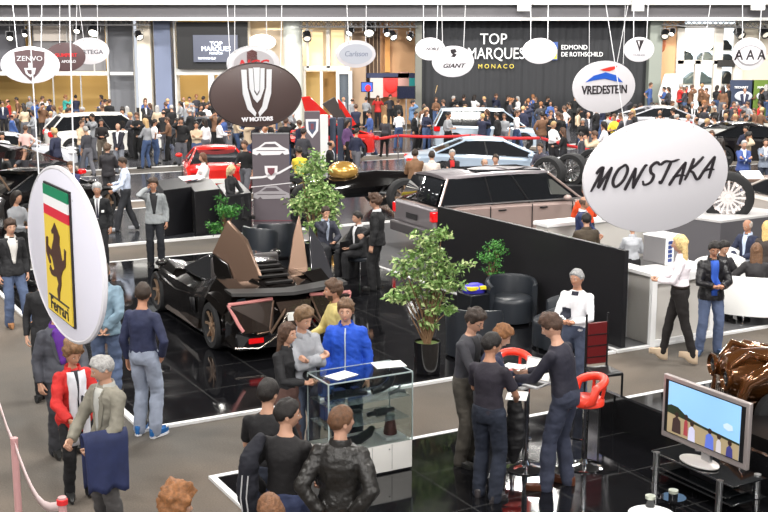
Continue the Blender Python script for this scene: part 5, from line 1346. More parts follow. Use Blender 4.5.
for z in (.58, .82):
    mb = MB(); mb.box(*bx(-w_ + .02, -.02, .02, d_ - .02, z, z + .008)); mb.build('shelf', mat('shelf_glass', s(186, 200, 202), .15, alpha=.35), t)
mb = MB(); mb.box(*bx(-w_, 0, 0, d_, 1.085, 1.093)); mb.build('glass_top', GL, t)
for q in (bx(-w_, 0, 0, .006, .33, 1.085), bx(-w_, 0, d_ - .006, d_, .33, 1.085), bx(-w_, -w_ + .006, 0, d_, .33, 1.085), bx(-.006, 0, 0, d_, .33, 1.085)):
    mb = MB(); mb.box(*q); mb.build('glass_pane', GL, t)
mb = MB()
for (x, y) in ((-w_, 0), (0, 0), (0, d_), (-w_, d_)): mb.box((x, y, .71), (.012, .012, .75))
for z in (1.09,):
    mb.box((-w_ / 2, 0, z), (w_, .012, .012)); mb.box((-w_ / 2, d_, z), (w_, .012, .012)); mb.box((-w_, d_ / 2, z), (.012, d_, .012)); mb.box((0, d_ / 2, z), (.012, d_, .012))
mb.build('frame', mat('pale_edge', s(190, 205, 205), .2, .3), t)
def SL(x, y, z): q = V((cs.x, cs.y, 0)) + HU * x + HV * y; return V((q.x, q.y, z + .03))
def put(name, label, x, y, z, f, m, cat, rz=0, **k):
    mb = MB(); f(mb); o = mb.build(name, m, **k); o.location = SL(x, y, z); o.rotation_euler = (0, 0, HA + rz); return tag(o, label, cat)
DKP = mat('carbon_black', s(44, 44, 48), .3, spec=.7); SILP = mat('cast_alloy', s(170, 172, 175), .3, .9)
put('sheet', 'white paper lying at the left on top of the glass case', -.74, .22, 1.095, lambda m: m.box((0, 0, .002), (.30, .21, .004)), OFFW, 'paper', .3)
put('sheet', 'white paper lying at the right on top of the glass case', -.10, .34, 1.095, lambda m: m.box((0, 0, .002), (.34, .24, .004)), OFFW, 'paper', -.2)
put('intake_pipe', 'curved black intake pipe, upper right in the glass case', -.22, .2, .93, lambda m: m.tube([(-.16, 0, -.06), (-.05, 0, -.04), (.04, 0, .0), (.08, 0, .07), (.05, .0, .12)], [.035, .04, .045, .04, .03], 12), DKP, 'pipe')
put('exhaust_part', 'long dark manifold part on the top shelf, left', -.68, .22, .87, lambda m: (m.tube([(-.22, 0, 0), (0, 0, .02), (.24, 0, -.01)], [.03, .045, .025], 10), m.box((-.1, 0, .05), (.14, .1, .06)), m.box((.1, 0, .05), (.08, .08, .05))), DKP, 'engine part')
put('alloy_bracket', 'small silver bracket part on the top shelf, right', -.12, .12, .84, lambda m: (m.tube([(-.10, 0, 0), (0, 0, .03), (.1, 0, 0)], [.018, .022, .018], 8), m.cyl((0, 0, .0), (.05, .02, .08), .014)), SILP, 'engine part')
put('charger_housing', 'black charger housing on the middle shelf, left', -.72, .22, .62, lambda m: (m.lathe([(.05, 0), (.10, .02), (.11, .06), (.07, .10), (.03, .11)], seg=20), m.tube([(.08, 0, .05), (.2, 0, .05)], [.04, .03], 10)), DKP, 'engine part')
put('shock_absorber', 'dark tube with ribbed middle on the middle shelf, right', -.28, .2, .62, lambda m: (m.tube([(-.16, 0, 0), (.16, 0, .02)], .025, 10), m.tube([(-.06, 0, .005), (.06, 0, .01)], .045, 12)), DKP, 'engine part')
put('black_duct', 'long curved black air duct on the case floor', -.60, .18, .37, lambda m: m.tube([(-.28, 0, .0), (-.14, -.03, .01), (.04, 0, .0), (.18, .03, .04), (.24, .05, .09)], [.02, .05, .055, .05, .03], 12), DKP, 'duct')
put('green_cap', 'small green cap standing behind the black duct', -.36, .25, .42, lambda m: m.lathe([(.03, 0), (.035, .02), (.03, .04), (.01, .045)], seg=14), mat('green_plastic', s(70, 150, 90), .4), 'cap')
put('white_base', 'white square board under the dark red filter', -.16, .2, .335, lambda m: m.box((0, 0, .015), (.24, .26, .03)), OFFW, 'board')
o = put('air_filter', 'dark red cone air filter on its white board in the case', -.16, .2, .365, lambda m: m.lathe([(.072, 0), (.075, .02), (.05, .17), (.05, .175)], seg=20), mat('filter_red', s(92, 50, 48), .6, bump=.5), 'air filter')
mb = MB(); mb.lathe([(.05, .175), (.055, .18), (.055, .22), (.02, .225)], seg=18); mb.build('collar', mat('grey_cap', s(120, 130, 132), .3, .5), o)
for k, (x, z, lab) in enumerate(((-.86, .62, 'blue boxed part leftmost on the middle shelf'), (-.88, .88, 'blue boxed part leftmost on the top shelf'))):
    put('boxed_part', lab, x, .3, z, lambda m: m.box((0, 0, .08), (.14, .12, .16)), mat('box_blue', s(40, 70, 120), .4), 'box', bevel=.01)
# bar table and its things
def disc_base(t, r=.21):
    mb = MB(); mb.lathe([(r, 0), (r, .012), (r * .8, .03), (.06, .05), (.035, .09)], seg=36); mb.build('base', CHROME, t)
bt = G(525, 470.5); t = thing('bar_table', 'tall bar table with white top on a chrome disc foot', 'table', (bt.x, bt.y, .03), HA)
disc_base(t, .235); mb = MB(); mb.cyl((0, 0, .05), (0, 0, 1.0), .033, seg=18); mb.build('pole', CHROME, t)
mb = MB(); mb.prism([(-.29, -.29), (.29, -.29), (.29, .29), (-.29, .29)], .995, 1.022); mb.build('table_top', mat('table_white', s(215, 214, 212), .25), t, bevel=.008)
TT = 1.055
p = G(530, 384, TT); t = thing('laptop', 'silver white open laptop on the bar table', 'laptop', (p.x - .0, p.y, TT), R(-42))
mb = MB(); mb.box((0, 0, .01), (.34, .24, .02)); mb.build('keyboard_base', mat('laptop_silver', s(205, 205, 208), .35), t, bevel=.004)
mb = MB(); mb.box((0, -.01, .021), (.29, .13, .003)); mb.build('keys', BLACK, t)
mb = MB(); mb.box((0, 0, .12), (.34, .012, .24)); ld = mb.build('lid', mat('laptop_silver', (1, 1, 1)), t, bevel=.004); ld.location = (0, .12, .01); ld.rotation_euler = (R(-18), 0, 0)
mb = MB(); mb.box((0, -.008, .12), (.30, .004, .20)); mb.build('screen', mat('laptop_screen', s(235, 232, 225), .2, emit=s(235, 230, 222), es=.7), ld)
mb = MB(); [mb.box((x, -.012, .06), (.03, .004, .06)) for x in (-.05, 0, .05)]; mb.build('screen_picture', mat('dark_print', s(60, 55, 50), .5), ld)
for (x, y, r_, lab) in ((500, 383, .4, 'white paper on the left side of the bar table'), (517, 396, -.2, 'white sheet under the laptop edge on the bar table')):
    p = G(x, y, TT); mb = MB(); mb.box((0, 0, .003), (.21, .30, .006)); o = mb.build('paper', OFFW, loc=(p.x, p.y, TT), rz=r_); tag(o, lab, 'paper')
p = G(505, 398, TT - .02)
def stool(label, p, rz, grp='red bar stools'):
    t = thing('bar_stool', label, 'stool', (p.x, p.y, .03), rz, grp); disc_base(t, .21)
    mb = MB(); mb.cyl((0, 0, .05), (0, 0, .70), .03, seg=16); mb.build('pole', CHROME, t)
    mb = MB(); mb.tube([(.0, -.03, .30), (-.13, -.14, .30), (0, -.24, .30), (.13, -.14, .30), (0, -.03, .30)], .012, 8); mb.build('footrest', CHROME, t)
    RM = mat('red_leather', s(226, 62, 42), .35, coat=.2)
    mb = MB(); mb.loft([[V((math.cos(q) * .20 * k, math.sin(q) * .19 * k, z)) for q in [2 * PI * i / 24 for i in range(24)]] for z, k in ((.70, .8), (.72, 1), (.77, 1), (.79, .85))]); mb.build('seat', RM, t, sharp=60)
    mb = MB(); mb.tube([V((math.sin(a) * .19, math.cos(a) * .19, .99 - .10 * abs(a / 1.9) ** 2 - (.12 if abs(a) > 1.8 else 0))) for a in [R(-118) + R(236) * i / 16 for i in range(17)]], [.03] + [.045] * 15 + [.03], 10, round_ends=True); mb.build('backrest', RM, t, sharp=180)
    for a in (-.6, .6):
        mb = MB(); mb.tube([(math.sin(a) * .17, math.cos(a) * .16, .76), (math.sin(a) * .21, math.cos(a) * .20, .98)], .018, 8); mb.build('back_post', RM, t)
    return t
stool('red bar stool with chrome disc foot behind the man in the dark sweater', G(584, 469), R(-70))
stool('red bar stool on the far side of the bar table, mostly hidden', G(513, 440), R(10))
# tall dark red backed chair
p = G(594, 418); t = thing('high_chair', 'tall chair with dark red slatted back left of the television', 'chair', (p.x, p.y, .03), HA - R(8))
mb = MB(); mb.box((0, 0, .93), (.27, .03, .52)); mb.build('back_panel', mat('dark_red_leather', s(96, 26, 28), .35), t, bevel=.008)
for z in (.76, .90, 1.04):
    mb = MB(); mb.box((0, -.017, z), (.27, .006, .012)); mb.build('seam', BLACK, t)
for x in (-.15, .15):
    mb = MB(); mb.cyl((x, 0, 0), (x, 0, 1.30), .014, seg=8); mb.build('post', BLACK, t)
    mb = MB(); mb.cyl((x, -.36, 0), (x, -.36, .62), .014, seg=8); mb.build('leg', BLACK, t)
mb = MB(); mb.box((0, -.18, .62), (.32, .38, .04)); mb.build('seat', BLACK, t, bevel=.01)
# low glossy wall and the dark screen panel behind the television
w0 = G(603, 389, .44); w1 = G(760, 452, .44); w0.z = w1.z = 0
o = slabwall('low_wall', w0, w0 - HV * 5.5, .44, .06, mat('gloss_wall', (.008, .008, .009), .08, coat=.5)); tag(o, 'low glossy black wall running behind the television', 'wall')
# television on its glass stand
def tv():
    # screen faces the bottom left of the picture
    wd = 1.2; a_ = AZ(663, 371.5, 12.2); b_ = AZ(661, 437, 12.2); hh = a_.z - b_.z
    x = -HV; c = (a_ + b_) / 2 + x * wd / 2; M_ = frame(c, x, (0, 0, 1))
    t = thing('television', 'large silver framed television showing people on a field under blue sky', 'television', (0, 0, 0)); t.matrix_world = M_
    mb = MB(); mb.box((0, 0, -.03), (wd, hh, .05)); mb.build('casing', mat('tv_silver', s(170, 160, 158), .35, .4), t, bevel=.01)
    sw_, sh_ = wd - .09, hh - .11
    mb = MB(); mb.box((0, .01, -.002), (sw_, sh_, .008)); mb.build('screen_surround', BLACK, t)
    a, b = sw_ / 2 - .05, sh_ / 2 - .01
    def lay(name, pts, c_, z, e=1.0):
        mb = MB(); mb.prism([(x_ * a, .01 + y_ * b) for x_, y_ in pts], z, z + .001); mb.build(name, mat('tv_%d_%d_%d' % c_, s(*c_), .3, emit=s(*c_), es=e), t, sharp=20)
    lay('screen', [(-1, -1), (1, -1), (1, 1), (-1, 1)], (128, 172, 216), .003, .55)
    lay('picture_field', [(-1, -1), (1, -1), (1, -.38), (.3, -.32), (-.5, -.12), (-1, -.1)], (150, 134, 104), .0045, .45)
    lay('picture_trees', [(-1, -.22), (-1, .05), (-.9, .12), (-.7, .10), (-.45, -.12), (-.2, -.22), (.3, -.28), (1, -.36), (1, -.44), (.3, -.38), (-.3, -.3)], (40, 50, 36), .006, .3)
    lay('picture_smoke', [(.56, .12), (.66, .22), (.80, .18), (.82, .02), (.70, -.06), (.58, .0)], (176, 194, 212), .006, .5)
    for k, (x_, y_, s_, c_) in enumerate(((-.72, -.42, .26, (60, 46, 44)), (-.45, -.38, .12, (150, 60, 66)), (-.28, -.55, .20, (190, 190, 215)), (.22, -.55, .24, (92, 112, 200)), (.47, -.62, .14, (190, 185, 190)), (.76, -.7, .18, (60, 60, 120)))):
        lay('picture_person', [(x_ - s_ * .5, -1 if y_ < -.5 else y_ - .5), (x_ + s_ * .5, -1 if y_ < -.5 else y_ - .5), (x_ + s_ * .42, y_ + .02), (x_ + .1 * s_, y_ + .12), (x_ - .1 * s_, y_ + .12), (x_ - s_ * .42, y_ + .02)], c_, .0075, .35)
        lay('picture_head', [(x_ + math.cos(q) * .055, y_ + .22 + math.sin(q) * .11) for q in [2 * PI * i / 12 for i in range(12)]], (56, 40, 36), .0075, .2)
    mb = MB(); mb.box((.04, -hh / 2 - .05, -.04), (.12, .12, .04)); mb.build('neck', STEEL, t)
    Mi = M_.inverted()
    bz = c.z - hh / 2 - .105
    cc = V((c.x, c.y, bz)) - V((0, .0, 0))
    mb = MB(); rr = []
    for z, k in ((0, 1), (.012, 1), (.02, .9)):
        rr.append([Mi @ (cc + V((M_.col[0].x, M_.col[0].y, 0)) * math.cos(q) * .24 * k + V((M_.col[2].x, M_.col[2].y, 0)) * (math.sin(q) * .15 * k + .02) + V((0, 0, z))) for q in [2 * PI * i / 36 for i in range(36)]])
    mb.loft(rr); mb.build('base', mat('tv_base', s(205, 200, 196), .3, .2), t, sharp=40)
    # stand
    zt = bz - .012
    st = thing('television_stand', 'black glass television stand with brushed steel posts', 'stand', (cc.x, cc.y, .03), math.atan2(x.y, x.x))
    zt -= .03
    GB = mat('black_glass', (.006, .007, .008), .04, spec=.8, coat=.5)
    for z, k in ((zt, 1), (zt * .55, .85), (.12, 1)):
        mb = MB(); mb.box((.05, .05, z - .006), (1.15 * k, .46, .012)); mb.build('glass_shelf', GB, st, bevel=.003)
        mb = MB(); mb.box((.05, .05 - .233, z - .006), (1.15 * k, .006, .014)); mb.box((.05 - .575 * k, .05, z - .006), (.006, .46, .014)); mb.build('shelf_edge', STEEL, st)
    for (x_, y_) in ((-.44, -.19), (-.30, .26), (.46, -.19), (.52, .26)):
        mb = MB(); mb.cyl((x_, y_, .0), (x_, y_, zt + .012), .035, seg=18); mb.build('post', STEEL, st); 
    mb = MB(); mb.box((.1, .1, zt * .55 + .035), (.42, .28, .07)); o = mb.build('media_player', BLACK, bevel=.005); o.matrix_world = Matrix.Translation(st.location) @ Matrix.Rotation(st.rotation_euler.z, 4, 'Z'); tag(o, 'black media player on the middle shelf of the television stand', 'player')
tv()
# round side table with two tins at the bottom edge
p = G(650, 513, .50); t = thing('round_table', 'small round white table at the bottom edge', 'table', (p.x, p.y - .05, 0))
mb = MB(); mb.lathe([(.01, .49), (.20, .49), (.20, .515), (.01, .52)], seg=32); mb.build('table_top', OFFW, t); mb = MB(); mb.cyl((0, 0, 0), (0, 0, .49), .03); mb.build('pole', CHROME, t); mb = MB(); mb.lathe([(.15, 0), (.15, .01), (.03, .03)], seg=24); mb.build('base', CHROME, t)
for (x, y, lab, zz) in ((650, 506, 'chrome lidded jar, left one at the bottom edge', .52), (673, 500, 'chrome lidded jar, right one near the television stand', .40)):
    p = G(x, y, zz); t = thing('jar', lab, 'jar', (p.x, p.y, zz), 0, 'chrome lidded jars'); mb = MB(); mb.lathe([(.042, 0), (.044, .07), (.04, .075)], seg=20); mb.build('jar_body', DKGLASS, t); mb = MB(); mb.lathe([(.045, .072), (.045, .10), (.02, .105)], seg=20); mb.build('lid', mat('lid_pale', s(186, 190, 176), .3, .4), t)
p = G(673, 500, .38); mb = MB(); mb.lathe([(.09, 0), (.09, .02), (.03, .04), (.03, .34), (.12, .36), (.12, .38)], seg=20); o = mb.build('pedestal', mat('gloss_wall', (1, 1, 1)), loc=(p.x, p.y, .03)); tag(o, 'small black pedestal under the right jar', 'pedestal')
# bronze gloss sculptured vehicle at the right edge
p = G(744, 436); t = thing('bronze_vehicle', 'glossy bronze vintage vehicle nose with round lamps at the right edge', 'vehicle', (p.x + .25, p.y, .03), HA - R(25)); t.scale = (1.22,) * 3
BZ = mat('bronze_lacquer', s(104, 64, 32), .14, .6, coat=1.0); DKB = mat('dark_bronze', s(60, 40, 24), .15, .6, coat=1)
mb = MB(); mb.loft([[V((x, math.cos(q) * w, z + math.sin(q) * h)) for q in [2 * PI * i / 20 for i in range(20)]] for x, w, z, h in ((-.48, .10, .60, .12), (-.44, .20, .60, .20), (-.30, .27, .60, .25), (.1, .30, .60, .26), (.6, .32, .62, .28), (1.3, .36, .62, .30))]); mb.build('body', BZ, t)
for k, (y, zz) in enumerate(((-.2, .62), (.16, .66))):
    mb = MB(); mb.lathe([(.05, 0), (.10, .02), (.115, .05), (.10, .06), (.085, .03), (.01, .02)], seg=24, M=Matrix.Translation(V((-.46, y, zz))) @ Matrix.Rotation(-PI / 2, 4, 'Y')); h_ = mb.build('headlamp', BZ, t)
    mb = MB(); mb.ball((-.49, y, zz), (.02, .08, .08)); mb.build('lens', DKGLASS, h_)
for sy in (-1, 1):
    mb = MB(); mb.tube([(-.42, sy * .30, .34), (-.34, sy * .34, .62), (-.10, sy * .36, .76), (.2, sy * .36, .70), (.45, sy * .34, .50)], [.04, .07, .09, .08, .05], 12, round_ends=True); mb.build('fender', BZ, t)
    mb = MB(); mb.lathe([(.15, -.06), (.24, -.06), (.25, 0), (.24, .06), (.15, .06), (.13, 0)], seg=26, M=Matrix.Translation(V((-.02, sy * .38, .30))) @ Matrix.Rotation(PI / 2, 4, 'X')); mb.build('tyre', RUBBER, t)
    mb = MB(); mb.lathe([(.14, -.03), (.15, .03), (.03, .05)], seg=20, M=Matrix.Translation(V((-.02, sy * .38, .30))) @ Matrix.Rotation(PI / 2, 4, 'X')); mb.build('rim', BZ, t)
    mb = MB(); mb.tube([(-.1, sy * .2, .80), (-.3, sy * .22, .86), (-.42, sy * .16, .74), (-.36, sy * .08, .62)], [.03, .035, .03, .02], 10); mb.build('pipe', BZ, t)
mb = MB(); mb.box((-.42, 0, .42), (.08, .30, .22)); mb.box((-.1, 0, .30), (.7, .44, .2)); mb.build('grille', DKB, t, bevel=.04)
for k in range(5):
    mb = MB(); mb.box((-.47, -.1 + .05 * k, .44), (.015, .012, .20)); mb.build('grille_bar', CHROME, t)
mb = MB(); mb.tube([(-.50, -.36, .24), (-.56, -.1, .22), (-.56, .1, .22), (-.50, .36, .24)], .025, 10); mb.build('bumper', BZ, t)
# dark plinth behind the television at the far right
p = G(770, 470); mb = MB(); mb.box((0, 0, .22), (1.2, 1.6, .44)); o = mb.build('plinth', mat('plinth_black', s(20, 18, 18), .3), loc=(p.x + .45, p.y - .1, 0), rz=HA); tag(o, 'black plinth at the right edge behind the television', 'plinth')
# stanchions and ribbons
def stanchion(label, p, h=1.0, grp='posts of the ribbon barrier', m=None, r=.02, z=0):
    t = thing('stanchion', label, 'post', (p.x, p.y, z), 0, grp)
    mb = MB(); mb.lathe([(.16, 0), (.16, .02), (.03, .04)], seg=20); mb.build('base', m or CHROME, t)
    mb = MB(); mb.cyl((0, 0, .03), (0, 0, h - .05), r, seg=12); mb.build('pole', m or CHROME, t)
    mb = MB(); mb.lathe([(.03, h - .07), (.035, h - .06), (.035, h), (.01, h + .01)], seg=14); mb.build('head', m or CHROME, t)
    return t
def ribbon(label, pts, w, m, grp=None):
    mb = MB(); mb.loft([[V(p) + V((0, 0, -w / 2)), V(p) + V((0, 0, w / 2))] for p in pts], caps=False, smooth=False)
    o = mb.build('barrier_ribbon', m, solid=.004); return tag(o, label, 'ribbon', grp)
PNK = mat('ribbon_pink', s(222, 200, 200), .6); PKP = mat('pink_post', s(196, 150, 150), .35); RRB = mat('ribbon_red', s(206, 40, 44), .6)
pA = G(14, 438, 1.0); s1 = stanchion('chrome barrier post at the bottom left edge', pA, 1.0, r=.034, m=PKP)
pB = G(62, 497, 1.0); s2 = stanchion('chrome barrier post whose red head peeks over the bottom edge', pB, 1.0, r=.034, m=PKP)
mb = MB(); mb.lathe([(.012, .93), (.045, .94), (.045, .98), (.02, .99)], seg=14, c=(0, 0, 0)); mb.build('red_band', mat('ribbon_red', (1, 0, 0)), s2)
q0 = G(0, 405, .97); q1 = G(-30, 330, .9)
ribbon('pale ribbon running up to the left edge from the bottom left post', [V((pA.x, pA.y, .93)), pA.lerp(V((q0.x, q0.y, 0)), .5) + V((0, 0, 0)) * 0 + V((0, 0, .90 - pA.lerp(V((q0.x, q0.y, 0)), .5).z)), V((q0.x, q0.y, .95)), V((q1.x, q1.y, 1.0))], .085, PNK)
def sagline(a, b, z, sag, n=8): return [V((a.x + (b.x - a.x) * i / n, a.y + (b.y - a.y) * i / n, z - sag * math.sin(PI * i / n))) for i in range(n + 1)]
ribbon('pale ribbon sagging between the two bottom left posts', sagline(pA, pB, .94, .25), .085, PNK)
qs = [(356, 165, 'leftmost'), (398, 160, 'second from left'), (470, 160, 'behind the silver coupe'), (540, 163, 'right of the silver coupe'), (608, 182, 'near the big round sign')]
sp = []
for x, y, lab in qs:
    p = G(x, y); sp.append(p); stanchion('thin post of the red ribbon barrier, %s' % lab, p, 1.0, 'posts of the red ribbon barrier', r=.025)
for i in range(4): ribbon('red barrier ribbon, %s' % ('left of the row, in front of the denim walker', 'second span, above the men by the roof', 'third span, over the silver coupe', 'rightmost span, beside the display wheels')[i], sagline(sp[i], sp[i + 1], .95, .05), .11, RRB)

p = G(752, 178, 1.0); t = thing('table', 'brown table with a white card at the right edge beyond the wheel', 'table', (p.x + .2, p.y, 0), R(8))
mb = MB(); mb.box((0, 0, .98), (2.6, .9, .08)); mb.build('table_top', mat('table_brown', s(104, 84, 74), .5), t, bevel=.01)
for x in (-1.15, 1.15):
    for y in (-.35, .35):
        mb = MB(); mb.box((x, y, .47), (.07, .07, .94)); mb.build('leg', BLACK, t)
mb = MB(); mb.box((0, 0, .0), (.55, .36, .02)); o = mb.build('card', OFFW, loc=(p.x - .05, p.y - .12, 1.10)); o.rotation_euler = (R(28), 0, R(8)); tag(o, 'white card propped on the brown table at the right edge', 'card')
mb = MB(); mb.tube([(0, 0, 0), (.25, 0, 1.0)], .02, 6); g = G(436, 128); g2 = G(416, 128)
o = mb.build('pole', mat('pole_tan', s(190, 160, 110), .5), loc=(g.x - .2, g.y, 1.25), sharp=180); tag(o, 'tan pole leaning up above the crowd at the left end of the curtain', 'pole')
def pouf(p, z, rz, label):
    t = thing('stool', label, 'stool', (p.x, p.y, 0), rz)
    mb = MB(); mb.lathe([(.19, z - .08), (.21, z - .06), (.21, z - .02), (.17, z)], seg=18); mb.build('seat', BL, t)
    mb = MB(); mb.cyl((0, 0, .02), (0, 0, z - .06), .03, seg=10); mb.build('pole', CHROME, t); mb = MB(); mb.lathe([(.2, 0), (.2, .015), (.04, .03)], seg=20); mb.build('base', CHROME, t)
# ================================================================= THE CAST
SK = (.43, .215, .135); SKL = (.52, .29, .20); SKD = (.33, .17, .10)
BLK = (.012, .012, .014); NAVY = (.014, .020, .050); CHAR = (.035, .036, .042); WHT = (.72, .72, .74); DEN = (.045, .075, .15); DDEN = (.022, .032, .065); LDEN = (.20, .29, .46)
HB_ = ('short', (.030, .017, .010), .014); HD = ('short', (.012, .009, .008), .014); HG = ('short', (.34, .33, .32), .013); HBR = ('short', (.085, .045, .022), .015)
def WHO(label, px, py, h=1.75, rz=0, **k):
    "person placed by the pixel of the top of the head"
    g = G(px, py, h - .0)
    if k.get('lean'):
        le, a_ = R(k['lean']), R(rz); f_ = (math.sin(le) * .70 + .02) * h / 1.75
        g = G(px, py, h - (1 - math.cos(le)) * .8)
        g = V((g.x - math.sin(a_) * f_, g.y + math.cos(a_) * f_, 0))
    z = k.pop('z', .0)
    if z or k.get('heel'): g = G(px, py, h + z + k.get('heel', 0))
    return person(label, (g.x, g.y, z + .004), R(rz), h, **k)
# --- front left
P = WHO('woman in an open red jacket with a pale scarf and black trousers, hands together', 71, 342, 1.64, 35, arms=('low', 'front'), top=('jacket', (.52, .02, .018)), inner=(.03, .03, .04), pants=BLK, shoes=(.02, .02, .02), hair=('curly', (.20, .105, .05), .026), skin=SK, head=(10, 22), fem=True, lod=0, wr=1.2, hem=-.16)
def scarf(P, c, x0=.06, z0=.49, z1=-.30):
    for sx in (-1, 1):
        pl = lambda t, q: (sx * (x0 + .01 * math.sin(t * 7)) + (q - .5) * .085, z1 + (z0 - z1) * t)
        g = MB(); g.grid(P['bvh'](pl, .020)); g.build('scarf', mat('scarf', c, .9, var=.1), P['root'], sharp=180, solid=.016)
scarf(P, s(205, 205, 212))
P = WHO('grey haired man in a beige grey suit jacket with a dark blue coat over his arm', 105, 354, 1.78, -38, arms=('low', 'low'), top=('suit', s(128, 124, 112)), inner=s(170, 170, 165), pants=s(74, 72, 72), shoes=(.02, .02, .02), hair=('short', (.36, .35, .34), .015), head=(-28, 22), lod=0, wr=1.4)
sh, el, wr_, hk, sx = P['AR'][1]
mid = (el + wr_) / 2 + V((0, 0, .02)); wd_ = (wr_ - el); wd_.z = 0; wd_.normalize(); ou_ = V((wd_.y, -wd_.x, 0))
rows = []
for i in range(21):
    k = -1 + i / 10; row = []
    for j in range(11):
        q = -.20 + .40 * j / 10
        dn = max(0, abs(k) - .14) * .56 + .02 * abs(k) * math.sin(j * 1.3)
        off = (.062 if k > 0 else -.062) * min(1, abs(k) / .14) + .022 * math.sin(q * 26 + k * 3) * abs(k) + .02 * abs(k) * (1 if k > 0 else -1)
        row.append(mid + wd_ * q * (1 - .12 * abs(k)) + ou_ * off + V((0, 0, .05 * (1 - min(1, abs(k) / .14) ** 2) - dn)))
    rows.append(row)
mb = MB(); mb.grid(rows); o = mb.build('coat', mat('coat_navy', s(38, 46, 82), .8, var=.2, scale=7), P['root'], sharp=180, solid=.022)
P = WHO('man in a dark grey jacket and purple shirt, head hidden by the tilted oval sign', 55, 300, 1.78, 40, arms=('down', 'low'), top=('suit', s(66, 68, 76)), inner=s(92, 44, 140), open_=.11, pants=CHAR, lod=0, head=(20, 15))
WHO('man in a faded denim jacket and blue jeans seen from behind, hands clasped at his back', 102, 262, 1.82, 186, arms=('back', 'back'), top=('jacket', s(118, 142, 158)), pants=s(84, 112, 160), hem=-.06, shoes=s(120, 110, 100), hair=('short', (.10, .075, .055), .010), lod=0, wr=1.5)
WHO('man in a navy quilted sweater, light jeans and bright blue trainers', 141, 283, 1.85, 158, arms=('pocket', 'down'), top=('knit', s(36, 42, 70)), pants=s(150, 166, 196), shoes=s(28, 96, 160), sole=s(220, 220, 225), hair=HB_, head=(25, 5), lod=0, legs='stand', skin=SK)
WHO('young man in a black blazer over a white top, jeans and tan shoes at the left edge', 9, 219, 1.78, 38, arms=('down', 'down'), top=('suit', BLK), inner=(.6, .58, .55), open_=.09, pants=s(78, 104, 150), shoes=s(150, 106, 70), hair=('quiff', (.05, .028, .018), .018), lod=0, legs='relax')
WHO('person in black half hidden behind the tilted oval sign, bare hand hanging down', 42, 268, 1.74, 10, arms=('down', 'down'), top=('knit', BLK), pants=BLK, lod=0, legs='stand')
WHO('curly ginger haired head rising over the bottom edge', 171, 491, 1.68, 120, top=('shirt', s(60, 50, 50)), hair=('curly', (.24, .10, .035), .030), lod=0)
WHO('brown haired woman with a centre parting at the bottom edge, only her crown showing', 271, 496, 1.62, 200, top=('shirt', s(90, 84, 84)), hair=('bob', (.16, .07, .03), .014), fem=True, lod=0)
P = WHO('man in a tight black sweater and blue jeans, head turned right, front of the showcase', 285, 400, 1.78, 160, arms=('low', 'pocket'), top=('knit', s(20, 18, 20)), pants=s(58, 74, 124), hair=HD, head=(-55, 8), lod=0, wr=.8)
mb = MB(); mb.tube([(.20, .05, 1.42), (.24, .16, 1.30), (.26, .18, 1.0), (.24, .16, .84)], [.05, .075, .085, .05], 12, round_ends=True); me = remesh(mb, .013, 2, .012, 9, 5)
o = link('slung_jacket', me, mat('hood_black', s(24, 25, 34), .85), P['root'])
for k in (0, 1):
    mb = MB(); mb.tube([(.21 + .05 * k, .25, 1.18), (.22 + .05 * k, .27, 1.0), (.20 + .05 * k, .26, .78)], .006, 6); mb.build('drawstring', mat('cord_grey', s(170, 170, 172), .7), o)
WHO('man in a black t-shirt seen from behind, just beyond the man in the black sweater', 267, 380, 1.76, 172, arms=('front', 'front'), top=('tee', s(20, 19, 22)), sleeve='short', pants=DDEN, hair=HD, lod=0, head=(-20, 5))
WHO('man in a black leather jacket seen from behind with both hands on his hips', 340, 407, 1.80, 170, arms=(((-.12, .16, .95), (-1, .35, .1), 'spread'), ((.12, .16, .95), (1, .35, .1), 'spread')), top=('jacket', s(34, 32, 30)), leather=True, pants=s(60, 62, 66), hem=-.05, hair=('short', (.12, .055, .025), .012), head=(-45, 5), lod=0, wr=1.1, skin=SKL)
WHO('young man in a grey hooded sweatshirt and jeans with folded arms', 301, 307, 1.78, 40, arms=('cross', 'cross'), top=('hoodie', s(150, 152, 158)), pants=s(66, 82, 110), shoes=s(50, 44, 40), hair=('quiff', (.15, .085, .04), .020), head=(8, 20), lod=0, skin=SKL)
WHO('long haired woman in black leaning close behind the grey hooded man', 285, 322, 1.66, 60, arms=('front', 'front'), top=('shirt', BLK), pants=s(90, 66, 60), hair=('long', (.07, .035, .02), .016), fem=True, lod=0)
WHO('young man in a bright blue zipped jacket behind the glass showcase', 346, 299, 1.78, -4, arms=('down', 'down'), top=('jacket', s(30, 78, 190)), zip_=s(170, 180, 190), pants=DDEN, hair=('quiff', (.13, .07, .035), .018), lod=0, skin=SKL, head=(0, 6), wr=1.3)
WHO('bearded man in a yellow plaid shirt in profile behind the blue jacket', 336, 280, 1.80, -70, arms=('front', 'down'), top=('shirt', s(188, 172, 110)), pants=DDEN, hair=('quiff', (.08, .04, .02), .018), beard=(.07, .035, .02), head=(-10, 3), lod=0, skin=SK)
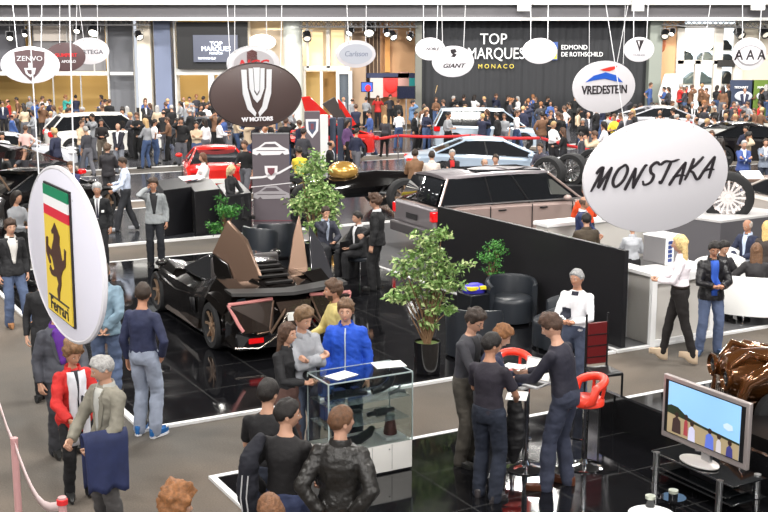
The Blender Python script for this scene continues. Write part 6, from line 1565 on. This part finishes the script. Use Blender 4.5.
# --- bar table group
WHO('dark haired man in glasses and a dark grey cardigan at the bar table', 474, 309, 1.78, 55, arms=('table', 'low'), top=('knit', s(60, 60, 66)), inner=s(30, 30, 34), pants=s(70, 66, 60), hair=('quiff', (.03, .018, .012), .020), glasses=True, head=(0, 24), lod=0, lean=6, skin=SKL)
WHO('ginger haired man in a navy jumper leaning over the bar table', 501, 325, 1.68, 95, arms=('table', 'table'), top=('knit', s(44, 48, 72)), pants=CHAR, hair=('quiff', (.20, .085, .03), .018), head=(0, 30), lod=0, lean=12, skin=SKL, shoes=s(200, 200, 200))
P = WHO('man in a black polo shirt, dark jeans and grey trainers, back turned, jacket over his arm', 490, 333, 1.76, 148, arms=('low', 'front'), top=('tee', s(40, 36, 46)), sleeve='short', pants=s(34, 44, 66), shoes=s(62, 58, 60), sole=s(200, 196, 186), hair=HD, head=(-30, 14), lod=0, skin=SK, hem=-.05)
sh, el, wr_, hk, sx = P['AR'][0]
mb = MB(); mb.tube([wr_ + V((0, .04, .05)), wr_ + V((-.02, .05, -.12)), wr_ + V((-.02, .06, -.38)), wr_ + V((.0, .05, -.58))], [.06, .10, .10, .05], 12, ell=.6, round_ends=True); me = remesh(mb, .013, 2, .016, 8, 8); link('carried_jacket', me, mat('carried_black', s(24, 23, 25), .6), P['root'])
P = WHO('man in a dark navy sweater and blue jeans standing right of the bar table, reading', 553, 314, 1.87, -122, w=1.16, arms=('table', 'table'), top=('knit', s(32, 31, 44)), pants=s(52, 60, 88), shoes=s(84, 48, 32), hair=('quiff', (.06, .03, .018), .018), head=(6, 26), lod=0, lean=11, legs='relax', skin=SKL)
q = P['AR'][0][2]; mb = MB(); mb.box((q.x + .04, q.y - .12, q.z + .05), (.15, .21, .004), M=Matrix.Rotation(0, 4, 'X')); w_o = mb.build('sheet', OFFW); w_o.matrix_world = Matrix.Translation(P['root'].location) @ Matrix.Rotation(R(-122), 4, 'Z') @ Matrix.Scale(1.87 / 1.75, 4); tag(w_o, 'white sheet held by the man in the navy sweater', 'paper')
P = WHO('grey haired man in a white sweater with a dark chest panel beside the partition', 578, 268, 1.74, -28, arms=('front', 'front'), top=('knit', s(232, 232, 236)), pants=s(72, 88, 122), hair=('short', (.30, .30, .30), .012), lod=0, head=(-12, 8), skin=SK, collar=True)
pl = lambda t, q: (-.10 + .12 * (q - .5), .16 + .12 * t)
g = MB(); g.grid(P['bvh'](pl, .005)); g.build('chest_panel', mat('panel_navy', s(34, 36, 50), .8), P['root'], sharp=180, solid=.004)
pl = lambda t, q: ((q - .5) * .09, .455 + .05 * t)
g = MB(); g.grid(P['bvh'](pl, .006)); g.build('neck_opening', mat('panel_navy', (0, 0, 0)), P['root'], sharp=180, solid=.004)
P = WHO('blonde woman in a white top, black trousers and wedge shoes leaning on the counter', 683, 235, 1.79, -105, arms=('front', 'front'), top=('shirt', s(236, 228, 234)), pants=s(28, 24, 24), shoes=s(206, 184, 158), hair=('long', s(214, 186, 130), .016), fem=True, heel=.09, lod=0, feet=[(-.05, -.20, .085, .1), (.08, .22, .085, 0)], belt=s(40, 30, 28), hem=.06, head=(0, 10), wr=.8, skin=SKL)
WHO('dark haired man in a black leather jacket, blue shirt and jeans looking at his phone', 714, 240, 1.72, 2, arms=('front', 'front'), top=('jacket', s(30, 29, 32)), leather=True, inner=s(40, 80, 170), pants=s(84, 108, 156), shoes=s(70, 90, 120), hair=HD, head=(-4, 26), lod=0, legs='wide', skin=SK, feet=[(-.15, -.02, .085, -.3), (.14, .02, .085, .3)])
# --- middle left
P = WHO('silver haired man in a black suit and tie with a white badge', 97, 183, 1.78, 6, arms=('down', 'down'), top=('suit', s(20, 21, 24)), inner=WHT, tie=(.03, .03, .05), pants=(.012, .012, .014), hair=('quiff', (.42, .42, .42), .018), lod=0, skin=SK)
pl = lambda t, q: (.10 + .05 * (q - .5), .22 + .05 * t)
g = MB(); g.grid(P['bvh'](pl, .012)); g.build('badge', WHITE, P['root'], sharp=180, solid=.004)
WHO('man in a pale blue shirt and dark trousers striding left on the black stand', 124, 157, 1.80, -72, arms=('front', 'low'), top=('shirt', s(206, 216, 236)), pants=s(52, 54, 62), shoes=s(190, 190, 195), hair=HB_, lod=0, legs='walk', z=.05, skin=SK, head=(0, 18))
P = WHO('man in a grey blazer and black shirt talking on the phone', 153, 178, 1.82, 10, arms=('phone', 'down'), top=('suit', s(140, 144, 146)), inner=(.02, .02, .022), pants=s(30, 34, 44), hair=('quiff', (.05, .03, .02), .02), lod=0, skin=SK, belt=(.2, .2, .2), open_=.085)
q = P['AR'][0][2]; mb = MB(); mb.box((q.x, q.y - .01, q.z + .11), (.02, .06, .12)); mb.build('phone', BLACK, P['root'])
WHO('man in a dark blue sweatshirt with folded arms beside the black sports car', 71, 161, 1.74, -6, arms=('cross', 'cross'), top=('knit', s(48, 52, 92)), pants=CHAR, hair=HBR, lod=1)
WHO('person with brown hair in a black jacket seen from behind left of the striding man', 107, 144, 1.76, 175, arms=('front', 'front'), top=('jacket', s(40, 38, 42)), pants=s(60, 60, 64), hair=('curly', (.10, .06, .035), .02), lod=1)
WHO('man in a beige gilet and pale jeans behind the black sports car', 81, 120, 1.74, 60, arms=('front', 'front'), top=('jacket', s(200, 178, 150)), pants=s(92, 110, 140), hair=HBR, lod=1, z=.03)
WHO('woman in a black top with dark trousers left of the white hooded woman', 101, 119, 1.72, 15, arms=('front', 'front'), top=('knit', s(26, 22, 24)), pants=s(92, 84, 74), hair=HD, lod=1, skin=SK, z=.03)
WHO('bald man in a dark suit with crossed hands by the grey coupe', 118, 123, 1.76, -10, arms=('clasp', 'clasp'), top=('suit', s(34, 34, 44)), inner=WHT, pants=s(120, 126, 140), hair=('bald', (.2, .15, .1), .008), lod=1, z=.03)
# --- seated group
ST = []
def SIT(label, px, py, rz, seat=.45, h=1.75, **k):
    top_z = (.52 + .53 + .135 + .13) * h / 1.75
    z = seat - .45
    g = G(px, py, top_z + z)
    sl_ = k.pop('stool', None)
    if sl_: pouf(V((g.x, g.y, 0)), (.52 - .10) * h / 1.75 + z, R(rz), sl_)
    return person(label, (g.x, g.y, z + .004), R(rz), h, legs='sit', **k)
SIT('man in a dark suit sitting with his hand at his chin by the tall bush', 325, 206, 25, arms=('chin', 'lap'), top=('suit', s(44, 46, 58)), inner=s(170, 180, 200), hair=HB_, pants=s(40, 42, 50), lod=0, head=(8, 15), seat=.48, stool='dark stool under the man resting his chin by the tall bush')
SIT('young man in a dark suit sitting cross legged behind the standing suited man', 359, 211, -55, arms=('lap', 'lap'), top=('suit', s(26, 26, 30)), inner=WHT, pants=BLK, hair=HD, lod=0, head=(-10, 10), seat=.48, stool='dark stool under the cross legged young man in the suit')
P_ = WHO('curly haired man in a black suit standing back to camera by the low black counter', 377, 195, 1.80, -105, arms=('low', 'down'), top=('suit', s(26, 26, 28)), inner=WHT, pants=s(24, 24, 26), hair=('curly', (.07, .035, .02), .024), lod=0, head=(-10, 8))
SIT('woman with long brown hair in a white top sitting at the black counter', 204, 153, -60, arms=('low', 'low'), top=('shirt', s(226, 222, 220)), pants=DDEN, hair=('long', (.12, .05, .025), .016), fem=True, lod=1, seat=.75, stool='dark stool under the long haired woman in white at the counter')
SIT('blonde woman in black seated at the white topped counter, head bent', 230, 165, 60, arms=('low', 'low'), top=('shirt', BLK), pants=BLK, hair=('bob', s(200, 180, 140), .016), fem=True, lod=1, head=(0, 30), seat=.75, stool='dark stool under the blonde woman in black at the counter')
# --- around the suv
WHO('dark haired man in a black shirt with red collar behind the grey vehicle roof', 452, 149, 1.74, 5, arms=('cross', 'cross'), top=('shirt', s(24, 22, 26)), inner=(.5, .02, .02), pants=BLK, hair=HG, lod=1)
WHO('man in a brown suede jacket seen from behind, left of the vehicle roof', 415, 149, 1.78, 178, arms=('front', 'front'), top=('jacket', s(128, 96, 70)), pants=DDEN, hair=HB_, lod=1)
WHO('man in a white shirt seen from behind next to the brown suede jacket', 432, 151, 1.74, 185, arms=('front', 'front'), top=('shirt', s(220, 206, 196)), pants=DDEN, hair=HB_, lod=1)
WHO('man with a shiny head beyond the panoramic roof', 484, 158, 1.72, 20, arms=('cross', 'cross'), top=('shirt', s(90, 86, 90)), hair=('bald', (.2, .15, .1), .008), lod=1)
WHO('man in a white shirt beyond the panoramic roof', 496, 154, 1.74, -20, arms=('cross', 'cross'), top=('shirt', s(225, 225, 228)), hair=HB_, lod=1)
WHO('dark haired man beside the leftmost display wheel', 541, 143, 1.74, -40, arms=('front', 'front'), top=('shirt', s(62, 60, 72)), hair=HB_, lod=1)
WHO('man in an orange sweater seen from behind beside the big round sign', 587, 184, 1.80, 190, arms=('front', 'front'), top=('knit', s(235, 84, 40)), pants=DDEN, hair=HB_, lod=1)
WHO('balding man in a navy suit at the end of the partition', 583, 196, 1.72, 70, arms=('low', 'low'), top=('suit', s(38, 48, 88)), inner=WHT, pants=NAVY, hair=('bald', (.10, .06, .04), .010), lod=1, skin=SK)
WHO('dark haired person in a brown jacket in front of the balding man', 587, 213, 1.68, 182, arms=('front', 'front'), top=('jacket', s(66, 56, 44)), pants=BLK, hair=HD, lod=1)
WHO('person in a glossy patterned blouse half hidden under the big round sign', 633, 222, 1.50, 170, arms=('front', 'front'), top=('shirt', s(176, 178, 184)), pants=BLK, hair=HG, lod=1, fem=True)
# --- right lounge
SIT('older man in a navy suit reading in the white armchair at right', 749, 219, -48, arms=('lap', 'lap'), top=('suit', s(36, 42, 66)), inner=s(190, 205, 230), pants=s(160, 170, 190), hair=('bald', (.40, .36, .33), .010), lod=0, head=(-5, 22), seat=.45, skin=SK)
SIT('dark haired man bending forward behind the leather jacket man', 723, 240, 20, arms=('lap', 'lap'), top=('suit', s(34, 32, 36)), pants=BLK, hair=HD, lod=1, head=(0, 25), seat=.45)
SIT('blonde woman in a dark top on the right edge of the lounge', 768, 222, 170, arms=('lap', 'lap'), top=('shirt', s(60, 52, 48)), hair=('long', s(216, 184, 120), .02), fem=True, lod=1, seat=.45)
SIT('person with brown hair in a black jacket leaning back in the white tub sofa', 757, 244, 165, arms=('lap', 'side'), top=('jacket', s(44, 42, 44)), pants=s(60, 58, 60), hair=('long', (.14, .07, .035), .018), lod=1, seat=.45, fem=True)
WHO('man in a blue suit with folded arms near the right edge, far back', 744, 140, 1.74, 5, arms=('cross', 'cross'), top=('suit', s(58, 78, 136)), inner=s(200, 210, 230), hair=HG, lod=1)
WHO('person in a grey suit cut by the right edge next to the blue suited man', 766, 138, 1.72, -10, arms=('cross', 'cross'), top=('suit', s(120, 128, 142)), inner=WHT, hair=HB_, lod=1, z=.0)
# --- far crowd: built once per pose, then copied with their own colours
def recolor(root, cols):
    for ch in root.children_recursive:
        n = ch.name.split('.')[0]
        c = cols.get(n)
        if c is not None:
            ch.material_slots[0].link = 'OBJECT'; ch.material_slots[0].material = c
TOPN = ('jacket', 'shirt', 'sweater', 't_shirt', 'hooded_sweatshirt')
PROTO = []
for k, (arms, legs, tp, hr, fem, inn, sl) in enumerate((
    (('down', 'down'), 'stand', 'suit', 'short', False, (.6, .6, .62), 'long'), (('front', 'front'), 'relax', 'shirt', 'short', False, None, 'long'),
    (('cross', 'cross'), 'stand', 'knit', 'short', False, None, 'long'), (('raise', 'raise'), 'stand', 'jacket', 'quiff', False, None, 'long'),
    (('front', 'down'), 'walk', 'shirt', 'short', False, None, 'roll'), (('down', 'front'), 'relax', 'knit', 'long', True, None, 'long'),
    (('phone', 'pocket'), 'stand', 'jacket', 'curly', False, None, 'long'), (('front', 'front'), 'stand', 'shirt', 'bob', True, None, 'long'),
    (('hip', 'down'), 'relax', 'tee', 'short', False, None, 'short'), (('clasp', 'clasp'), 'stand', 'suit', 'bald', False, (.6, .6, .65), 'long'))):
    P = person('p', (200 + k, 0, 0), 0, 1.75, arms=arms, legs=legs, top=(tp, (.1, .1, .1)), inner=inn, hair=(hr, (.03, .02, .01), .015), fem=fem, lod=2, prot=True, sleeve=sl, seed=k, head=(0, 12))
    PROTO.append((P['root'], tp, hr, fem))
TC = [('black', (18, 18, 20)), ('navy', (32, 36, 58)), ('charcoal', (52, 52, 58)), ('white', (222, 220, 222)), ('mid blue', (58, 84, 140)), ('grey', (136, 138, 142)), ('brown', (104, 74, 54)), ('beige', (188, 168, 142)),
      ('red', (176, 40, 38)), ('denim blue', (88, 116, 150)), ('purple', (96, 66, 108)), ('teal', (60, 160, 150)), ('yellow', (222, 196, 60)), ('pale pink', (214, 176, 170)), ('orange', (222, 110, 50)), ('dark green', (44, 70, 52))]
TCD = dict(TC)
HC = [('dark', (.014, .009, .007)), ('brown', (.07, .035, .02)), ('grey', (.30, .29, .28)), ('blond', (.45, .30, .14)), ('ginger', (.22, .09, .03))]
PC = [('dark', (24, 24, 28)), ('jeans', (58, 76, 110)), ('grey', (90, 90, 96)), ('black', (14, 14, 16))]
KIND = {'suit': 'suit', 'shirt': 'shirt', 'knit': 'sweater', 'jacket': 'jacket', 'tee': 't-shirt'}
rc_ = random.Random(5)
CL = {}
def far(px, py, top=None, pr=None, rz=None, pants=None, hair=None, h=None, z=.05, where='', note=None):
    pr = rc_.randrange(len(PROTO)) if pr is None else pr
    root, tp, hr, fem = PROTO[pr]
    tn = top or rc_.choices([t[0] for t in TC], [30, 14, 14, 8, 6, 7, 6, 3, 3, 5, 1, 1, 1, 1, 1, 1])[0]
    hn, hc = next(x for x in HC if x[0] == hair) if hair else rc_.choices(HC, [10, 8, 3, 2, 1])[0]
    pn, pc = next(x for x in PC if x[0] == pants) if pants else rc_.choice(PC)
    h = h or rc_.uniform(1.64, 1.84)
    rz = rc_.uniform(0, 360) if rz is None else rz
    g = G(px, py, h + z)
    c = dup(root, (g.x, g.y, z), R(rz), 'x', None, scale=h / 1.75)
    rg = rc_.uniform(.85, 1.15)
    tm = mat('far_top_' + tn, s(*TCD[tn]), .8); hm = mat('far_hair_' + hn, hc, .6); pm = mat('far_pants_' + pn, s(*pc), .85)
    cols = {n: tm for n in TOPN}; cols['hair'] = hm; cols['trousers'] = pm
    cols['body'] = mat('far_skin', (.42, .22, .14), .5) if rc_.random() < .8 else mat('far_skin_d', (.33, .18, .11), .5)
    recolor(c, cols)
    CL.setdefault(where, []).append((px, py, c, '%s-haired person in a %s %s' % (hn, tn, KIND[tp]) if hr != 'bald' else 'bald person in a %s %s' % (tn, KIND[tp]), note))
    return c
W1 = 'before the left ochre rooms'
for a in ((8, 99, 'red'), (17, 97, 'brown'), (24, 103, 'charcoal'), (12, 92, 'black'), (42, 103, 'brown'), (60, 106, 'black'), (76, 94, 'navy'), (88, 91, 'teal'), (104, 99, 'beige'), (121, 91, 'mid blue'), (145, 98, 'mid blue'), (157, 105, 'beige'), (166, 102, 'black'), (186, 102, 'grey'), (33, 110, 'grey'), (50, 99, 'navy')):
    far(a[0], a[1], a[2], where=W1, h=1.74)
W2 = 'below the dark screen'
for a in ((178, 118, 'brown'), (196, 94, 'charcoal'), (203, 96, 'black'), (211, 99, 'black'), (222, 110, 'brown'), (190, 108, 'black'), (181, 101, 'grey'), (236, 115, 'beige'), (205, 118, 'white'), (216, 104, 'navy'), (243, 108, 'charcoal')):
    far(a[0], a[1], a[2], where=W2)
W3 = 'left of the red sports car'
for a in ((86, 126, 'charcoal'), (146, 118, 'grey'), (154, 119, 'white'), (168, 117, 'brown'), (181, 117, 'black'), (196, 121, 'beige'), (63, 110, 'black'), (219, 117, 'white'), (55, 128, 'navy'), (25, 125, 'pale pink'), (127, 106, 'grey'), (137, 112, 'black'), (99, 108, 'black'), (71, 106, 'navy')):
    far(a[0], a[1], a[2], where=W3)
W4 = 'by the red raised car doors'
for a in ((247, 119, 'beige'), (256, 118, 'charcoal'), (266, 126, 'dark green'), (276, 118, 'black'), (291, 106, 'grey'), (345, 94, 'grey'), (352, 98, 'grey'), (330, 108, 'black'), (342, 105, 'black'), (285, 118, 'black'), (299, 120, 'navy'), (356, 104, 'navy')):
    far(a[0], a[1], a[2], where=W4)
W5 = 'behind the red ribbon'
for a in ((347, 119, 'purple', 5, 60, 'black'), (370, 110, 'mid blue', 4, -80, 'jeans'), (385, 115, 'charcoal', 5, 180, 'black', 'blond'), (399, 110, 'white', 1, 178, 'jeans'), (412, 100, 'denim blue', 6, 90, 'jeans'), (398, 99, 'black', 0, 170, 'black'), (366, 97, 'grey', 1, 160, 'dark'), (378, 94, 'red', 3, 0, 'dark'), (390, 94, 'charcoal', 8, 20, 'dark'),
          (436, 109, 'navy', 7, 20, 'jeans'), (447, 112, 'grey', 4, 120, 'dark'), (424, 104, 'brown', 1, 180, 'dark'), (428, 111, 'black', 0, 60, 'dark'), (456, 106, 'charcoal', 2, 0, 'dark')):
    far(a[0], a[1], a[2], a[3], a[4], a[5], a[6] if len(a) > 6 else None, where=W5)
W6 = 'before the dark curtain'
for a in ((436, 97, 'brown'), (460, 91, 'black'), (471, 91, 'white'), (490, 91, 'navy'), (503, 93, 'black'), (517, 96, 'white'), (529, 93, 'mid blue'), (534, 92, 'black'), (483, 105, 'brown'), (495, 106, 'red'), (450, 93, 'black'), (545, 110, 'black'), (556, 106, 'navy'), (512, 108, 'white'), (559, 112, 'black'), (575, 108, 'beige'), (588, 112, 'charcoal'), (570, 102, 'black'), (597, 106, 'black'), (636, 104, 'brown'), (643, 99, 'brown'), (618, 114, 'yellow'), (608, 112, 'grey'), (630, 112, 'charcoal'), (650, 108, 'black'),
          (541, 102, 'charcoal'), (480, 95, 'charcoal'), (523, 106, 'navy'), (466, 104, 'black'), (603, 104, 'navy')):
    far(a[0], a[1], a[2], where=W6)
W7 = 'below the bright window'
for i in range(34):
    px = 660 + (i % 12) * 9.4 + rc_.uniform(-3, 3); py = 100 + (i // 12) * 8 + rc_.uniform(-3, 3)
    far(px, py, where=W7, top=rc_.choice(['black', 'charcoal', 'brown', 'beige', 'red', 'brown', 'navy', 'black', 'grey', 'black']))
W8 = 'on the gallery, bright window'
for a in ((676, 73), (684, 71), (688, 78), (706, 82), (713, 86), (725, 84), (698, 84), (720, 80), (668, 86), (692, 88)):
    far(a[0], 79 + (a[1] % 7), rc_.choice(['black', 'charcoal', 'brown', 'mid blue', 'red']), where=W8, z=.62)
W9 = 'around the far right cars'
for a in ((566, 128, 'black'), (580, 132, 'charcoal'), (596, 131, 'beige'), (605, 121, 'white'), (700, 128, 'black'), (712, 130, 'charcoal'), (722, 138, 'brown'), (748, 132, 'beige'), (690, 122, 'grey'), (762, 122, 'black'), (735, 124, 'navy'), (553, 121, 'white'), (583, 118, 'black')):
    far(a[0], a[1], a[2], where=W9)
WA = 'between the left cars'
for a in ((40, 150, 'black'), (2, 132, 'white'), (25, 145, 'charcoal'), (245, 140, 'black'), (252, 133, 'navy'), (303, 128, 'charcoal'), (286, 150, 'black'), (310, 150, 'yellow'), (356, 128, 'navy'), (330, 140, 'black'), (15, 190, 'grey')):
    far(a[0], a[1], a[2], where=WA)
for i in range(46):
    px = 2 + i * 6.9 + rc_.uniform(-4, 4); py = rc_.uniform(96, 116)
    if 288 < px: continue
    far(px, py, where='in rows behind the left cars', top=rc_.choice(['black', 'black', 'black', 'charcoal', 'charcoal', 'navy', 'brown', 'grey', 'mid blue', 'beige', 'white']))
for i in range(30):
    px = 426 + i * 8 + rc_.uniform(-4, 4); py = rc_.uniform(94, 114)
    far(px, py, where='in rows below the gold lettering', top=rc_.choice(['black', 'black', 'black', 'charcoal', 'charcoal', 'navy', 'brown', 'grey', 'mid blue', 'beige', 'white']))
for i in range(10):
    far(664 + i * 7 + rc_.uniform(-3, 3), rc_.uniform(80, 87), where=W8, z=.62, top=rc_.choice(['black', 'charcoal', 'brown', 'navy']))
# keep visitors out of the cars, the walls and one another
from mathutils import Quaternion
def relax():
    boxes = []
    for o in COL.objects:
        if o.parent is None and o.get('category') in ('car', 'vehicle', 'counter', 'plinth', 'display stand', 'rack', 'pillar', 'sculpture', 'armchair') :
            Mi = Matrix.Translation(o.location) @ Matrix.Rotation(o.rotation_euler.z, 4, 'Z') @ Matrix.Scale(o.scale.x, 4)
            Mi = Mi.inverted(); lo = V((9e9,) * 3); hi = V((-9e9,) * 3)
            for ch in [o] + list(o.children):
                if ch.type != 'MESH': continue
                for c in ch.bound_box:
                    q = V(c) if ch is not o else V(c)
                    for i in range(3): lo[i] = min(lo[i], q[i]); hi[i] = max(hi[i], q[i])
            boxes.append((Mi, Mi.inverted(), lo, hi, o.scale.x))
    fx = [q[2] for L_ in CL.values() for q in L_]
    allp = [o for o in COL.objects if o.parent is None and o.get('category') == 'person']
    fs = set(o.name for o in fx)
    for it in range(14):
        for o in fx:
            if o.location.x > 150: continue
            for p in allp:
                if p is o: continue
                d = o.location - p.location; d.z = 0
                if d.length < .56:
                    if d.length < 1e-3: d = V((.01, 0, 0))
                    o.location = o.location + d.normalized() * (.57 - d.length) * (.5 if p.name in fs else 1)
            for Mi, M_, lo, hi, sc in boxes:
                q = Mi @ V((o.location.x, o.location.y, 0)); m = .27 / sc
                if lo.x - m < q.x < hi.x + m and lo.y - m < q.y < hi.y + m:
                    opts = [(q.x - lo.x + m, V((lo.x - m, q.y, 0))), (hi.x + m - q.x, V((hi.x + m, q.y, 0))), (q.y - lo.y + m, V((q.x, lo.y - m, 0))), (hi.y + m - q.y, V((q.x, hi.y + m, 0)))]
                    w = M_ @ min(opts, key=lambda a: a[0])[1]; o.location.x = w.x; o.location.y = w.y
            if o.location.y > YB - 1.4 and o.location.z < .6: o.location.y = YB - 1.4
            if o.location.z > .6: o.location.y = max(YB - 7.6, min(o.location.y, YB - 1.2)); o.location.x = max(13.5, min(19.7, o.location.x))
            elif o.location.x > 12.6: o.location.y = min(o.location.y, YB - 8.6)
relax()
for i, q in enumerate(CL[W8]):
    q[2].location.x = 13.7 + (i % 10) * .62 + (.3 if i // 10 else 0); q[2].location.y = YB - 2.2 - (i // 10) * 2.2 - (i % 3) * .6
CL[W8] = [(q[2].location.x / q[2].location.y,) + q[1:] for q in CL[W8]]
ORD = ['leftmost', 'second from left', 'third from left', 'fourth from left', 'fifth from left', 'sixth from left', 'seventh from left', 'eighth from left', 'ninth from left', 'tenth from left']
for wh, L_ in CL.items():
    L_.sort(key=lambda q: q[0]); seen = {}
    for q in L_: seen.setdefault(q[3], []).append(q)
    for q in L_:
        same = seen[q[3]]
        lab = q[3] + ' ' + wh
        if len(same) > 1: lab = q[3] + ', ' + (ORD[same.index(q)] if same.index(q) < 10 else ORD[min(9, len(same) - 1 - same.index(q))].replace('left', 'right')) + ' ' + wh
        q[2]['label'] = lab; q[2]['group'] = 'visitors ' + wh
for root, *_ in PROTO:
    for ch in list(root.children_recursive): bpy.data.objects.remove(ch)
    bpy.data.objects.remove(root)

SH = {'man in a black polo shirt, dark jeans and grey trainers, back turned, jacket over his arm': 'man in a black polo shirt and jeans, back turned, jacket over his arm',
 'grey haired man in a beige grey suit jacket with a dark blue coat over his arm': 'grey haired man in a beige grey jacket carrying a dark blue coat',
 'man in a faded denim jacket and blue jeans seen from behind, hands clasped at his back': 'man in a faded denim jacket and jeans, hands clasped behind his back',
 'young man in a black blazer over a white top, jeans and tan shoes at the left edge': 'young man in a black blazer, white top, jeans and tan shoes, left edge'}
for o in COL.objects:
    if o.parent is None and o.get('label'):
        if o['label'] in SH: o['label'] = SH[o['label']]
        if len(o['label'].split()) > 16: print('LONG', len(o['label'].split()), o['label'])
bpy.data.objects.remove(_tmp); bpy.data.scenes.remove(_ts)
